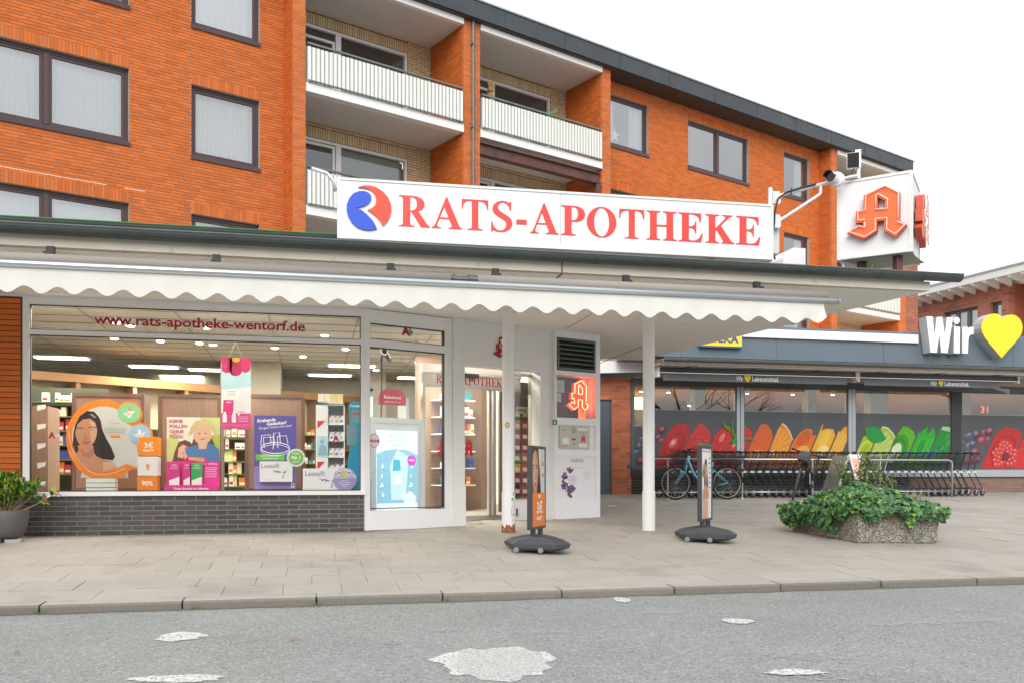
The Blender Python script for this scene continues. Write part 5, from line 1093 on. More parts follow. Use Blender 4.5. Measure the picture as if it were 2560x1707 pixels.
for k in range(n): q.f.append((k, k+1, n+2+k, n+1+k)); q.m.append(0)
q.build('hood_lining', m_black, sc_)
fl = thing('floodlight', 'small black fronted infrared lamp on top of the mast arm above the cube sign', 'lamp', FK(*on(FK, 2135, 400), .1))
FL = Fr(FK(*on(FK, 2133, 400, .12), .12), rad(-32)); q = MB(FL); q.box(-.075, .075, -.10, .09, -.01, .01); q.build('front', mat('black_lamp_glass', (.012, .012, .014), .55, spec=.2), fl)
q = MB(FL); q.box(-.08, .085, -.105, .10, -.07, -.012); q.box(.03, .10, -.09, .15, -.11, -.07); q.build('housing', m_galv, fl)
q = MB(FK); q.tube([pk(2136, 420, .1), pk(2130, 434, .1), pk(2118, 441, .1), pk(2110, 442, .1)], .006, 5); q.build('lamp_cable', m_black, fl)
jb = rect(FK, 1929, 565, 1950, 632, -.06); q = MB(FK); q.box(jb[0], jb[1]-.01, jb[2], jb[3], -.20, -.06); q.box(jb[0]-.01, jb[1]-.03, jb[2]-.02, jb[2]-.005, -.22, -.05); q.build('junction_box', mat('grey_cabinet', (.60, .62, .63), .4, var=.03), label='grey junction box mounted behind the foot of the steel mast', cat='box')
FY = Fr((0, 12.4, 0)); r4 = rect(FY, 1955, 618, 2014, 668); q = MB(FY); q.poly([(r4[0], 3.71), (r4[1], 3.71), (r4[1], r4[3]), (r4[1]-.2, r4[3]), (r4[0]+.02, r4[3]-.16)], -.5, 0); q.build('roof_housing', m_whitec, label='white sheet metal ventilation housing standing on the canopy roof', cat='vent', fix=True)
# small lamp-like fitting at the left end of the sign
q = MB(FN); q.tube([(-.02, 4.50, .0), (-.05, 4.62, .02), (-.12, 4.70, .03), (-.30, 4.74, .05)], .022, 8); q.lathe([(.03, 0), (.03, .02)], 8, *FN(-.1, 4.6)[:2]) if False else None
q.build('sign_bracket_arm', m_galv, label='bent pale tube arm at the upper left corner of the long sign', cat='bracket', smooth=True)
# ------------------------------------------------------------------ posters, people in print
m_sk = [paint('c98f6e'), paint('dcae90'), paint('b57a5c'), paint('1f1a1c'), paint('2c2224'), paint('b8604f'), paint('f0ece8'), paint('8a5a45')]
def portrait(q, cx, cy, s, c, hair_side=1, m0=0, light=0, hx=1.0, clip=None):
    """printed head and shoulders; s = face height; materials m0..: skin, light skin, shade, hair, brow, lips, eye white, iris"""
    cl = lambda p_: p_ if not clip else [(min(max(x, clip[0]), clip[1]), min(max(y, clip[2]), clip[3])) for x, y in p_]
    E_ = lambda x, y, rx, ry, k, m, n=26: q.poly(cl(ell(cx+x*s*hx, cy+y*s, rx*s*hx, ry*s, n)), c+k*.0006, m=m0+m)
    P_ = lambda pts, k, m: q.poly(cl([(cx+x*s*hx, cy+y*s) for x, y in pts]), c+k*.0006, m=m0+m)
    P_([(-.55, -.9), (-.52, .1), (-.42, .55), (-.18, .78), (.12, .80), (.40, .62), (.55, .25), (.66, -.2), (.80, -.7), (.75, -1.05), (.30, -1.15), (-.1, -1.0)], 0, 3)
    P_([(-.95, -1.6), (-.85, -1.15), (-.40, -.88), (-.22, -.70), (-.22, -.30), (.24, -.30), (.24, -.72), (.50, -.92), (.98, -1.12), (1.12, -1.6)], 1, 0)
    P_([(-.22, -.52), (.05, -.66), (.24, -.42), (.24, -.72), (.10, -.9), (-.18, -.80)], 2, 2)
    P_([(-.38, .18), (-.36, -.12), (-.28, -.36), (-.10, -.54), (.02, -.56), (.16, -.50), (.32, -.30), (.40, -.05), (.41, .22), (.30, .50), (.05, .62), (-.20, .54), (-.34, .38)], 3, 0)
    P_([(-.30, .25), (-.28, -.1), (-.16, -.36), (.02, -.42), (.10, -.2), (.06, .2), (.0, .48), (-.15, .48)], 4, 1)
    P_([(-.40, .15), (-.40, .52), (-.15, .80), (.15, .80), (.42, .58), (.46, .12), (.38, .30), (.22, .52), (.0, .58), (-.2, .50), (-.32, .34)], 5, 3)
    for sx in (-1, 1):
        x = -.02+.19*sx; P_([(x-.12, .13), (x-.02, .195), (x+.12, .15), (x+.11, .125), (x-.02, .165)], 6, 4)
        E_(x, .05, .085, .034, 6, 6, 14); E_(x, .05, .036, .034, 7, 7, 12); E_(x, .05, .018, .018, 8, 3, 8); P_([(x-.10, .05), (x-.03, .095), (x+.05, .092), (x+.10, .05), (x+.04, .075), (x-.04, .078)], 9, 3)
    P_([(.02, .08), (.06, -.14), (.05, -.18), (-.06, -.185), (-.09, -.15), (-.03, -.155), (.02, -.12)], 6, 2)
    P_([(-.15, -.31), (-.06, -.275), (-.01, -.285), (.05, -.275), (.14, -.31), (.05, -.375), (-.06, -.375)], 6, 5); P_([(-.15, -.31), (-.01, -.318), (.14, -.31), (-.01, -.308)], 7, 2)
def poster(name, label, cat, fr, r, c, base, mats, draw, group=None, th=.006, post=None):
    t_ = thing(name, label, cat, fr((r[0]+r[1])/2, r[2], c), group)
    q = MB(fr); q.box(r[0], r[1], r[2], r[3], c-th, c); q.build('panel', base, t_)
    q = MB(fr); draw(q, r, c+.0015); q.build('print', mats, t_); return t_
FP = Fr((0, 13.16, 0)); FP2 = Fr((0, 13.30, 0)); P1p = lambda u, v: on(FP, u, v)
R_ = lambda u0, v0, u1, v1, f=FP: (on(f, u0, v0)[0], on(f, u1, v1)[0], on(f, (u0+u1)/2, v1)[1], on(f, (u0+u1)/2, v0)[1])
lines = lambda q, a0, a1, b, n, c, m, dy=.02, h=.005: [q.poly([(a0, b-i*dy), (a1-(i % 3)*.02*(a1-a0)*2, b-i*dy), (a1-(i % 3)*.02*(a1-a0)*2, b-i*dy+h), (a0, b-i*dy+h)], c, m=m) for i in range(n)]
# floor level of the display bench
q = MB(); q.box(-3.6, .68, 12.97, 13.75, .83, .888); q.build('display_bench', mat('bench_top', (.35, .28, .24), .5), label='pale display bench running behind the big shop window', cat='bench')
# walnut display backs
FD_ = Fr((0, 13.75, 0))
for i, (u0, u1, v0, lb) in enumerate(((180, 361, 982, 'walnut display back behind the orange ringed portrait'), (395, 553, 985, 'walnut display back behind the pollen poster'), (612, 762, 985, 'walnut display back behind the purple poster'))):
    a0, a1, _, b1 = R_(u0, v0, u1, 1225, FD_); q = MB(FD_); t_ = thing('walnut_panel', lb, 'panel', FD_((a0+a1)/2, .888, 0), 'walnut display backs')
    q.box(a0+.05, a1-.05, .888, b1-.05, -.03, 0); q.build('board', m_wood, t_); q = MB(FD_); ring(q, a0, a1, .888, b1, .05, -.04, .012); q.build('frame', m_woodd, t_)
    if i < 2: q = MB(FD_); q.box(a1-.03, a1+.0, .888, b1, -.5, -.04); q.build('side', m_woodd, t_)
# left tall wooden side and small white brochure holders
a0, a1, _, b1 = R_(74, 1010, 120, 1225, FD_); q = MB(FD_); q.box(a0-.1, a1, .888, b1-.02, -.6, 0); q.build('wooden_side_panel', m_wood, label='tall wooden side panel at the left end of the window display', cat='panel')
for i in range(6):
    a0, a1, b0, b1 = R_(93, 1012+i*48, 112, 1026+i*48); q = MB(FP); q.poly([(a0, b1), (a1, b1+.01), (a1-.01, b0+.03), (a0, b0)], -.05, 0); q.build('brochure_tray', m_white, label='%s from the top of the small white brochure trays at the left window edge' % nth(i), cat='tray', group='brochure trays at the left window edge')
# 1 orange ringed portrait cut-out
z1 = lambda L_: [on(FP, 100+x/5.6, 960+y/5.6) for x, y in L_]
ring_o = [(362, 740), (375, 620), (420, 500), (500, 385), (600, 290), (720, 230), (850, 210), (960, 212), (1050, 240), (1120, 270), (1180, 238), (1250, 228), (1330, 250), (1400, 310), (1432, 390), (1428, 460), (1390, 530), (1460, 545), (1530, 590), (1572, 650), (1580, 740), (1560, 850), (1480, 1000), (1420, 1190), (1300, 1180), (1185, 1230), (1185, 1305), (700, 1305), (600, 1240), (500, 1140), (420, 1010), (375, 870)]
inn = [(450, 740), (462, 620), (510, 510), (590, 420), (700, 350), (820, 312), (930, 308), (1020, 325), (1095, 352), (1110, 440), (1160, 510), (1240, 560), (1300, 590), (1250, 640), (1245, 740), (1290, 820), (1360, 850), (1380, 1000), (1360, 1160), (1210, 1110), (1080, 1170), (960, 1210), (830, 1218), (710, 1195), (600, 1120), (510, 1000), (462, 870)]
t1 = thing('portrait_display', 'orange ringed cardboard cut-out with a dark haired woman portrait in the shop window', 'display', FP(-2.7, .99, 0))
q = MB(FP); outline(q, 'ro', [z1(ring_o)], lambda x, y: (x, y), -.02, .018); q.build('cardboard', paint('f58a1c', .9), t1)
q = MB(FP); outline(q, 'ri', [z1(inn)], lambda x, y: (x, y), .001); q.build('backdrop', paint('d9dbd6', .85), t1)
q = MB(FP); cx, cy = on(FP, 100+645/5.6, 960+680/5.6); s_ = .27
E0 = lambda k: .0025+k*.0006
P1 = lambda pts, k, m: q.poly(z1(pts), E0(k), m=m)
P1([(470, 700), (500, 560), (560, 440), (660, 370), (760, 380), (830, 460), (860, 600), (930, 760), (1000, 880), (1050, 1010), (1020, 1060), (850, 1040), (740, 1000), (560, 1000), (500, 960), (455, 850)], 0, 3)
P1([(500, 970), (540, 930), (530, 850), (745, 850), (760, 960), (800, 1010), (900, 1050), (1010, 1080), (1085, 1160), (960, 1208), (830, 1216), (710, 1192), (600, 1118), (520, 1020)], 1, 0)
P1([(545, 880), (640, 960), (740, 900), (750, 960), (700, 1040), (600, 1000)], 2, 2); P1([(880, 1090), (1000, 1085), (1075, 1150), (960, 1205), (880, 1210)], 2, 1)
P1([(492, 640), (520, 540), (590, 480), (700, 460), (780, 520), (805, 620), (795, 720), (760, 810), (690, 880), (630, 905), (570, 860), (520, 780), (495, 700)], 3, 0)
P1([(690, 500), (770, 540), (795, 640), (780, 760), (720, 840), (700, 700), (720, 600)], 4, 1); P1([(505, 640), (540, 600), (600, 640), (610, 740), (560, 800), (520, 740)], 4, 2) if False else None
P1([(465, 700), (495, 560), (560, 440), (670, 372), (780, 400), (850, 500), (880, 660), (820, 760), (805, 640), (775, 530), (700, 475), (600, 490), (530, 550), (500, 640), (490, 760)], 5, 3)
P1([(510, 612), (560, 598), (612, 612), (614, 622), (560, 610), (512, 622)], 6, 4); P1([(680, 600), (730, 585), (785, 598), (786, 608), (730, 598), (684, 612)], 6, 4)
for ex, ey in ((566, 655), (728, 645)):
    q.poly(ell(*on(FP, 100+ex/5.6, 960+ey/5.6), .018, .0085, 14), E0(6), m=6); q.poly(ell(*on(FP, 100+ex/5.6, 960+ey/5.6), .0085, .0085, 12), E0(7), m=7); P1([(ex-34, ey+2), (ex-10, ey-14), (ex+16, ey-13), (ex+36, ey+1), (ex+12, ey-7), (ex-12, ey-8)], 8, 3)
P1([(640, 660), (620, 740), (612, 758), (640, 768), (690, 766), (682, 752), (655, 752)], 6, 2); P1([(580, 808), (630, 792), (655, 798), (690, 790), (722, 802), (660, 838), (620, 838)], 6, 5); P1([(580, 808), (650, 812), (722, 802), (650, 818)], 7, 2)
P1([(690, 415), (740, 412), (795, 465), (760, 470)], 6, 8)
q.build('portrait', m_sk+[paint('7d8796')], t1)
q = MB(FP); m_ = [paint('8fd0a0'), paint('9fcbe4'), paint('f4f2ee', .9), paint('f58a1c', .9), paint('9aa0a0'), paint('d98a50')]
for (x, y, rr_, k) in ((1250, 400, 150, 0), (1395, 700, 150, 1)):
    ce = on(FP, 100+x/5.6, 960+y/5.6); ra = rr_/5.6*12.3/2262/.98; q.poly(ell(*ce, ra*.98, ra*.92, 30), .004, m=k); q.box(ce[0]-.022, ce[0]+.022, ce[1]-.06, ce[1]+.03, .0046, .005, 2); q.box(ce[0]-.017, ce[0]+.017, ce[1]+.03, ce[1]+.065, .0046, .005, 3 if k == 0 else 2)
    q.poly([(ce[0]-.08, ce[1]-.01), (ce[0]-.03, ce[1]+.01), (ce[0]-.025, ce[1]-.04)], .0045, m=2); q.poly([(ce[0]+.025, ce[1]-.04), (ce[0]+.03, ce[1]+.02), (ce[0]+.08, ce[1]+.04)], .0045, m=2); q.box(ce[0]-.018, ce[0]+.018, ce[1]-.02, ce[1]-.008, .0055, .006, 3)
a, b = on(FP, 100+1060/5.6, 960+555/5.6); tfit(q, 'Eucerin', a, b, .026, .004, 4, align='c'); 
lines(q, a-.14, a+.14, b-.065, 3, .004, 4, .024, .008)
q.box(a-.06, a+.06, b-.185, b-.155, .004, .0045, 3); q.poly([(a-.13, b-.137), (a+.13, b-.14), (a+.13, b-.136), (a-.13, b-.133)], .004, m=5)
wl_ = z1([(405, 660), (415, 760), (440, 880), (500, 1010), (580, 1110), (680, 1210), (800, 1262), (930, 1262), (1060, 1230), (1180, 1180)]); q.tube([(x, y, .0) for x, y in wl_], .0035, 4, m=2)
for i in range(26):
    t = i/25; x = 415+(1095-415)*t**1.0; ang_ = rad(205-130*t) ; cx_, cy_ = 850+425*math.cos(ang_)*1.02, 690-425*math.sin(ang_); dx, dy = math.cos(ang_), -math.sin(ang_); q.poly(z1([(cx_-22*dx-3*dy, cy_-22*dy+3*dx), (cx_+16*dx-3*dy, cy_+16*dy+3*dx), (cx_+16*dx+3*dy, cy_+16*dy-3*dx), (cx_-22*dx+3*dy, cy_-22*dy-3*dx)]), .0035, m=5)
q.build('print', m_, t1)
# crate under it and the offer stack beside it
r = R_(215, 1194, 288, 1225, FP); q = MB(FP); q.box(r[0], r[1], .89, r[3], -.16, .0)
t_ = thing('display_crate', 'small white slatted crate under the orange ringed portrait', 'crate', FP(r[0], .89, 0)); q = MB(FP); h = (r[3]-.89)/3
for i in range(3): q = MB(FP); q.box(r[0], r[1], .89+i*h+.004, .89+(i+1)*h-.004, -.16, 0); q.build('slat', paint('e6efec', .9), t_)
q = MB(FP); q.box(r[0]+.01, r[1]-.01, .89, r[3]-.01, -.15, -.01); q.build('inside', m_black, t_)
q = MB(FP); r = R_(200, 1180, 320, 1194, FP); q.poly([(r[0], r[2]+.01), (r[0]+.13, r[2]), (r[0]+.02, r[3]+.02)], -.04, -.03); q.box(r[1]-.16, r[1]-.01, r[2], r[3]+.03, -.06, -.03); q.build('foot', paint('d4dede', .9), t1)
st_ = thing('offer_cube_stack', 'stack of three orange and white cardboard cubes beside the orange ringed portrait', 'display', FP(-2.2, .89, 0))
for (u0, v0, u1, v1, col, txt) in ((347, 1091, 398, 1139, 'f58f1e', ('3€', 'RABATT¹')), (345, 1140, 396, 1188, 'f2f4f6', ('',)), (344, 1189, 394, 1225, 'f58f1e', ('90%', ''))):
    r = R_(u0, v0, u1, v1); q = MB(FP); q.box(r[0], r[1], r[2]+.002, r[3]-.002, -.2, .03); cu_ = q.build('cube', paint(col, .92), st_)
    q = MB(FP); am = (r[0]+r[1])/2
    if len(txt) > 1: tfit(q, txt[0], am, r[2]+(r[3]-r[2])*(.42 if txt[0][0] == '3' else .36), .075 if txt[0][0] == '3' else .062, .0315, 0, bold=.022, align='c'); tfit(q, txt[1], am, r[2]+(r[3]-r[2])*(.25 if txt[0][0] == '3' else .14), .026 if txt[0][0] == '3' else .012, .0315, 0, bold=.03, align='c')
    else: q.box(am-.02, am+.02, r[2]+.11, r[2]+.16, .031, .0315, 1); q.box(am-.015, am+.02, r[2]+.08, r[2]+.10, .031, .0315, 1); q.poly([(r[0]+.02, r[3]-.03), (r[1]-.02, r[3]-.03), (r[1]-.02, r[3]-.027), (r[0]+.02, r[3]-.027)], .0315, m=2)
    q.build('print', [paint('ffffff', .92), paint('f2902a'), paint('c8ccd0')], cu_)
# 2 pollen poster
def d_pollen(q, r, c):
    W_, H_ = r[1]-r[0], r[3]-r[2]; g = lambda x, y: (r[0]+W_*x, r[2]+H_*y)
    q.poly([g(0, .05), g(.0, .5), g(.15, .7), g(.3, .3), g(.2, 0)], c, m=1); q.poly([g(.62, 1), g(.8, .72), g(1, .60), g(1, 1)], c, m=1); q.poly([g(.72, .0), g(.7, .6), g(1, .62), g(1, 0)], c+.0003, m=2)
    q.poly([g(.1, 0), g(.15, .25), g(.22, .45), g(.34, .50), g(.44, .45), g(.52, .3), g(.5, 0)], c+.0006, m=3); q.poly([g(.2, .12), g(.22, .32), g(.3, .4), g(.4, .34), g(.42, .2), g(.36, .08)], c+.0012, m=4)
    q.poly([g(.5, 0), g(.45, .35), g(.55, .7), g(.78, .7), g(.9, .4), g(.92, 0)], c+.0018, m=3); q.poly([g(.55, 0), g(.36, .18), g(.34, .33), g(.6, .40), g(.85, .42), g(.98, .30), g(1, .0)], c+.0024, m=5)
    q.poly(ell(*g(.67, .60), W_*.17, H_*.20, 24), c+.0036, m=4); q.poly([g(.58, .48), g(.6, .3), g(.74, .3), g(.77, .48)], c+.0030, m=4); q.poly([g(.40, .60), g(.45, .78), g(.55, .93), g(.72, .96), g(.86, .86), g(.94, .66), g(.93, .56), g(.84, .72), g(.62, .80), g(.46, .62)], c+.0042, m=6)
    q.poly([g(.60, .54), g(.67, .50), g(.74, .54), g(.67, .525)], c+.0048, m=7); q.poly(ell(*g(.61, .64), W_*.022, H_*.012, 8), c+.0048, m=3); q.poly(ell(*g(.73, .645), W_*.022, H_*.012, 8), c+.0048, m=3)
    q.poly([g(.27, .22), g(.31, .21), g(.34, .23), g(.30, .19)], c+.0018, m=7)
    for i, tx in enumerate(('KEINE', 'POLLEN', 'OHNE', 'FLUG?')): tfit(q, tx, r[0]+W_*.05, r[3]-H_*(.125+i*.113), H_*.072, c+.0055, 0, bold=.025, sx=1.08)
    tfit(q, 'Vividrin', r[0]+W_*.30, r[2]+H_*.02, H_*.12, c+.0055, 8, bold=.03)
rp = R_(417, 1042, 550, 1155, FP2)
poster('pollen_poster', 'bright poster of two laughing children under pink capitals in the shop window', 'poster', FP2, rp, 0, paint('eef0e2', .9), [paint('d04a8e'), paint('c9d98a'), paint('b5c646'), paint('6b4a38'), paint('e3b79c'), paint('4d7fb5'), paint('d8c194'), paint('a84a44'), paint('e83f9e')], d_pollen)
r = R_(410, 1152, 547, 1222, FP)
ps = thing('pink_counter_display', 'pink counter display with allergy medicine boxes below the pollen poster', 'display', FP(r[0], .89, 0))
q = MB(FP); q.box(r[0]+.02, r[1], .892, r[3], -.10, -.09); q.box(r[0], r[1], .892, .985, -.10, .0); q.build('tray', paint('ea3fa0', .88), ps)
q = MB(FP); W_ = r[1]-r[0]; tfit(q, 'Deine Akuthilfe bei Allergien.', (r[0]+r[1])/2, .922, .030, .002, 0, bold=.02, align='c', sx=.93); tfit(q, 'Deine    auf Allergien.', r[1]-.02, r[3]-.04, .018, -.088, 0, bold=.02, align='r'); lines(q, r[1]-.19, r[1]-.03, r[3]-.09, 6, -.088, 0, .025); q.build('print', [paint('ffffff', .92)], ps)
for i, (x, col) in enumerate(((.08, 'e23f9a'), (.34, 'e23f9a'), (.49, '3cb46a'))):
    q = MB(FP); a0 = r[0]+W_*x; w_ = W_*(.20 if i != 1 else .13); q.box(a0, a0+w_, .95, r[3]-.02, -.08, -.03); b_ = q.build('medicine_box', paint(col, .88), ps); q = MB(FP); q.poly([(a0+.005, .985), (a0+w_-.005, .985), (a0+w_-.005, 1.10), (a0+.005, 1.05)], -.028, m=0); tfit(q, 'Vividrin', a0+w_/2, r[3]-.06, .018, -.028, 0, bold=.03, align='c', sx=.7 if i == 1 else .9); lines(q, a0+.02, a0+w_-.02, r[3]-.08, 3, -.028, 0, .012, .003); q.build('print', [paint('fbfbfb', .92)], b_)
q = MB(FP); q.poly([(r[0]+W_*.43, r[3]+.02), (r[0]+W_*.73, r[3]-.01), (r[0]+W_*.73, r[3]+.04), (r[0]+W_*.45, r[3]+.06)], -.05, -.03); q.build('orange_leaflet', paint('f0a070'), ps)
# 3 hanging flower banner
def d_ban(q, r, c):
    W_, H_ = r[1]-r[0], r[3]-r[2]; g = lambda x, y: (r[0]+W_*x, r[2]+H_*y)
    q.poly([g(0, 0), g(1, 0), g(1, .22), g(0, .22)], c, m=0); q.poly([g(0, .55), g(1, .6), g(1, 1), g(0, 1)], c, m=1)
    for pts, m in (([(.0, 1), (.02, .82), (.14, .785), (.28, .79), (.42, 1)], 2), ([(.28, 1), (.28, .80), (.36, .755), (.5, .745), (.62, .76), (.7, .80), (.66, 1)], 3), ([(.58, 1), (.68, .82), (.82, .79), (.95, .82), (1, .88), (1, 1)], 2), ([(.2, 1), (.2, .82), (.34, .79), (.40, 1)], 3)): q.poly([g(*p) for p in pts], c+.0005+.0005*m, m=m)
    q.poly([g(.36, 1), g(.37, .955), g(.5, .935), g(.62, .955), g(.64, 1)], c+.003, m=4)
    q.poly(ell(*g(.36, .50), W_*.27, H_*.06, 24), c+.001, m=5); lines(q, *[g(.20, 0)[0], g(.5, 0)[0]], g(0, .525)[1], 3, c+.0015, 8, .026, .006)
    q.poly([g(.06, .20), g(.08, .405), g(.42, .405), g(.40, .20)], c+.001, m=6); tfit(q, 'Vividrin', g(.25, 0)[0], g(0, .365)[1], .02, c+.0016, 7, bold=.03, align='c', sx=.8)
    q.poly([g(.56, .19), g(.62, .19), g(.62, .28), g(.56, .28)], c+.0005, m=5)
    for x in (.05, .36): q.poly([g(x, .09), g(x+.14, .09), g(x+.14, .18), g(x+.10, .24), g(x+.04, .24), g(x, .18)], c+.0022, m=5)
    tfit(q, 'Vividrin', g(.56, 0)[0], g(0, .228)[1], .028, c+.001, 6, sx=.75); lines(q, g(.58, 0)[0], g(.92, 0)[0], g(0, .17)[1], 4, c+.001, 7, .022, .004); lines(q, g(.04, 0)[0], g(.95, 0)[0], g(0, .06)[1], 3, c+.001, 9, .012, .003)
rb = R_(553, 894, 627, 1071, FP)
bn = poster('hanging_banner', 'tall pink and pale blue banner with a magenta flower hanging by strings', 'banner', FP, rb, 0, paint('f1eff0', .92), [paint('e54b9d'), paint('b9dce6'), paint('c9316d'), paint('b02358'), paint('d9a52c'), paint('fbfbfb', .92), paint('d93e8c'), paint('fdfdfd', .92), paint('8a8a90'), paint('f0a0cc')], d_ban)
q = MB(FP); am = (rb[0]+rb[1])/2; q.tube([(am-.09, rb[3], 0), (am-.01, rb[3]+.22, 0)], .002, 4); q.tube([(am+.09, rb[3], 0), (am-.01, rb[3]+.22, 0)], .002, 4); q.build('string', m_white, bn)
# 4 purple poster with box and badge
def d_pur(q, r, c):
    W_, H_ = r[1]-r[0], r[3]-r[2]; g = lambda x, y: (r[0]+W_*x, r[2]+H_*y)
    q.poly([g(0, 0), g(1, 0), g(1, .30), g(.5, .36), g(0, .30)], c, m=1)
    for i, (tx, x, y, h, b) in enumerate((('Kreisende', .08, .905, .046, .03), ('Gedanken?', .30, .865, .046, .03), ('Sorgen? Innere Unruhe?', .12, .81, .032, 0))): tfit(q, tx, g(x, 0)[0], g(0, y)[1], H_*h, c+.001, 0, bold=b, sx=.95, rise=.10)
    P3 = lambda L_: [(*g(x, y), 0) for x, y in L_]
    cl = [(.5+.34*math.cos(i/20*6.283), .56+.075*math.sin(i/20*6.283)) for i in range(20)]; fq = MB(Fr(q.fr.O+q.fr.N*(c+.003), U=q.fr.U, W=q.fr.W, Nn=q.fr.N))
    for r_, L_ in ((.006, cl+cl[:1]), (.004, [(x, y-.03) for x, y in cl+cl[:1]]), (.006, [(.16, .60), (.18, .73), (.38, .74), (.40, .62)]), (.006, [(.24, .56), (.22, .70), (.46, .71), (.47, .60)]), (.006, [(.48, .60), (.46, .76), (.60, .77), (.62, .62)]), (.006, [(.56, .56), (.55, .72), (.76, .73), (.80, .62)]), (.006, [(.45, .54), (.46, .74)])): fq.tube(P3(L_), r_, 5, m=0)
    q.add(fq)
    q.poly([g(.04, .39), g(.72, .39), g(.72, .475), g(.04, .475)], c+.001, m=2); tfit(q, 'Lasea® beruhigt und bessert', g(.38, 0)[0], g(0, .445)[1], H_*.017, c+.002, 0, align='c', bold=.02, sx=.9); tfit(q, 'in der Folge den Schlaf', g(.38, 0)[0], g(0, .41)[1], H_*.017, c+.002, 0, align='c', bold=.02, sx=.9)
    lines(q, g(.05, 0)[0], g(.8, 0)[0], g(0, .035)[1], 2, c+.001, 3, .014, .003); q.poly([g(.87, .02), g(.95, .02), g(.95, .08), g(.87, .08)], c+.001, m=0); q.poly([g(.89, .035), g(.93, .035), g(.93, .065), g(.89, .065)], c+.002, m=4)
rq = R_(635, 1038, 741, 1221, FP2)
pp = poster('purple_poster', 'purple poster with glowing white carousel drawing and white headline words', 'poster', FP2, rq, 0, paint('5f55a8', .9), [paint('fbfbff', .92), paint('8f86c8'), paint('6fbf4a'), paint('b8b4dc'), paint('3aa050')], d_pur)
def lasea(q, r, c, m=0, flower=True):
    W_, H_ = r[1]-r[0], r[3]-r[2]; tfit(q, 'Lasea®', r[0]+W_*.06, r[3]-H_*.32, H_*.20, c, m, sx=1.0); r_ = random.Random(3)
    for i in range(26):
        t = r_.random(); x, y = (r[0]+W_*(.42+.22*t), r[2]+H_*(.52-.05*t+r_.uniform(-.04, .04))) if i < 14 else (r[0]+W_*(.70+.06*t), r[2]+H_*(.15+.35*t)); s_ = H_*.035; q.poly([(x-s_, y), (x, y-s_*.8), (x+s_, y), (x, y+s_*.8)], c+.0003+.00002*i, m=1)
    q.poly([(r[0]+W_*.70, r[2]+H_*.45), (r[0]+W_*.85, r[2]+H_*.62), (r[0]+W_*.78, r[2]+H_*.42)], c, m=2); lines(q, r[0]+W_*.05, r[0]+W_*.35, r[2]+H_*.12, 1, c, 3, .01, .003)
m_las = [paint('6a5aa8'), paint('55488e'), paint('9fce90'), paint('b4b4bc')]
r = R_(649, 1152, 731, 1203, FP); t_ = thing('medicine_carton', 'large white medicine carton with lavender twig in front of the purple poster', 'carton', FP(r[0], r[2], 0)); q = MB(FP); q.box(r[0], r[1], r[2], r[3], -.08, .0); q.build('carton', paint('f3f5f8', .92), t_); q = MB(FP); lasea(q, r, .002); q.build('print', m_las, t_)
ce = on(FP, 740, 1143); t_ = thing('round_badge', 'round green badge with white rim at the edge of the purple poster', 'badge', FP(*ce, 0)); q = MB(FP); q.disc(*ce, .127, -.01, 32, c1=.004); q.build('rim', paint('e6e6f2', .92), t_); q = MB(FP); q.disc(*ce, .102, .0055, 32); q.build('disc', paint('78c450', .9), t_); q = MB(FP); tfit(q, 'Nr.1', ce[0], ce[1]-.022, .052, .007, 0, bold=.03, align='c'); lines(q, ce[0]-.05, ce[0]+.05, ce[1]+.065, 2, .007, 0, .018, .006); lines(q, ce[0]-.05, ce[0]+.05, ce[1]-.05, 2, .007, 0, .016, .005); q.build('print', [paint('ffffff', .92)], t_)
r = R_(757, 1170, 876, 1225, FP); t_ = thing('medicine_carton', 'wide white medicine carton with lavender twig at the right end of the window', 'carton', FP(r[0], .89, 0)); q = MB(FP); q.box(r[0], r[1], .89, r[3], -.06, .0); q.build('carton', paint('f6f7fa', .92), t_); q = MB(FP); lasea(q, (r[0], r[0]+(r[1]-r[0])*.85, .89, r[3]), .002); q.build('print', m_las, t_)
ce = on(FP, 862, 1197); t_ = thing('round_badge', 'round lilac badge with a lavender field in front of the wide white carton', 'badge', FP(*ce, 0)); q = MB(FP); q.disc(*ce, .165, .010, 36, c1=.016); q.build('disc', paint('a79bd6', .9), t_); q = MB(FP)
q.poly([(ce[0]+.165*math.cos(rad(a)), ce[1]+.155*math.sin(rad(a))) for a in range(5, 176, 10)], .018, m=0); r_ = random.Random(5)
for i in range(40): x, y = ce[0]+r_.uniform(-.13, .13), ce[1]+r_.uniform(.02, .10); q.poly([(x-.012, y), (x, y-.008), (x+.012, y), (x, y+.01)], .0183+.00003*i, m=1)
q.box(ce[0]-.045, ce[0]+.03, ce[1]+.02, ce[1]+.13, .0205, .021, 2)
for i, tx in enumerate(('Nur Lasea®', 'enthält das spezielle', 'Arzneilavendelöl', 'Silexan®')): tfit(q, tx, ce[0], ce[1]-.02-.028*i, .014, .018, 3, align='c', bold=.02)
q.build('print', [paint('d9dcec'), paint('8d83c2'), paint('d8d48a'), paint('fdfdff', .92)], t_)
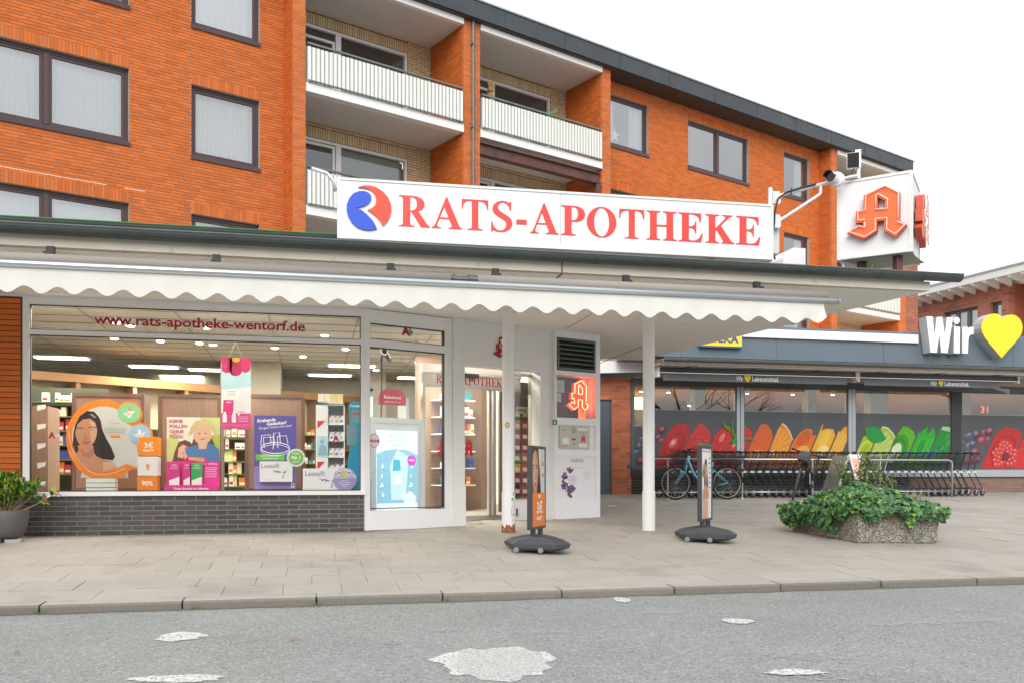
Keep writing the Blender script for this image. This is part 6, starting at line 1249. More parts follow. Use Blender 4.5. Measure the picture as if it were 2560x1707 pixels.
# 5 white rack of cosmetics boxes, blue stand
FR_ = Fr((0, 13.55, 0)); r = R_(790, 1005, 862, 1172, FR_); rk = thing('white_rack', 'white rack of small boxes with red corner labels near the window post', 'rack', FR_(r[0], .89, 0)); W_ = r[1]-r[0]; H_ = r[3]-.89
q = MB(FR_); q.box(r[0], r[0]+W_*.42, .89, r[3], -.30, 0); q.box(r[0], r[1], r[3]-.04, r[3], -.30, 0); q.box(r[1]-.015, r[1], .89, r[3], -.30, 0); q.box(r[0], r[1], .89, r[3], -.31, -.30); q.build('body', paint('eef4f4', .92), rk)
q = MB(FR_)
for b in (.70, .24): q.poly([(r[0]+.02, .89+H_*b), (r[0]+.02, .89+H_*(b+.09)), (r[0]+.13, .89+H_*(b+.09))], .002, m=0)
for b0_, b1_ in ((.38, .62), (.02, .14)): q.poly([(r[0]+.012, .89+H_*b0_), (r[0]+W_*.41, .89+H_*b0_), (r[0]+W_*.41, .89+H_*b1_), (r[0]+.012, .89+H_*b1_)], .002, m=1)
q.poly(ell(r[0]+W_*.21, .89+H_*.555, .028, .038, 16), .004, m=2); q.poly([(r[0]+.03, .89+H_*.40), (r[0]+.05, .89+H_*.50), (r[0]+W_*.17, .89+H_*.52), (r[0]+W_*.26, .89+H_*.52), (r[0]+W_*.36, .89+H_*.50), (r[0]+W_*.39, .89+H_*.40)], .0032, m=2); q.box(r[0]+.04, r[1]-.02, r[3]-.03, r[3]-.012, .002, .003, 3); tfit(q, 'A', r[0]+.01, r[3]-.03, .02, .004, 0, bold=.03)
q.build('print', [paint('d8323a'), paint('b9dbe8'), paint('8fb4c4'), paint('8a8e92')], rk)
for i in range(5):
    zb = .90+H_*.185*i; q = MB(FR_); q.box(r[0]+W_*.43, r[1]-.015, zb, zb+.018, -.28, -.0); q.build('shelf', m_whitec, rk)
    for j in range(3):
        q = MB(FR_); a0 = r[0]+W_*.46+j*W_*.175; q.box(a0, a0+W_*.155, zb+.018, zb+.135, -.10, -.02); b_ = q.build('small_box', paint('f4f4f6', .92), rk); q = MB(FR_); q.poly([(a0+.005, zb+.10), (a0+.005, zb+.13), (a0+.035, zb+.13)], -.018, m=0); q.poly(ell(a0+W_*.08, zb+.055, .018, .02, 10), -.018, m=1+(i+j) % 3); q.build('print', [paint('d8323a'), paint('5a8ac8'), paint('e8b8c0'), paint('b8cc40')], b_)
for i in range(4): q = MB(FR_); a0 = r[0]+.03+i*W_*.22; q.box(a0, a0+W_*.21, r[3], r[3]+.13, -.2, -.03); q.build('upright_box', paint('f2e8d2' if i < 2 else 'f0d8a0', .92), rk)
q = MB(FR_); big_a(q, r[0]+W_*.82, .89+H_*.47, .08, .10, .01, 0); 
r = R_(870, 1003, 905, 1228, FP2); bs_ = thing('blue_stand', 'teal blue cardboard stand at the right edge of the big window', 'display', FP2(r[0], .89, 0)); q = MB(FP2); q.poly([(r[0], .89), (r[1]+.05, .89), (r[1]+.05, r[3]), (r[0]+.05, r[3]), (r[0]+.01, r[3]-.04), (r[0]+.03, r[3]-.25), (r[0]+.03, 1.5), (r[0], 1.3)], -.1, 0); q.build('board', paint('1c94b8', .9), bs_, fix=True); q = MB(FP2); tfit(q, 'Compeed', r[0]+.03, r[3]-.075, .035, .002, 0, bold=.02); q.poly([(r[0]+.05, r[3]-.30), (r[1], r[3]-.30), (r[1], r[3]-.12), (r[0]+.05, r[3]-.12)], .002, m=1); q.poly([(r[0]+.07, r[3]-.19), (r[1], r[3]-.18), (r[1], r[3]-.155), (r[0]+.07, r[3]-.165)], .003, m=2); q.poly([(r[0]-.02, 1.55), (r[0]+.12, 1.55), (r[0]+.12, 1.85), (r[0]-.02, 1.85)], .004, m=1); q.build('print', [paint('f2f6f8', .92), paint('6d94a0'), paint('c8404a')], bs_)
# website lettering on the upper pane
q = MB(FS); a0, a1, b0, b1 = rect(FS, 232, 786, 765, 826, -.035); b0 = on(FS, 500, 820, -.035)[1]; b1 = b0+.19
text(q, 'www.rats-apotheke-wentorf.de', a0, a1, b0-.050, b1-.038, -.0395, 0, bold=.055, rise=-.002)
text(q, 'www.rats-apotheke-wentorf.de', a0+.014, a1-.014, b0-.038, b1-.050, -.036, 1, bold=.018, rise=-.002)
q.build('lettering', [paint('f4f2f0', .95), paint('b8101c', .95)], fw)
F2b = F2; q = MB(F2); a, b = on(F2, 1015, 836, -.03); tfit(q, 'A', a, b-.01, .13, -.036, 0, bold=.045, align='c'); q.box(a+.03, a+.12, b+.02, b+.055, -.0375, -.037, 1); q.box(a+.058, a+.092, b-.02, b+.10, -.0365, -.036, 1); tfit(q, 'PLUS', a+.15, b-.10, .025, -.036, 2, bold=.03); q.build('lettering', [paint('b0101c', .85), paint('8f9790'), paint('b8502c')], f2)
q = MB(FP2); 
# stickers low on the big pane
for u, v in ((130, 1090), (840, 1098)): a, b = on(FS, u, v, -.04); q = MB(FS); tfit(q, 'A', a, b-.02, .085, -.036, 0, bold=.05, align='c'); q.box(a+.02, a+.10, b-.0, b+.03, -.0385, -.038, 1); q.build('pane_sticker', [paint('d8141e', .9), paint('dfe6e6')], fw)
# 6 lit advertising screen behind the angled pane
F2i = Fr(F2(0, 0, -.35), rad(23.5)); q0 = on(F2i, 921, 1046); q1 = on(F2i, 1062, 1272); r = (q0[0], q1[0], .62, on(F2i, 990, 1044)[1])
sc = thing('advertising_screen', 'lit pale blue advertising screen in a rounded white case behind the angled pane', 'screen', F2i(r[0], .40, 0)); q = MB(F2i); q.box(r[0], r[1], .40, r[3], -.10, 0); ring(q, r[0]+.03, r[1]-.03, .42, r[3]-.03, .05, .002, .015); q.build('case', paint('e8eef0', .9), sc)
m_scr = [mat('screen_white', (.86, .97, 1.0), .4, emit=.36), mat('screen_blue', (.32, .66, .84), .4, emit=.26), mat('screen_pale', (.66, .88, .96), .4, emit=.32), mat('screen_teal', (.07, .56, .72), .4, emit=.3), mat('screen_mint', (.30, .72, .60), .4, emit=.3), mat('screen_magenta', (.70, .05, .62), .4, emit=.4)]
s0, s1, t0, t1_ = r[0]+.13, r[1]-.14, .50, r[3]-.19; q = MB(F2i); q.box(s0, s1, t0, t1_, .0, .017); W_, H_ = s1-s0, t1_-t0; g = lambda x, y: (s0+W_*x, t0+H_*y)
q.poly([g(0, .16), g(1, .16), g(1, .72), g(.75, .78), (g(.45, .79)), g(.2, .77), g(0, .73)], .0185, m=1); q.poly([g(.35, .20), g(.7, .2), g(.78, .7), g(.5, .78), g(.32, .6)], .0190, m=2)
q.poly([g(.38, .38), g(.58, .38), g(.58, .52), g(.54, .54), g(.54, .58), g(.42, .58), g(.42, .54), g(.38, .52)], .0205, m=2); q.poly([g(.40, .38), g(.60, .38), g(.58, .48), g(.40, .48)], .021, m=0); q.poly([g(.38, .53), g(.58, .54), g(.56, .66), g(.40, .67)], .0215, m=3)
for sx, o in ((1, .08), (1, .80)):
    for k in range(9): q.poly([g(o+.04*math.sin(k*1.3), .18+k*.055), g(o+.08+.03*math.sin(k), .19+k*.055), g(o+.05, .24+k*.055)], .0205+.0001*k, m=0 if k % 2 else 1)
for i, tx in enumerate(('Mit innovativem', 'Lipid-Schutzschild-', 'Komplex')): tfit(q, tx, g(.5, 0)[0], g(0, .925-.05*i)[1], H_*.026, .0205, 4, align='c', bold=.01, sx=.95)
ce = g(.85, .66); q.poly(ell(*ce, .075, .078, 24), .022, m=5); tfit(q, 'NEU!', ce[0], ce[1]-.014, .03, .023, 0, bold=.03, align='c'); q.poly([g(.66, .14), g(.95, .14), g(.95, .24), g(.80, .30), g(.66, .24)], .022, m=0); lines(q, g(.70, 0)[0], g(.9, 0)[0], g(0, .21)[1], 3, .023, 4, .022, .006); lines(q, g(.1, 0)[0], g(.6, 0)[0], g(0, .05)[1], 1, .0205, 4, .02, .012)
q.build('screen_image', m_scr, sc)
# red brand board, lamp on pole, cctv notice, round sticker
F2j = Fr(F2(0, 0, -.9), rad(23.5)); q0 = on(F2j, 947, 1010); q1 = on(F2j, 1015, 1010); bt = q0[1]; tp = on(F2j, 980, 970)[1]; t_ = thing('red_board', 'red arched board with white serif name above the advertising screen', 'sign', F2j(q0[0], bt, 0)); q = MB(F2j); mid = (q0[0]+q1[0])/2; hw = (q1[0]-q0[0])/2; q.poly([(mid-hw, bt), (mid+hw, bt), (mid+hw, bt+(tp-bt)*.5)]+[(mid+hw*math.cos(rad(a)), bt+(tp-bt)*.5+(tp-bt)*.5*math.sin(rad(a))) for a in range(10, 180, 10)]+[(mid-hw, bt+(tp-bt)*.5)], -.02, 0); q.build('board', paint('c4283c', .9), t_); q = MB(F2j); tfit(q, 'Rabenhorst', mid, bt+(tp-bt)*.38, .05, .002, 0, bold=.012, align='c', sx=.9); tfit(q, 'WISSEN, WAS GUT TUT.', mid, bt+(tp-bt)*.14, .022, .002, 0, align='c', sx=.85); q.build('print', [paint('f6eeee', .92)], t_)
q = MB(F2j); q.box(q0[0]-.09, q0[0]-.02, .4, bt+.12, -.3, -.02); q.box(q1[0]+.02, q1[0]+.07, .4, bt+.12, -.3, -.02); q.box(q0[0]-.05, q1[0]+.05, .4, 1.6, -.5, -.25); q.build('juice_stand', paint('b8c4c8'), label='pale grey stand under the red arched board', cat='stand')
F2k = Fr(F2(0, 0, -.5), rad(23.5)); t_ = thing('spot_lamp', 'black adjustable spot lamp on a thin pole behind the angled pane', 'lamp', F2k(.3, .4, 0)); lk = lambda u, v: (*on(F2k, u, v), 0)
q = MB(F2k); q.tube([lk(953, 1045), lk(954, 905)], .012, 6); q.build('pole', m_black, t_); q = MB(F2k); q.tube([lk(953, 903), lk(955, 890), lk(962, 882)], .02, 6); q.tube([lk(957, 873), lk(966, 888), lk(972, 897)], [.055, .04, .035], 10); q.tube([lk(966, 897), lk(976, 902), lk(978, 897)], .012, 5); q.build('lamp_head', m_black, t_)
a, b = on(F2k, 956, 876); q = MB(F2k); q.tube([(a+.055*math.cos(t*.449), b+.07*math.sin(t*.449), .06) for t in range(14)], .012, 5, closed=True); q.build('ring', m_whitec, t_, smooth=True)
q = MB(F2); r = rect(F2, 921.5, 964, 937, 982, -.03); q.box(*r, -.042, -.040); q.poly([(r[0]+.02, r[2]+.05), (r[0]+.05, r[3]-.03), (r[1]-.02, r[3]-.05), (r[1]-.04, r[2]+.07), (r[0]+.06, r[2]+.05), (r[0]+.05, r[2]+.02)], -.038, m=1); q.build('camera_notice', [paint('f2f4f4', .92), m_black], f2)
a, b = on(F2, 936.5, 1100, -.03); q = MB(F2); q.poly(ell(a, b, .085, .10, 28), -.041, m=0); q.poly(ell(a, b, .077, .092, 28), -.0405, m=1); q.box(a-.077, a+.077, b-.024, b+.012, -.0400, -.0395, 2); lines(q, a-.06, a+.06, b-.002, 2, -.0385, 1, .012, .005); q.build('round_sticker', [paint('b03038'), paint('ece6e6'), paint('b8282e')], f2)
# red letter over the door, neon letter in the bay, poster, little signs
q = MB(F2); a, b = on(F2, 1258, 898); h = .36; big_a(q, a-.20, b+.02, .40, h, .001, .03); eo = q.build('door_emblem', paint('b8141c', .85), sho); q = MB(F2); q.tube([(a-.03, b+.08, .035), (a-.03, b+.30, .035)], .008, 5); q.poly([(a-.09, b+.30), (a+.03, b+.30), (a, b+.25), (a-.06, b+.25)], .034, m=0); q.box(a-.08, a+.02, b+.07, b+.085, .032, .036); q.tube([(a-.06+.03*math.sin(i*.9), b+.10+i*.02, .036) for i in range(9)], .007, 5); q.build('chalice', m_whitec, eo)
nl = thing('neon_letter', 'glowing red gothic neon letter behind the small window of the entrance bay', 'sign', F2(4.0, 2.1, -.3)); FX = Fr(F2(0, 0, -.12), rad(23.5)); g0 = on(FX, 1418, 1024); g1 = on(FX, 1471, 950); A0, B0, AW, BH = g0[0], g0[1], g1[0]-g0[0], g1[1]-g0[1]
q = MB(FX); big_a(q, A0, B0, AW, BH, -.05, .04); q.build('backing', mat('neon_red_backing', (.85, .06, .03), .4, emit=.28), nl)
for L_ in (GT1, GT2, GT3): q = MB(FX); q.tube([(A0+x*AW, B0+y*BH, .015) for x, y in L_], .0085, 6); q.build('tube', mat('lit_neon_tube', (1, .20, .08), .4, emit=4.2), nl, smooth=True)
q = MB(FX); q.box(A0+AW*1.06, A0+AW*1.13, 2.06, 2.76, -.3, -.02); q.build('lit_edge', mat('lit_red_strip', (1, .13, .04), .4, emit=1.2), nl)
q = MB(F2); r = rect(F2, 1383, 950, 1411, 982, .015); 
for (u0, v0, u1, v1, nm) in ((1383, 948, 1411, 981, 'opening_hours_notice'), (1383, 981, 1403, 1004, 'leaflet')): r = rect(F2, u0, v0, u1, v1, .012); q = MB(F2); q.box(*r, .006, .010); lines(q, r[0]+.04, r[1]-.02, r[3]-.05, int((r[3]-r[2])/.028)-1, .011, 1, .024, .006); q.poly([(r[0]+.01, r[3]-.12), (r[0]+.05, r[3]-.12), (r[0]+.05, r[3]-.05), (r[0]+.01, r[3]-.05)], .0115, m=2); q.build(nm, [paint('dfe6ec', .9), paint('9aa4b0'), paint('3a8cc8') if nm[0] == 'o' else paint('66a844')], bayo)
r = rect(F2, 1382, 1048, 1393, 1061, .062); q = MB(F2); q.box(*r, .058, .064); q.box(r[0]+.03, r[0]+.045, r[2]+.02, r[3]-.02, .0645, .065, 1); q.box(r[0]+.02, r[0]+.06, r[3]-.06, r[3]-.045, .0645, .065, 1); q.build('green_notice', [paint('2f8f7a'), paint('f0f4f4')], bayo)
pr = (3.445, 4.255, .745, 1.425); pb_ = thing('grape_poster', 'white poster with a bunch of purple grapes on the entrance bay beside the freestanding board', 'poster', F2(3.8, .745, .05)); q = MB(F2); q.box(*pr, .046, .049); q.build('panel', paint('f2f2f6', .92), pb_)
q = MB(F2); tfit(q, 'CAUDALÍE', 3.87, 1.335, .055, .051, 0, align='c', sx=.72); q.poly([(3.62, 1.235), (4.05, 1.235), (4.05, 1.24), (3.62, 1.24)], .051, m=1); lines(q, 4.03, 4.17, 1.17, 5, .051, 1, .026, .004); r_ = random.Random(12); zg = lambda x, y: on(F2, 1360+x/3.267, 820+y/3.267, .05)
cl = [(205, 1150, 18), (225, 1165, 12), (170, 1190, 14), (155, 1215, 12), (180, 1215, 16), (165, 1250, 18), (180, 1275, 16), (160, 1295, 16), (200, 1300, 18), (225, 1290, 18), (240, 1300, 15), (200, 1325, 20), (225, 1325, 16), (205, 1350, 15), (215, 1368, 10), (210, 1170, 10), (150, 1280, 10)]
k = 0
for x, y, s_ in cl:
    for j in range(7):
        a, b = zg(x+r_.uniform(-s_, s_)*.8, y+r_.uniform(-s_, s_)*.8); k += 1; q.poly(ell(a, b, .019, .019, 12), .0512+k*.00006, m=2+k % 3); q.poly(ell(a-.004, b+.005, .006, .006, 8), .0512+k*.00006+.00003, m=5)
q.poly(ell(*zg(232, 1235), .10, .085, 26), .0511, m=6); q.box(zg(215, 0)[0], zg(250, 0)[0], zg(0, 1240)[1], zg(0, 1240)[1]+.012, .0515, .0518, 1)
q.build('print', [paint('6a6478'), paint('b8b4c0'), paint('5c3566'), paint('7a4a86'), paint('442650'), paint('c8a8d0'), paint('eadff0', .92)], pb_)
# ------------------------------------------------------------------ shelves and goods further inside
FI = Fr((-4.33, 16.6, 0), rad(35.5)); q = MB(FI); q.box(-.6, 6.6, 2.72, 2.86, -.35, .03); q.build('shelf_beam', m_woodo, label='long oak beam above the back shelves inside the pharmacy', cat='beam')
q = MB(FI); q.box(-.6, 6.6, .4, 2.72, -.40, -.34); q.build('slatted_back', m_slatw, label='slatted olive back wall behind the pharmacy shelves', cat='wall')
su = thing('wall_shelving', 'long wall shelving full of medicine boxes at the back of the pharmacy', 'shelving', FI(0, .4, 0))
for i in range(8): q = MB(FI); a = -.55+i*1.0; q.box(a, a+.07, .4, 2.72, -.34, .01); q.build('post', m_woodo if i % 2 else m_wood, su)
for b in (.75, 1.05, 1.35, 1.65, 1.95): q = MB(FI); q.box(-.5, 6.5, b, b+.02, -.34, .0); q.build('shelf', mat('green_glass_shelf', (.10, .14, .07), .3), su)
BOX = {}; cols = [('f2ead8', 'cream'), ('f4f4f0', 'white'), ('e8853a', 'orange'), ('3a8a9a', 'teal'), ('c8dc8a', 'pale green'), ('c23a44', 'red'), ('d8c8b8', 'beige'), ('3c5aa0', 'blue')]
def goods(fr, a0, a1, b, c, n, where, r_, hmax=.14, grp=None):
    a = a0
    for _ in range(n):
        w_ = r_.choice((.05, .07, .09, .12)); h_ = r_.choice((.06, .09, .12)) if hmax < .15 else r_.choice((.1, .14, .18))
        if a+w_ > a1: break
        ci = r_.choice((0, 0, 1, 1, 1, 2, 3, 4, 5, 6, 7)); key = (ci, w_, h_, round(fr.U.y, 3))
        if key not in BOX:
            x = MB(Fr((0, 0, 0), math.atan2(fr.U.y, fr.U.x))); x.box(-w_/2, w_/2, 0, h_, -.05, .05); x.poly([(-w_*.4, h_*.15), (w_*.4, h_*.15), (w_*.4, h_*.45), (-w_*.4, h_*.4)], .052, m=1); BOX[key] = x.mesh('goods_box', [paint(cols[ci][0], .85), paint(cols[(ci*3+2) % 8][0], .8)])
        o = inst('goods_box', BOX[key], fr(a+w_/2, b, c)); tag(o, 'small %s medicine box on %s' % (cols[ci][1], where), 'box', grp or 'medicine boxes on the pharmacy shelves'); a += w_+r_.choice((.004, .006, .03, .10))
r_ = random.Random(17)
for b in (1.07, 1.37, 1.67, 1.97):
    for a in (.0, 1.0, 2.0, 3.0, 4.0, 5.0): goods(FI, a+.1, a+.95, b, -.12, 6, 'the %s shelf, %s bay of the wall shelving' % (nth(int(round((1.97-b)/.3))), nth(int(a))), r_)
# left shelf seen beside the orange ring
FLs = Fr((0, 15.2, 0)); ls = thing('side_shelving', 'low shelving with stacked boxes at the left inside the big window', 'shelving', FLs(-4, .4, 0)); r = R_(112, 1000, 190, 1225, FLs)
for i in range(6):
    b = on(FLs, 150, 1003+i*36)[1]; q = MB(FLs); q.box(r[0]-.3, r[1]+.3, b-.02, b, -.3, .0); q.build('shelf', mat('green_glass_shelf', (.10, .14, .07), .3), ls); goods(FLs, r[0]-.05, r[1]+.25, b, -.08, 7, 'the %s board of the left shelving' % nth(i), r_, .2, 'boxes on the left shelving')
q = MB(FLs); q.box(r[0]-.4, r[1]+.4, .4, 2.5, -.36, -.32); q.build('back', mat('dark_shelf_back', (.045, .05, .03), .8), ls)
FMs = Fr((0, 15.4, 0)); ms_ = thing('gap_shelving', 'shelving with bottles seen between two walnut display backs', 'shelving', FMs(-1.2, .4, 0)); r = R_(555, 1080, 612, 1225, FMs)
for i in range(5):
    b = on(FMs, 585, 1090+i*31)[1]; q = MB(FMs); q.box(r[0]-.2, r[1]+.2, b-.02, b, -.3, .0); q.build('shelf', mat('green_glass_shelf', (.10, .14, .07), .3), ms_); goods(FMs, r[0]-.05, r[1]+.05, b, -.08, 7, 'the %s board between the walnut panels' % nth(i), r_, .2, 'goods between the display backs')
q = MB(FMs); q.box(r[0]-.3, r[1]+.3, .4, 2.2, -.36, -.32); q.build('back', mat('shelf_back_green', (.10, .13, .05), .8), ms_)
# goods behind the door glass and the side light
FE = Fr(F2(0, 0, -1.9), rad(23.5)); q = MB(FE); q.box(2.2, 3.7, .4, 3.2, -.5, -.4); q.build('entrance_cabinet', m_wood, label='walnut cabinet inside the entrance', cat='cabinet')
es = thing('entrance_shelving', 'white shelves with bottles behind the sliding door', 'shelving', FE(2.9, .4, 0)); 
for i in range(6): b = .95+i*.30; q = MB(FE); q.box(2.45, 3.15, b-.02, b, -.38, -.0); q.build('shelf', m_white, es); goods(FE, 2.5, 3.15, b, -.10, 8, 'the %s shelf from below behind the sliding door' % nth(i), r_, .2, 'goods behind the sliding door')
FE2 = Fr(F2(0, 0, -.75), rad(23.5)); xa, xb = on(FE2, 1268, 900)[0], on(FE2, 1343, 900)[0]; cs = thing('sweets_rack', 'rack of bright bags behind the side light next to the white column', 'rack', FE2(xa, .4, 0)); q = MB(FE2); q.box(xa-.1, xb+.1, .5, 2.7, -.12, -.08); q.build('back', m_woodd, cs)
bc = ('b8343c', 'e0c030', '9a2a5a', '3c9a4c', 'c84a3a', '7a3a8a', 'd8682a', 'c02a50'); pw_ = (xb-xa)/4
for i in range(9):
    for j in range(4): q = MB(FE2); a = xa+j*pw_; b = .60+i*.185; q.box(a, a+pw_*.88, b, b+.155, -.06, -.03+.01*((i+j) % 2)); q.poly([(a+.02, b+.03), (a+pw_*.7, b+.03), (a+pw_*.7, b+.09), (a+.02, b+.10)], -.015, m=1); q.build('sweets_bag', [paint(bc[(i*2+j*3) % 8], .8), paint('f0e8dc')], cs)
ra, rb_ = on(FE2, 1292, 1020)[0], on(FE2, 1317, 1020)[0]; bz = on(FE2, 1300, 1033)[1]; q = MB(FE2); q.box(ra, rb_+.02, bz, bz+.12, -.02, .0); q.build('rack_header', paint('c8ccb0'), cs); q = MB(FE2); text(q, "AN'S", ra+.01, rb_-.02, bz+.035, bz+.085, .002, bold=.02); q.build('lettering', [paint('2c2c2c')], cs)
# ------------------------------------------------------------------ trolleys, rail, bicycles
def wheel_mesh(name, r, w, mt_t, mt_h, n=12):
    q = MB(); q.lathe([(r*.72, -w*.3), (r*.98, -w*.5), (r, 0), (r*.98, w*.5), (r*.72, w*.3)], n, axis='y'); q.lathe([(r*.7, -w*.32), (r*.25, -w*.55), (r*.25, w*.55), (r*.7, w*.32)], n, axis='y', m=1); return q.mesh(name, [mt_t, mt_h])
m_wire = mat('trolley_wire', (.055, .06, .066), .38, metal=.5); m_wires = mat('silver_trolley_wire', (.50, .52, .53), .3, metal=.8); m_hand = mat('black_handle', (.03, .03, .033), .4); m_cast = mat('grey_caster', (.16, .17, .17), .5); m_fork = mat('galvanised_fork', (.42, .43, .43), .35, metal=.7); m_clip = mat('pale_bumper', (.55, .57, .58), .45)
def trolley_meshes(mw):
    q = MB(); W_ = .26; r = .0026
    # basket: front low and narrow on the left (-x), open towards the handle (x = 0)
    def side(s): return lambda x, z: (x, s*(W_-.07*(-x/.85)-.02*(1-(z-.56)/.42)), z)
    for s in (-1, 1):
        f = side(s); q.tube([f(-.84, .86), f(0.02, .97)], .005, 4); q.tube([f(-.74, .57), f(-.10, .57)], .005, 4); q.tube([f(-.80, .72), f(-.03, .77)], .003, 3)
        for i in range(15): t = i/14; q.tube([f(-.84+.86*t, .86+.11*t), f(-.74+.64*t, .57)], r if i not in (0, 14) else .005, 3)
    for i in range(7): y = -.15+.05*i; q.tube([(-.84, y, .86), (-.74, y, .57), (-.10, y*1.3, .57)], r, 3)
    for x, z, w_ in ((-.84, .86, .19), (-.79, .72, .18), (-.74, .57, .17), (-.4, .57, .2), (-.10, .57, .24)): q.tube([(x, -w_, z), (x, w_, z)], .003, 3)
    for i in range(6): y = -.2+.08*i; q.tube([(.02, y, .95), (-.09, y, .58)], r, 3)
    bas = q.mesh('basket', mw)
    q = MB()
    for s in (-1, 1):
        q.tube([(.0, s*.25, .97), (-.10, s*.245, .60), (-.10, s*.245, .56), (.10, s*.255, .20), (.11, s*.255, .15), (-.62, s*.18, .155), (-.66, s*.17, .12)], .011, 5)
        q.tube([(-.02, s*.24, .26), (-.34, s*.21, .20)], .004, 3)
    for x, w_, z in ((.10, .255, .17), (-.3, .215, .155), (-.62, .18, .155)): q.tube([(x, -w_, z), (x, w_, z)], .006, 4)
    for i in range(5): y = -.16+.08*i; q.tube([(.08, y, .20), (-.6, y*.8, .16)], .0028, 3)
    q.tube([(-.02, -.2, .34), (.0, -.2, .39), (.04, -.2, .40)], .004, 4)
    fra = q.mesh('frame', mw)
    q = MB(); q.tube([(.05, -.27, 1.0), (.05, .27, 1.0)], .015, 8)
    for s in (-1, 1): q.tube([(.0, s*.25, .95), (.05, s*.265, 1.0)], .014, 5)
    q.box(.03, .075, -.05, .05, .975, 1.03); han = q.mesh('handle', m_hand)
    q = MB(); q.box(-.15, -.06, -.262, -.235, .54, .585); q.box(-.15, -.06, .235, .262, .54, .585); bum = q.mesh('bumper', m_clip)
    return bas, fra, han, bum
q = MB(); q.lathe([(.048, -.016), (.062, -.018), (.063, 0), (.062, .018), (.048, .016)], 12, axis='y', cz=.063); q.lathe([(.046, -.012), (.02, -.02), (.02, .02), (.046, .012)], 10, axis='y', cz=.063, m=1)
q.box(-.012, .012, -.026, -.022, .06, .145, 2); q.box(-.012, .012, .022, .026, .06, .145, 2); q.box(-.02, .02, -.028, .028, .135, .15, 2); CAS = q.mesh('wheel', [m_rubber, m_cast, m_fork])
TD, TS = trolley_meshes(m_wire), trolley_meshes(m_wires)
XR = 15.32; TY = 18.66; NT = 41
def trolley(x, y, sil, label, i):
    root = thing('shopping_trolley', label, 'shopping trolley', (x, y, G(y)), 'shopping trolleys nested in a long row')
    src = TS if sil else TD
    for me in src: o = bpy.data.objects.new(me.name.split('.')[0], me); COL.objects.link(o); o.parent = root
    for (wx, wy) in ((.11, -.25), (.11, .25), (-.62, -.18), (-.62, .18)): o = bpy.data.objects.new('wheel', CAS); COL.objects.link(o); o.parent = root; o.location = (wx, wy, 0); o.rotation_euler = (0, 0, random.Random(i*4+wx*7+wy).uniform(-.35, .35))
    return root
ROWL = 'dark wire shopping trolley nested in the long row beneath the fruit pictures'
for i in range(NT):
    x = XR-i*.1835; sil = i in (13, 14)
    lb = ('%s dark wire shopping trolley from the right hand end of the long nested row' % nth(i)) if not sil else ('bright silver shopping trolley, the right one of two behind the planter shrub' if i == 13 else 'bright silver shopping trolley, the left one of two behind the planter shrub')
    if i == 0: lb = 'last shopping trolley at the open right hand end of the long row'
    if i == NT-1: lb = 'first shopping trolley of the row, nearest the brick pier'
    t_ = trolley(x, TY+random.Random(i).uniform(-.012, .012), sil, lb, i)
    if i in (6, 7, 8, 10):
        q = MB(); q.box(.02, .085, -.14, -.06, .985, 1.035); me = q.mesh('coin_lock', paint('2a55c8')); o = bpy.data.objects.new('coin_lock', me); COL.objects.link(o); o.parent = t_; t_['label'] = ('shopping trolley with a blue coin lock on its handle, %s of the four' % {6: 'rightmost', 7: 'second from right', 8: 'third from right', 10: 'leftmost'}[i])
    # steel corral rail
m_st = mat('brushed_steel_tube', (.55, .54, .50), .32, metal=.85, var=.05); YR = 18.17; zt = 1.462
rl = thing('trolley_rail', 'low stainless steel tube rail in front of the nested shopping trolleys', 'railing', (10.9, YR, G(YR)))
q = MB(); q.tube([(7.05, YR, zt), (14.33, YR, zt), (14.40, YR, zt-.03), (14.42, YR, zt-.09), (14.42, YR, G(YR))], .022, 10); q.build('top_tube', m_st, rl, smooth=True)
for a0, a1 in ((7.05, 7.44), (7.44, 9.17), (9.17, 10.86), (10.86, 12.55), (12.55, 14.42)): q = MB(); q.tube([(a0, YR, .745), (a1, YR, .745)], .017, 8); q.build('lower_tube', m_st, rl, smooth=True)
for x in (7.44, 9.17, 10.86, 12.55): q = MB(); q.tube([(x, YR, G(YR)), (x, YR, zt)], .019, 8); q.lathe([(.05, 0), (.045, .012)], 12, x, YR, cz=G(YR)); q.build('post', m_st, rl, smooth=False)
# bicycles (local frame: +x backwards from the front hub, z from the ground)
def bike_wheel(r, tw, spokes, mt_rim, cx=0.0, cz=None):
    cz = cz or r; q = MB(); N_s = 36; ringp = lambda rr, y=0.0: [(cx+rr*math.cos(2*math.pi*k/N_s), y, cz+rr*math.sin(2*math.pi*k/N_s)) for k in range(N_s)]
    q.tube(ringp(r-tw/2), tw/2, 8, closed=True, m=0); q.tube(ringp(r-tw-.006), .008, 6, closed=True, m=1)
    for k in range(spokes):
        t = 2*math.pi*k/spokes; t2 = t+(.9 if k % 2 else -.9); q.tube([(cx+.022*math.cos(t2), .02*(1 if k % 4 < 2 else -1), cz+.022*math.sin(t2)), (cx+(r-tw-.01)*math.cos(t), 0, cz+(r-tw-.01)*math.sin(t))], .0016, 3, m=1)
    q.lathe([(.026, -.035), (.014, -.02), (.014, .02), (.026, .035)], 10, cx, 0, axis='y', cz=cz, m=1); return q
m_blue = mat('sky_blue_paint', (.10, .50, .68), .3, coat=.5); m_alr = mat('alloy_rim', (.50, .50, .49), .3, metal=.8); m_mesh = mat('black_wire_basket', (.02, .02, .02), .5)
x0 = on(Fr((0, 17.98, 0)), 1689, 1207)[0]; x1 = on(Fr((0, 17.98, 0)), 1818, 1207)[0]; WB = x1-x0
bk_ = thing('blue_bicycle', 'sky blue step-through bicycle with black front basket leaning by the trolley rail', 'bicycle', (x0, 17.98, G(17.98)))
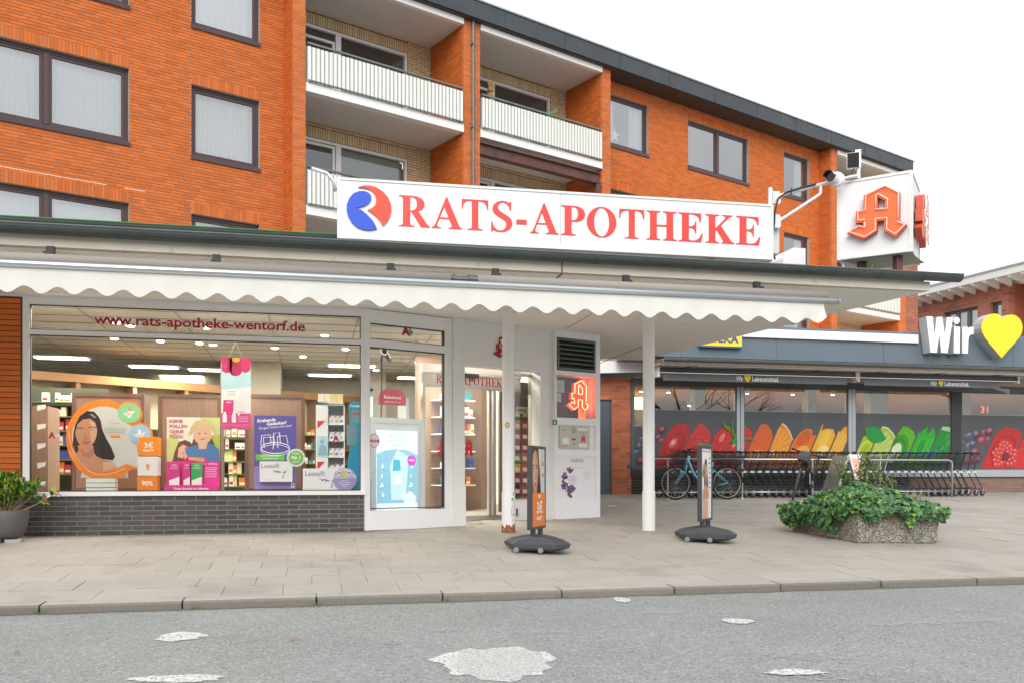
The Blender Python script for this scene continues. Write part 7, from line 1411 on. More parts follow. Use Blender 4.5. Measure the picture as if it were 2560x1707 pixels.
def part(q, name, mts, parent, smooth=True): me = q.mesh(name, mts, smooth=smooth); o = bpy.data.objects.new(name, me); COL.objects.link(o); o.parent = parent; return o
r = .355
for cx in (0, WB): part(bike_wheel(r, .04, 32, m_alr, cx), 'wheel', [m_rubber, m_alr], bk_)
q = MB(); q.tube([(.235, 0, .76), (.31, 0, .93)], .024, 10); q.tube([(.285, 0, .86), (.36, 0, .66), (.44, 0, .52), (.56, 0, .38), (.72, 0, .27)], .023, 10); q.tube([(.55, 0, .395), (.66, 0, .40), (.80, 0, .42)], .014, 8)
q.tube([(.72, 0, .27), (.86, 0, .80)], .017, 8)
for s in (-1, 1): q.tube([(.72, s*.03, .27), (WB, s*.055, r)], .010, 6); q.tube([(.83, s*.02, .66), (WB, s*.055, r)], .008, 6); q.tube([(.235, s*.045, .72), (.21, s*.05, .62), (.0, s*.05, r)], .012, 6)
q.tube([(.235, -.05, .725), (.235, .05, .725)], .016, 8); part(q, 'frame', m_blue, bk_)
def fender(cx, a0, a1): 
    q = MB(); n = 16; b0 = len(q.v)
    for k in range(n+1): t = rad(a0+(a1-a0)*k/n); R2 = r+.018; q.v += [(cx+R2*math.cos(t), -.028, r+R2*math.sin(t)), (cx+(R2+.008)*math.cos(t), 0, r+(R2+.008)*math.sin(t)), (cx+R2*math.cos(t), .028, r+R2*math.sin(t))]
    for k in range(n): a = b0+3*k; q.f += [(a, a+1, a+4, a+3), (a+1, a+2, a+5, a+4)]; q.m += [0, 0]
    return q
part(fender(0, -5, 130), 'mudguard', m_black, bk_); part(fender(WB, 0, 175), 'mudguard', m_black, bk_)
q = MB(); q.tube([(.31, 0, .93), (.335, 0, 1.04), (.32, 0, 1.08)], .013, 8); q.tube([(.50, -.29, 1.02), (.42, -.27, 1.05), (.33, -.12, 1.08), (.32, 0, 1.08), (.33, .12, 1.08), (.42, .27, 1.05), (.50, .29, 1.02)], .012, 8); part(q, 'handlebar', m_black, bk_)
q = MB(); q.tube([(.46, -.28, 1.035), (.55, -.30, 1.01)], .017, 8); q.tube([(.46, .28, 1.035), (.55, .30, 1.01)], .017, 8); part(q, 'grip', m_rubber, bk_)
def wire_basket(x0, x1, z0, z1, w_, nx, inset=.03):
    q = MB()
    for s in (-1, 1):
        for i in range(nx+1): t = i/nx; q.tube([(x0+inset+(x1-x0-2*inset)*t, s*(w_-inset), z0), (x0+(x1-x0)*t, s*w_, z1)], .003, 3)
        for k in range(6): t = k/5; q.tube([(x0+inset*(1-t), s*(w_-inset*(1-t)), z0+(z1-z0)*t), (x1-inset*(1-t), s*(w_-inset*(1-t)), z0+(z1-z0)*t)], .0035 if k < 5 else .007, 4)
    for i in range(9): y = -w_+inset+(2*w_-2*inset)*i/8; q.tube([(x0, y*1.1, z1), (x0+inset, y, z0), (x1-inset, y, z0), (x1, y*1.1, z1)], .003, 3)
    return q
part(wire_basket(-.06, .22, .79, 1.06, .16, 14), 'front_basket', m_mesh, bk_, False); part(wire_basket(WB-.20, WB+.33, .78, .93, .15, 22, .02), 'rear_basket', m_mesh, bk_, False)
q = MB(); q.tube([(.20, 0, .80), (.02, 0, .80)], .01, 5); q.lathe([(.03, -.02), (.045, .03)], 12, -.06 + .02, 0, axis='x', cz=.70); part(q, 'headlight', m_black, bk_)
q = MB(); q.lathe([(.10, 0), (.105, .012)], 20, .72, -.045, axis='y', cz=.27); q.tube([(.72, -.05, .27), (.70, -.09, .10)], .009, 5); q.box(.65, .75, -.15, -.08, .085, .105); q.tube([(.72, .05, .27), (.74, .09, .44)], .009, 5); q.box(.69, .79, .08, .15, .43, .45); part(q, 'crank', m_black, bk_)
q = MB(); q.poly([(.70, .24), (.72, .32), (WB, r+.05), (WB+.04, r), (WB, r-.05)], -.052, -.046); q.v = [(a, c, b) for a, b, c in q.v]; part(q, 'chain_guard', m_black, bk_, False)
q = MB(); q.tube([(.86, 0, .80), (.89, 0, .92)], .013, 8); q.poly([(.78, -.03), (.80, .03), (.95, .09), (1.02, .08), (1.04, 0), (1.02, -.08), (.95, -.09)], .92, .97); part(q, 'saddle', m_black, bk_, False)
q = MB()
for s in (-1, 1): q.tube([(WB-.25, s*.05, .77), (WB+.28, s*.05, .77), (WB+.02, s*.06, r)], .006, 5)
q.tube([(WB-.25, -.05, .77), (WB-.25, .05, .77)], .006, 5); part(q, 'carrier', m_black, bk_)
q = MB(); q.box(WB+.36, WB+.375, -.03, .03, .60, .66); part(q, 'rear_reflector', paint('a01818'), bk_, False)
# black e-bike turned towards the street
eb = thing('black_bicycle', 'black electric bicycle with handlebar bag standing with its front wheel towards the street', 'bicycle', (*(Vector((10.06, 17.62))), G(17.62)))
m_bb = mat('matt_black_frame', (.022, .022, .024), .38); WE = 1.1; re_ = .36
fwm = bike_wheel(re_, .052, 24, m_black, 0); o = part(fwm, 'wheel', [mat('grey_brown_tyre', (.085, .075, .065), .85, bump=.8, bs=60), m_black], eb); o.rotation_euler = (0, 0, rad(20))
part(bike_wheel(re_, .052, 24, m_black, WE), 'wheel', [m_rubber, m_black], eb)
q = MB(); q.tube([(.26, 0, .80), (.20, 0, .95)], .028, 10); q.tube([(.27, 0, .80), (.40, 0, .66), (.60, 0, .40), (.70, 0, .28)], [.035, .05, .052, .045], 10); q.tube([(.22, 0, .90), (.50, 0, .66), (.80, 0, .56)], .022, 8); q.tube([(.70, 0, .28), (.86, 0, .86)], .02, 8)
for s in (-1, 1): q.tube([(.70, s*.03, .28), (WE, s*.06, re_)], .012, 6); q.tube([(.82, s*.02, .70), (WE, s*.06, re_)], .010, 6)
part(q, 'frame', m_bb, eb)
q = MB()
for s in (-1, 1): q.tube([(.24, s*.055, .80), (.12, s*.06, .60), (.0, s*.06, re_)], [.022, .020, .014], 8)
q.tube([(.24, -.06, .80), (.24, .06, .80)], .022, 8); part(q, 'fork', m_bb, eb)
q = MB(); q.tube([(.20, 0, .95), (.18, 0, 1.02)], .016, 8); q.tube([(.24, -.36, 1.05), (.19, -.16, 1.04), (.18, 0, 1.03), (.19, .16, 1.04), (.24, .36, 1.05)], .014, 8); part(q, 'handlebar', m_bb, eb)
q = MB()
for s in (-1, 1): q.tube([(.235, s*.30, 1.048), (.25, s*.40, 1.052)], .018, 8)
part(q, 'grip', m_rubber, eb)
q = MB(); q.poly([(-.06, .90), (-.04, .98), (.02, 1.06), (.10, 1.08), (.14, 1.0), (.13, .88), (.05, .84)], -.11, .11); q.v = [(a, c, b) for a, b, c in q.v]; part(q, 'handlebar_bag', mat('dark_grey_bag', (.075, .075, .085), .8), eb, False)
q = MB(); q.poly([(.40, .60), (.44, .63), (.62, .38), (.58, .36)], -.058, -.056); q.v = [(a, c, b) for a, b, c in q.v]; part(q, 'frame_print', paint('c8ccd0'), eb, False)
q = MB(); q.lathe([(.10, 0), (.10, .01)], 18, .70, -.06, axis='y', cz=.28); q.tube([(.70, -.07, .28), (.62, -.1, .15)], .01, 5); q.box(.56, .66, -.17, -.09, .13, .155); q.tube([(.70, .07, .28), (.78, .1, .41)], .01, 5); q.box(.73, .83, .09, .17, .40, .425); part(q, 'crank', m_black, eb)
q = MB(); q.tube([(.86, 0, .86), (.88, 0, .96)], .014, 8); q.poly([(.76, -.03), (.78, .03), (.94, .08), (1.01, .07), (1.01, -.07), (.94, -.08)], .96, 1.0); part(q, 'saddle', m_black, eb, False)
eb.rotation_euler = (rad(15), 0, rad(38))
# ------------------------------------------------------------------ freestanding boards
m_base = mat('dark_grey_moulded_base', (.055, .062, .068), .55, var=.15, vs=12, bump=.2, bs=60, dirt=((.16, .15, .14), 7, .62, .4)); m_bfr = mat('anthracite_board_frame', (.045, .048, .052), .4)
def swing_board(name, label, x, y, ang, draw, base):
    root = thing(name, label, 'advertising board', (x, y, G(y)))
    H0, H1, hw = .27, 1.27, .30; FB_ = Fr((0, 0, 0), U=Y.copy(), W=Z, Nn=X.copy())
    q = MB(FB_); ring(q, -hw, hw, H0, H1, .032, -.028, .028); part(q, 'frame', m_bfr, root, False)
    q = MB(FB_); q.box(-hw+.03, hw-.03, H0+.03, H1-.03, -.018, .018); part(q, 'panel', base, root, False)
    q = MB(FB_); mts = draw(q, (-hw+.032, hw-.032, H0+.032, H1-.032), .020); part(q, 'print', mts, root, False)
    for s in (-1, 1):
        q = MB(); q.tube([(0, s*.15, .10), (0, s*.15, .25)], .024, 10); q.tube([(0, s*.15, .19), (0, s*.15, .275)], .034, 8); part(q, 'stem', m_bfr, root, False)
        q = MB(); z = [(.36, .045, .045), (.38, .075, .06), (.30, .115, .085), (.06, .15, .10)]; yc = s*.155; xo = s*-.08
        loops = []
        for L_, h, w_ in ((.27, .03, .10), (.35, .055, .13), (.37, .105, .135), (.27, .16, .13), (.10, .19, .11)):
            w2 = w_+.025; pts = [(-L_, -w2*.45), (-L_*.72, -w2), (L_*.72, -w2), (L_, -w2*.45), (L_, w2*.45), (L_*.72, w2), (-L_*.72, w2), (-L_, w2*.45)]; b0 = len(q.v); loops.append(b0); q.v += [(px+xo, yc+py, h) for px, py in pts]
        for a, b in zip(loops, loops[1:]):
            for k in range(8): q.f.append((a+k, a+(k+1) % 8, b+(k+1) % 8, b+k)); q.m.append(0)
        q.f += [tuple(loops[0]+k for k in reversed(range(8))), tuple(loops[-1]+k for k in range(8))]; q.m += [0, 0]; part(q, 'base_half', m_base, root, False)
    for px in (-.16, .14):
        q = MB(); q.lathe([(.028, -.014), (.034, -.010), (.034, .010), (.028, .014)], 14, px, -.30, axis='y', cz=.035); part(q, 'wheel', mat('grey_board_wheel', (.22, .22, .21), .6), root, False)
    root.rotation_euler = (0, 0, -rad(ang)); return root
def d_b1(q, r, c):
    W_, H_ = r[1]-r[0], r[3]-r[2]; g = lambda x, y: (r[0]+W_*x, r[2]+H_*y); q.poly([g(0, 0), g(1, 0), g(1, .43), g(0, .43)], c+.0075, m=8)
    q.poly([g(.62, .43), g(1, .43), g(1, 1), g(.72, 1)], c, m=9); portrait(q, g(.24, 0)[0], g(0, .70)[1], .46, c+.001, hx=.72, clip=r)
    q.box(r[0]-.03, r[0]-.0, r[2], r[3], c-.002, c+.012, 10)
    am = g(.55, 0)[0]; tfit(q, '3€', am, g(0, .17)[1], H_*.15, c+.009, 11, bold=.022, align='c', space=1.12); tfit(q, 'RABATT', am, g(0, .08)[1], H_*.05, c+.009, 11, bold=.03, align='c'); q.poly([(am-.03, g(0, .38)[1]), (am+.03, g(0, .38)[1]), (am, g(0, .355)[1])], c+.009, m=11); q.box(am-.05, am+.05, g(0, .385)[1], g(0, .40)[1], c+.008, c+.009, 11)
    for i in range(5): q.box(g(.72, 0)[0], g(.97, 0)[0], g(0, .93-.03*i)[1], g(0, .94-.03*i)[1], c, c+.001, 12)
    for yy in (.80, .66, .55): q.poly(ell(*g(.84, yy), .045, .03, 14), c+.0015, m=8 if yy > .6 else 9)
    return m_sk+[paint('f0842c', .9), paint('cfd8dc', .9), m_bfr, paint('fdfdfb', .92), paint('c8c0b8')]
def d_b2(q, r, c):
    W_, H_ = r[1]-r[0], r[3]-r[2]; g = lambda x, y: (r[0]+W_*x, r[2]+H_*y); portrait(q, g(.42, 0)[0], g(0, .66)[1], .22, c+.001, hx=.7, clip=r); q.poly([g(.12, 0), g(.14, .40), g(.38, .50), g(.55, .44), (g(.66, .2)), g(.64, 0)], c+.0012, m=1)
    q.poly([g(.08, .62), g(.18, .80), g(.25, .66), g(.2, .58)], c+.0005, m=9)
    for i in range(7): q.box(g(.76, 0)[0], g(.90, 0)[0], g(0, .85-.07*i)[1], g(0, .88-.07*i)[1], c, c+.001, 8)
    q.poly([g(.0, .955), g(1, .955), g(1, .965), g(0, .965)], c+.001, m=10); return m_sk+[paint('7f9aa0'), paint('4f8a58'), paint('c85a4a')]
swing_board('freestanding_board', 'freestanding board with orange three euro discount poster on a dark moulded base', 2.66, 10.62, 31, d_b1, paint('e8e4e0', .9))
b2 = swing_board('freestanding_board', 'freestanding board with pale portrait poster on a dark moulded base beside the second column', 5.16, 11.30, 38.5, d_b2, paint('eeeeec', .92))
q = MB(Fr((0, 0, 0), U=Y.copy(), W=Z, Nn=X.copy())); q.box(-.30, .30, 1.271, 1.30, -.028, .03); part(q, 'green_header', paint('4f6f3c'), b2, False)
# pavement sign behind the planter
FA_ = Fr((0, 16.9, 0)); sa0 = on(FA_, 2122, 1137); ab = thing('folding_sign', 'white framed folding sign with peach picture half hidden behind the planter shrub', 'advertising board', FA_(sa0[0], G(16.9), 0))
q = MB(FA_); a, b = sa0; q.poly([(a-.06, b), (a-.02, b), (a-.32, G(16.9)), (a-.40, G(16.9))], -.5, .05); q.build('side_leg', m_st, ab, fix=True)
q = MB(FA_); pts = [(a+.0, b+.02), (a+.30, b+.02), (a+.62, .56), (a+.30, .56)]; q.poly(pts, -.03, .0); q.build('panel', paint('f2f2f2', .92), ab, fix=True)
q = MB(FA_); q.poly([(a+.05, b-.06), (a+.28, b-.06), (a+.56, .62), (a+.33, .62)], .003); q.build('picture', mat('peach_picture', (.72, .46, .34), .5, var=.15, vs=6), ab)
q = MB(FA_); q.box(a+.02, a+.06, b+.02, b+.08, -.02, 0); q.box(a+.20, a+.24, b+.02, b+.08, -.02, 0); q.build('hinge', m_fork, ab)
# ------------------------------------------------------------------ planter with ivy and shrub
m_agg = bpy.data.materials.new('exposed_pebble_concrete'); m_agg.use_nodes = True; t = m_agg.node_tree; p = t.nodes['Principled BSDF']; L = t.links.new; g_ = t.nodes.new('ShaderNodeNewGeometry')
v1 = t.nodes.new('ShaderNodeTexVoronoi'); v1.inputs['Scale'].default_value = 62; L(g_.outputs['Position'], v1.inputs['Vector']); sp = t.nodes.new('ShaderNodeSeparateColor'); L(v1.outputs['Color'], sp.inputs[0])
cr = t.nodes.new('ShaderNodeValToRGB'); L(sp.outputs[0], cr.inputs[0]); e = cr.color_ramp.elements; e[0].color = (.07, .068, .06, 1); e[1].color = (.62, .58, .50, 1); e[0].position = .05; e[1].position = .9; k = e.new(.35); k.color = (.24, .22, .17, 1); k = e.new(.6); k.color = (.46, .43, .35, 1)
mr = t.nodes.new('ShaderNodeMapRange'); L(v1.outputs['Distance'], mr.inputs[0]); mr.inputs['From Min'].default_value = .25; mr.inputs['From Max'].default_value = .6; mr.inputs['To Max'].default_value = .75
mx_ = t.nodes.new('ShaderNodeMix'); mx_.data_type = 'RGBA'; L(mr.outputs[0], mx_.inputs['Factor']); L(cr.outputs[0], mx_.inputs['A']); mx_.inputs['B'].default_value = (.16, .15, .12, 1)
L(mx_.outputs['Result'], p.inputs['Base Color']); p.inputs['Roughness'].default_value = .8; bp = t.nodes.new('ShaderNodeBump'); bp.invert = True; bp.inputs['Strength'].default_value = .9; bp.inputs['Distance'].default_value = .012; L(v1.outputs['Distance'], bp.inputs['Height']); L(bp.outputs[0], p.inputs['Normal'])
PA, PB, PC, PD = Vector((7.13, 10.80)), Vector((8.15, 10.62)), Vector((8.42, 12.0)), Vector((7.02, 12.22)); PL = [PA, PB, PC, PD]; pc_ = sum(PL, Vector((0, 0)))/4
pl_ = thing('concrete_planter', 'large angular pebble concrete planter on the pavement in front of the trolleys', 'planter', (pc_.x, pc_.y, G(pc_.y)))
q = MB(); lv_ = []
for s_, dz in ((1.0, -.01), (1.035, .02), (1.09, .40), (.98, .40), (.97, .33)):
    b0 = len(q.v); lv_.append(b0)
    for P_ in PL: v_ = pc_+(P_-pc_)*s_; q.v.append((v_.x, v_.y, G(P_.y)+dz if dz < .1 else G(pc_.y)+dz-.005))
for a, b in zip(lv_, lv_[1:]):
    for k in range(4): q.f.append((a+k, a+(k+1) % 4, b+(k+1) % 4, b+k)); q.m.append(0)
q.f.append(tuple(lv_[-1]+k for k in range(4))); q.m.append(1); q.build('trough', [m_agg, mat('potting_soil', (.045, .035, .025), .95, bump=.6, bs=60)], pl_)
def leafmesh(name, pts, mt_, fold=.25):
    q = MB(); n = len(pts)//2; q.v = [(x, y, fold*abs(x)) for x, y in pts]; c = len(q.v); q.v.append((0, .35, 0)); m_ = len(pts)
    for i in range(m_): q.f.append((c, i, (i+1) % m_)); q.m.append(0)
    return q.mesh(name, mt_)
IV = [(0, 0), (.25, -.10), (.52, .05), (.40, .25), (.60, .55), (.30, .58), (.0, 1.0), (-.30, .58), (-.60, .55), (-.40, .25), (-.52, .05), (-.25, -.10)]
m_ivs = [mat('ivy_leaf_dark', (.022, .085, .028), .4, var=.3, vs=25, rnd=.4), mat('ivy_leaf_mid', (.065, .19, .04), .42, var=.25, vs=25, rnd=.4), mat('ivy_leaf_bright', (.19, .31, .045), .42, var=.25, vs=25, rnd=.25), mat('ivy_leaf_bluish', (.09, .20, .10), .38, var=.2, vs=25, rnd=.25)]
IVM = [leafmesh('ivy_leaf', IV, m) for m in m_ivs]
ivy = thing('ivy', 'thick green ivy spilling over the rim of the pebble concrete planter', 'ivy', (pc_.x, pc_.y, G(pc_.y)+.4))
r_ = random.Random(33); zr = G(pc_.y)+.395
def edged(x, y, s_=1.12):
    m_ = 9
    for i in range(4):
        a = pc_+(PL[i]-pc_)*s_; b = pc_+(PL[(i+1) % 4]-pc_)*s_; e = b-a
        m_ = min(m_, (e.x*(y-a.y)-e.y*(x-a.x))/e.length)
    return m_
def mound(x, y):
    du = (x-6.9)/1.6; dv = (y-10.6)/1.6; k = max(0, min(1, edged(x, y)/.45))**.7
    return .03+k*(.03+.22*math.exp(-((du-.18)**2/.12+(dv-.45)**2/.35))+.10*math.exp(-((du-.55)**2/.2+(dv-.5)**2/.4))+.05*math.exp(-((du-.95)**2/.03))+.03*math.sin(x*9)*math.cos(y*8))
def inside(x, y, s_=1.0):
    for i in range(4):
        a = pc_+(PL[i]-pc_)*s_; b = pc_+(PL[(i+1) % 4]-pc_)*s_
        if (b.x-a.x)*(y-a.y)-(b.y-a.y)*(x-a.x) < 0: return False
    return True
leaves = []
while len(leaves) < 4600:
    x, y = r_.uniform(6.6, 8.9), r_.uniform(10.3, 12.6)
    if not inside(x, y, 1.14): continue
    if x > 8.0 and y > 11.2 and r_.random() < .5: continue
    if y > 11.5 and r_.random() < .55: continue
    leaves.append((Vector((x, y, zr+mound(x, y)+r_.uniform(-.03, .05))), Vector((r_.uniform(-.7, .5), r_.uniform(-1.5, -.1), .9))))
def edge_drop(A, B, t0, t1, n, dmax, w_=.12):
    d = (B-A); nn = Vector((d.y, -d.x)).normalized()
    for _ in range(n):
        t = r_.uniform(t0, t1); f_ = r_.random()**.8; drop = dmax(t)*f_; o_ = r_.uniform(.0, w_)*(1-.4*f_)+.02; P_ = A+d*t+nn*(o_+.03*(1-f_)+ (.09 if True else 0)); leaves.append((Vector((P_.x, P_.y, zr+.06-drop)), Vector((nn.x*1.4+r_.uniform(-.5, .5), nn.y*1.4+r_.uniform(-.5, .5), r_.uniform(.0, 1)))))
edge_drop(PA, PB, .0, 1.08, 330, lambda t: .06+.09*max(0, math.sin(t*9+.5))+.22*math.exp(-((t-.62)/.05)**2)+.10*math.exp(-((t-1.02)/.05)**2))
edge_drop(PD, PA, -.05, .80, 560, lambda t: .27+.05*math.sin(t*11), .13); edge_drop(PD, PA, .8, 1.0, 90, lambda t: .14)
edge_drop(PB, PC, .0, .9, 170, lambda t: .18)
edge_drop(PC, PD, .0, 1.0, 120, lambda t: .12)
order = sorted(range(len(leaves)), key=lambda i: (leaves[i][0]-CAMP).length-.25*leaves[i][0].z)
sel = set(r_.sample(order[:900], 300)); sb = MB()
for i, (P_, nv) in enumerate(leaves):
    s_ = r_.uniform(.055, .085); mi = r_.choice((0, 0, 1, 1, 1, 2, 3, 3)); e_ = nv.normalized().to_track_quat('Z', 'Y').to_euler(); e_.rotate_axis('Z', r_.uniform(2.2, 4.1)); e_.rotate_axis('X', r_.uniform(-.4, .5))
    if i in sel: inst('ivy_leaf', IVM[mi], P_, ivy, rot=e_, scale=s_)
    else:
        me = IVM[mi]; M4 = Matrix.Translation(P_) @ e_.to_matrix().to_4x4() @ Matrix.Scale(s_, 4); b0 = len(sb.v); sb.v += [tuple(M4 @ v.co) for v in me.vertices]; sb.f += [tuple(b0+k for k in pz.vertices) for pz in me.polygons]; sb.m += [mi]*len(me.polygons)
sb.build('ivy_leaf', m_ivs, ivy, kind='stuff')
q = MB(); n = 16; b0 = 0   # tangle of old stems under the leaves
for i in range(n+1):
    for j in range(n+1):
        x, y = 6.70+i*2.0/n, 10.38+j*2.1/n; q.v.append((x, y, zr+mound(x, y)-.07 if inside(x, y, 1.13) else zr-.02))
for i in range(n):
    for j in range(n):
        if inside(6.70+(i+.5)*2.0/n, 10.38+(j+.5)*2.1/n, 1.13): a = i*(n+1)+j; q.f.append((a, a+1, a+n+2, a+n+1)); q.m.append(0)
q.build('stem_tangle', mat('brown_stem_tangle', (.035, .05, .022), .95, var=.5, vs=20, bump=1, bs=50), ivy)
q = MB()
for i in range(46):
    t = r_.random(); A, B = (PD, PA) if i % 2 else (PA, PB); d = B-A; nn = Vector((d.y, -d.x)).normalized(); P_ = A+d*t; q.tube([(P_.x+nn.x*.02, P_.y+nn.y*.02, zr+.06), (P_.x+nn.x*.12, P_.y+nn.y*.12, zr+.0), (P_.x+nn.x*.13+r_.uniform(-.04, .04), P_.y+nn.y*.13, zr-r_.uniform(.08, .25))], .0025, 3)
q.build('vine', mat('vine_stem', (.14, .08, .05), .9), ivy, kind='stuff')
def shrub(name, label, base, tips, mt_leaf, ls, nl, lm, seed, r0=.007):
    r2 = random.Random(seed); root = thing(name, label, 'shrub', base); q = MB(); lf = MB()
    for tx, ty, tz in tips:
        A = Vector(base)+Vector((r2.uniform(-.06, .06), r2.uniform(-.06, .06), 0)); B = Vector((tx, ty, tz)); mid = (A+B)/2+Vector((r2.uniform(-.06, .06), r2.uniform(-.06, .06), r2.uniform(0, .08))); pts = []
        for k in range(7): t_ = k/6; pts.append(A*(1-t_)**2+mid*2*t_*(1-t_)+B*t_**2)
        q.tube([tuple(p_) for p_ in pts], [r0*(1-.75*k/6) for k in range(7)], 5)
        for k in range(nl):
            t_ = r2.uniform(.25, 1)**.7; i_ = min(5, int(t_*6)); P_ = pts[i_].lerp(pts[i_+1], t_*6-i_)+Vector((r2.gauss(0, .035), r2.gauss(0, .035), r2.gauss(0, .035)))
            e_ = Vector((r2.uniform(-1, 1), r2.uniform(-1, .6), r2.uniform(.1, 1))).normalized().to_track_quat('Z', 'Y').to_euler(); e_.rotate_axis('Z', r2.uniform(0, 6.28)); M4 = Matrix.Translation(P_) @ e_.to_matrix().to_4x4() @ Matrix.Scale(r2.uniform(*ls), 4)
            b0 = len(lf.v); lf.v += [tuple(M4 @ v.co) for v in lm.vertices]; mi = r2.choice(range(len(mt_leaf))); lf.f += [tuple(b0+kk for kk in pz.vertices) for pz in lm.polygons]; lf.m += [mi]*len(lm.polygons)
            if k % 6 == 0: q.tube([tuple(pts[i_]), tuple(P_)], .0015, 3)
    q.build('stem', mat('twig_bark', (.13, .09, .06), .9), root, kind='stuff'); lf.build('leaf', mt_leaf, root, kind='stuff'); return root
SL = [(0, 0), (.30, .22), (.34, .55), (0, 1), (-.34, .55), (-.30, .22)]; slm = leafmesh('small_leaf', SL, m_ivs[1])
m_shl = [mat('shrub_leaf_green', (.12, .20, .05), .5, rnd=.3), mat('shrub_leaf_olive', (.20, .24, .09), .5, rnd=.3), mat('shrub_leaf_dark', (.06, .11, .035), .5, rnd=.3)]
fq_ = Fr((0, 11.55, 0)); T_ = lambda u, v: on(fq_, u, v)
tips = []
for u, v in ((2095, 1152), (2078, 1162), (2110, 1180), (2150, 1165), (2165, 1128), (2180, 1140), (2175, 1165), (2190, 1180), (2205, 1170), (2215, 1190), (2160, 1200), (2125, 1195), (2105, 1200), (2140, 1185), (2240, 1198), (2172, 1150), (2185, 1195), (2155, 1180)): a, b = T_(u, v); tips.append((a, 11.55+r_.uniform(-.15, .15), b))
a, b = T_(2150, 1255); sh_ = shrub('holly_shrub', 'thin upright shrub with small leaves growing out of the ivy in the planter', (a, 11.55, zr), tips, m_shl, (.028, .046), 110, slm, 5)
for u, v in ((2079, 1161), (2184, 1187), (2165, 1215)): a, b = T_(u, v); q = MB(); blob3(q, (a, 11.42, b), .014, n=8); q.build('red_berry', paint('b01a28'), sh_, smooth=True)
ht = MB(); r2 = random.Random(8); hth = []
for i in range(420):
    a, b = T_(2262+r2.gauss(0, 26), 1250); y_ = 11.6+r2.uniform(-.2, .2); h = r2.uniform(.06, .17); dx = r2.uniform(-.06, .06); ht.face([(a, y_, zr+.05), (a+.004, y_, zr+.05), (a+dx+.006, y_+.02, zr+.05+h), (a+dx, y_+.02, zr+.05+h)])
    for k in range(3): f_ = r2.uniform(.4, 1); ht.face([(a+dx*f_, y_, zr+.05+h*f_), (a+dx*f_+.012, y_, zr+.055+h*f_), (a+dx*f_+.004, y_, zr+.065+h*f_)])
ht.build('dry_heather', mat('dry_heather', (.30, .25, .20), .9, rnd=.3), label='tuft of dry grey heather behind the ivy on the right of the planter', cat='plant', kind='stuff')
# ------------------------------------------------------------------ pot with flowering shrub at the left edge
px, py = -3.72, 12.36; pz = G(py)
pot = thing('plant_pot', 'round dark grey stone-look pot standing on flat stones at the left end of the plinth', 'plant pot', (px, py, pz+.045))
q = MB(); q.lathe([(.15, .045), (.19, .06), (.235, .14), (.262, .26), (.268, .385), (.262, .392), (.245, .392), (.238, .33), (.235, .33)], 32, px, py, cz=pz); q.build('bowl', mat('grey_stone_pot', (.115, .105, .11), .6, var=.2, vs=6, bump=.25, bs=50, dirt=((.22, .21, .22), 5, .58, .5)), pot, smooth=True)
q = MB(); q.lathe([(.236, .30), (.05, .335)], 20, px, py, cz=pz); q.build('soil', mat('potting_soil', (.045, .035, .025), .95), pot)
for i, (dx, dy, a) in enumerate(((-.10, -.16, .1), (.13, -.10, -.2), (0, .14, 0))): q = MB(); q.box(px+dx-.09, px+dx+.09, py+dy-.06, py+dy+.06, pz-.01, pz+.035); q.build('flat_stone', mat('pale_stone', (.40, .38, .36), .8, var=.1), label=('flat pale stone under the left front of the pot', 'flat pale stone under the right of the pot', 'flat pale stone under the back of the pot')[i], cat='stone')
OV = [(0, 0), (.14, .2), (.21, .5), (.15, .82), (0, 1), (-.15, .82), (-.21, .5), (-.14, .2)]
m_sk_ = [mat('glossy_leaf_green', (.11, .27, .03), .35, rnd=.3, var=.2, vs=20), mat('glossy_leaf_dark', (.035, .12, .02), .35, rnd=.3), mat('glossy_leaf_lime', (.36, .50, .04), .4, rnd=.2), mat('yellow_leaf', (.50, .48, .03), .45)]
SKM = [leafmesh('leaf', OV, m, .35) for m in m_sk_]; sk_ = thing('skimmia_bush', 'bushy evergreen with lime and green leaves and dusky pink flower heads in the round pot', 'shrub', (px, py, pz+.38)); r2 = random.Random(14); q = MB(); nb = 0; heads = []
for i in range(34):
    th = r2.uniform(0, 6.283); el = r2.uniform(.15, 1.45); R_2 = r2.uniform(.36, .48); tip = Vector((px+R_2*math.cos(th)*math.cos(el)*1.05, py+R_2*.7*math.sin(th)*math.cos(el), pz+.38+.06+.38*math.sin(el)*(R_2/.45)))
    if i == 0: tip = Vector((px+.62, py-.18, pz+.60))
    if i == 1: tip = Vector((px+.50, py-.22, pz+.52))
    A = Vector((px+r2.uniform(-.05, .05), py+r2.uniform(-.05, .05), pz+.33)); mid = A.lerp(tip, .55)+Vector((0, 0, -.05)); pts = [A*(1-t)**2+mid*2*t*(1-t)+tip*t*t for t in (0, .2, .4, .6, .8, 1)]; q.tube([tuple(p_) for p_ in pts], [.007, .006, .005, .004, .004, .003], 5)
    d = (pts[-1]-pts[-2]).normalized(); heads.append((tip, d))
    for k in range(8):
        if nb >= 290: break
        base = tip-d*r2.uniform(0, .10 if k < 5 else .2); az = k*2.4; out = (d.orthogonal().normalized()); out.rotate(Matrix.Rotation(az, 3, d)); dr = (out+d*r2.uniform(.1, .9)).normalized(); e_ = dr.to_track_quat('Y', 'Z').to_euler(); mi = r2.choice((0, 0, 0, 1, 2, 2)) if k < 7 else 3
        inst('leaf', SKM[mi], base, sk_, rot=e_, scale=r2.uniform(.085, .125)); nb += 1
q.build('stem', mat('twig_bark2', (.30, .22, .12), .85), sk_, kind='stuff')
lf2 = MB()
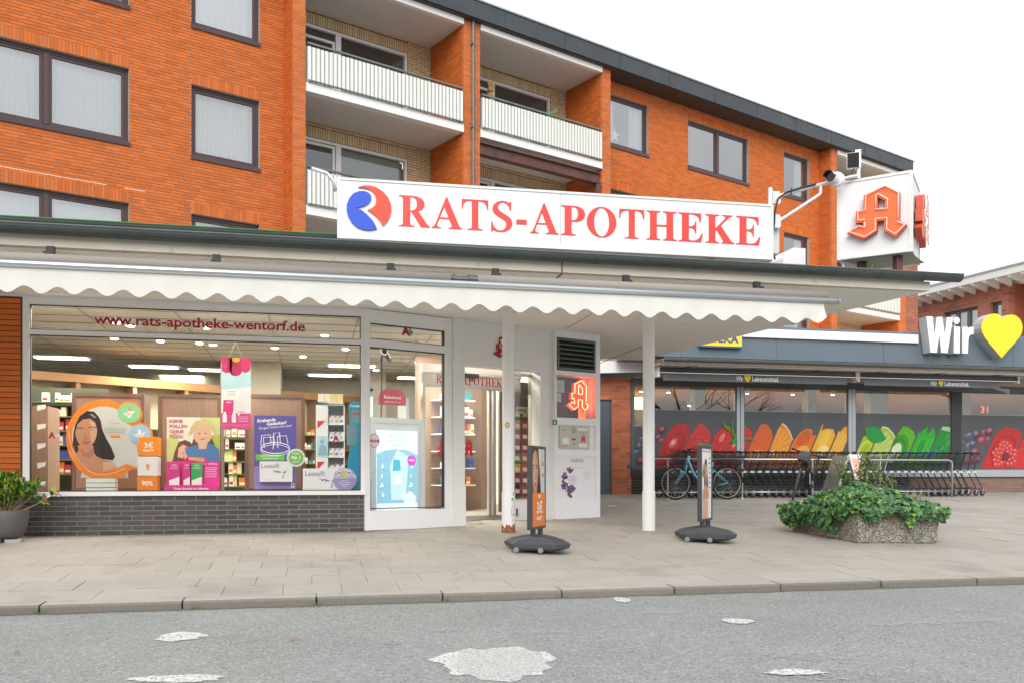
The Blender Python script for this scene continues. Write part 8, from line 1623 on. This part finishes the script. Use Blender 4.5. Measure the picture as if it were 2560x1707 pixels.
for k in range(620):
    tip, d = r2.choice(heads[2:]); P_ = tip.lerp(Vector((px, py, pz+.45)), r2.random()**1.6*.75)+Vector((r2.gauss(0, .05), r2.gauss(0, .05), r2.gauss(0, .045))); dr = (d+Vector((r2.uniform(-1, 1), r2.uniform(-1.2, .6), r2.uniform(-.2, .8)))).normalized(); e_ = dr.to_track_quat('Y', 'Z').to_euler(); mi = r2.choice((0, 0, 1, 1, 1, 2)); M4 = Matrix.Translation(P_) @ e_.to_matrix().to_4x4() @ Matrix.Scale(r2.uniform(.06, .10), 4); b0 = len(lf2.v); me = SKM[mi]
    lf2.v += [tuple(M4 @ v.co) for v in me.vertices]; lf2.f += [tuple(b0+kk for kk in pz_.vertices) for pz_ in me.polygons]; lf2.m += [mi]*len(me.polygons)
lf2.build('leaf', m_sk_, sk_, kind='stuff')
for i, (tip, d) in enumerate(heads):
    if i % 2 == 0 or i == 1:
        f_ = MB()
        for k in range(26): o_ = Vector((r2.gauss(0, .016), r2.gauss(0, .016), r2.gauss(0, .012))); blob3(f_, tip+d*.02+o_, .0055, n=5)
        f_.build('flower_head', mat('dusky_pink_buds', (.50, .16, .15), .7, rnd=.4), sk_)
# ------------------------------------------------------------------ small litter and weeds
for i, (u, v, lb) in enumerate(((1139, 1435, 'small brown leaf on the paving above the kerb'), (730, 1598, 'small orange leaf lying on the asphalt near the white paint'), (2363, 1460, 'brown leaves in the gutter at the right'), (38, 1630, 'small reddish leaf on the asphalt at the left'))):
    th = rad(12.5); t = (u-1280)/2262; rx, ry = math.sin(th)+math.cos(th)*t, math.cos(th)-math.sin(th)*t; d = (EYE-(.12 if i == 0 else 0.01))*2262/(v-1185); x, y = rx*d, ry*d; z = G(y)+.006 if y > 8.1 else .008
    q = MB(); s_ = .035; q.v = [(x-s_, y, z), (x, y-s_*.4, z+.008), (x+s_, y+.005, z+.002), (x+.3*s_, y+s_*.5, z+.014), (x-.4*s_, y+s_*.4, z+.004)]; q.f = [(0, 1, 2, 3, 4)]; q.m = [0]; q.build('fallen_leaf', mat('brown_leaf', (.32, .13, .06), .7), label=lb, cat='leaf')
wd = MB(); r2 = random.Random(6)
for xk in (-2.15, 1.15, 2.25, 3.35, 5.55, 7.75, -.95, .05):
    for i in range(26): a, b = xk+r2.gauss(0, .03), 7.985+r2.uniform(-.03, .06); h = r2.uniform(.01, .05); wd.face([(a, b, .0), (a+.006, b, 0), (a+r2.uniform(-.015, .02), b-.01, h)])
wd.build('kerb_weeds', mat('weed_green', (.10, .20, .03), .8, rnd=.3), label='small green weeds growing in the kerb joints', cat='weeds', kind='stuff')
q = MB(); x, y = on(Fr((0, 16.9, 0)), 1508, 1262)[0], 16.6; q.box(x, x+.16, y, y+.05, G(y), G(y)+.008); q.build('paper_scrap', m_whitec, label='scrap of white paper on the paving left of the second column', cat='litter')
# ------------------------------------------------------------------ what the windows mirror: across the street
def tree(x, y, h, seed, label):
    r3 = random.Random(seed); root = thing('bare_tree', label, 'tree', (x, y, 0)); q = MB(); tw = MB()
    def br(A, d, L_, r, lv):
        B = A+d*L_; m_ = A.lerp(B, .5)+Vector((r3.gauss(0, .04), r3.gauss(0, .04), r3.gauss(0, .03)))*L_; (q if lv < 3 else tw).tube([tuple(A), tuple(m_), tuple(B)], [r, r*.8, r*.62], 6 if lv < 2 else 3)
        if lv > 5 or L_ < .15: return
        for _ in range(3 if lv < 4 else 2):
            dd = (d+Vector((r3.gauss(0, .55), r3.gauss(0, .55), r3.gauss(.12, .35)))).normalized(); br(B, dd, L_*r3.uniform(.62, .85), r*.58, lv+1)
    br(Vector((x, y, -.05)), Vector((r3.uniform(-.08, .08), 0, 1)).normalized(), h*.28, h*.028, 0)
    bm_ = mat('bare_bark', (.10, .085, .065), .9, var=.2); q.build('trunk', bm_, root, kind='stuff'); tw.build('twig', bm_, root, kind='stuff')
for i, (x, y, h, lb) in enumerate(((-6.5, -6, 11, 'bare tree across the street, left'), (-11, -9, 12, 'bare tree across the street, far left'), (17, -12, 10, 'bare tree across the street, right'), (25, -16, 11, 'bare tree across the street, far right'))): tree(x, y, h, 50+i, lb)
hs = thing('row_of_houses', 'long low brick row with dark roof on the far side of the street', 'building', (-8, -26, 0)); FH = Fr((0, -22, 0), 0)
q = MB(); q.box(-60, 14, -32, -22, 0, 4.6); q.build('wall', m_orange2, hs)
q = MB(); q.v = [(-60, -21.5, 4.5), (14, -21.5, 4.5), (14, -27, 8.2), (-60, -27, 8.2), (-60, -33, 4.5), (14, -33, 4.5)]; q.f = [(0, 1, 2, 3), (3, 2, 5, 4), (1, 5, 2), (0, 3, 4)]; q.m = [0]*4; q.build('roof', m_zinc, hs)
for i in range(14): q = MB(); x = -40+i*3.8; q.box(x, x+1.5, -22, -21.95, 1.1, 2.9); q.build('window', m_roomd, hs)
hd = MB(); r3 = random.Random(2)
for i in range(9000):
    x, y, z = r3.uniform(14, 70), -18+r3.gauss(0, 1.0), r3.random()**.7*(2.6+1.3*math.sin(i*.0)); s_ = .14; a = r3.uniform(0, 6.28); z += .6*math.sin(x*.7)*z/3; hd.face([(x, y, z), (x+s_*math.cos(a), y+s_*math.sin(a), z+.05), (x+s_*.5, y, z+s_)])
hd.build('hedge', mat('dark_hedge', (.045, .05, .03), .9, rnd=.4), label='long dark hedge across the street on the right', cat='hedge', kind='stuff')
def car(x, y, colr, lb):
    root = thing('parked_car', lb, 'car', (x, y, 0)); q = MB(); prof = [(-2.1, .35), (-2.12, .75), (-1.9, .88), (-1.1, .95), (-.5, 1.42), (.8, 1.45), (1.5, 1.0), (2.05, .92), (2.12, .5), (2.05, .3)]
    q.poly(prof, -.85, .85); q.v = [(x+a, y+c, b) for a, b, c in q.v]; q.build('body', colr, root, fix=True)
    q = MB(); q.poly([(-1.0, .98), (-.48, 1.37), (.75, 1.39), (1.35, 1.02)], -.862, .862); q.v = [(x+a, y+c, b) for a, b, c in q.v]; q.build('side_windows', mat('car_glass', (.02, .025, .03), .1), root, fix=True)
    for wx in (-1.3, 1.3):
        for wy in (-.8, .8): q = MB(); q.lathe([(.2, -.1), (.31, -.1), (.31, .1), (.2, .1)], 20, x+wx, y+wy, axis='y', cz=.31); q.build('wheel', m_rubber, root)
car(-3.6, -4.6, mat('red_car_paint', (.22, .02, .02), .25, coat=.6), 'dark red car parked across the street'); car(2.4, -4.8, mat('silver_car_paint', (.5, .52, .54), .3, metal=.5, coat=.6), 'silver car parked across the street')
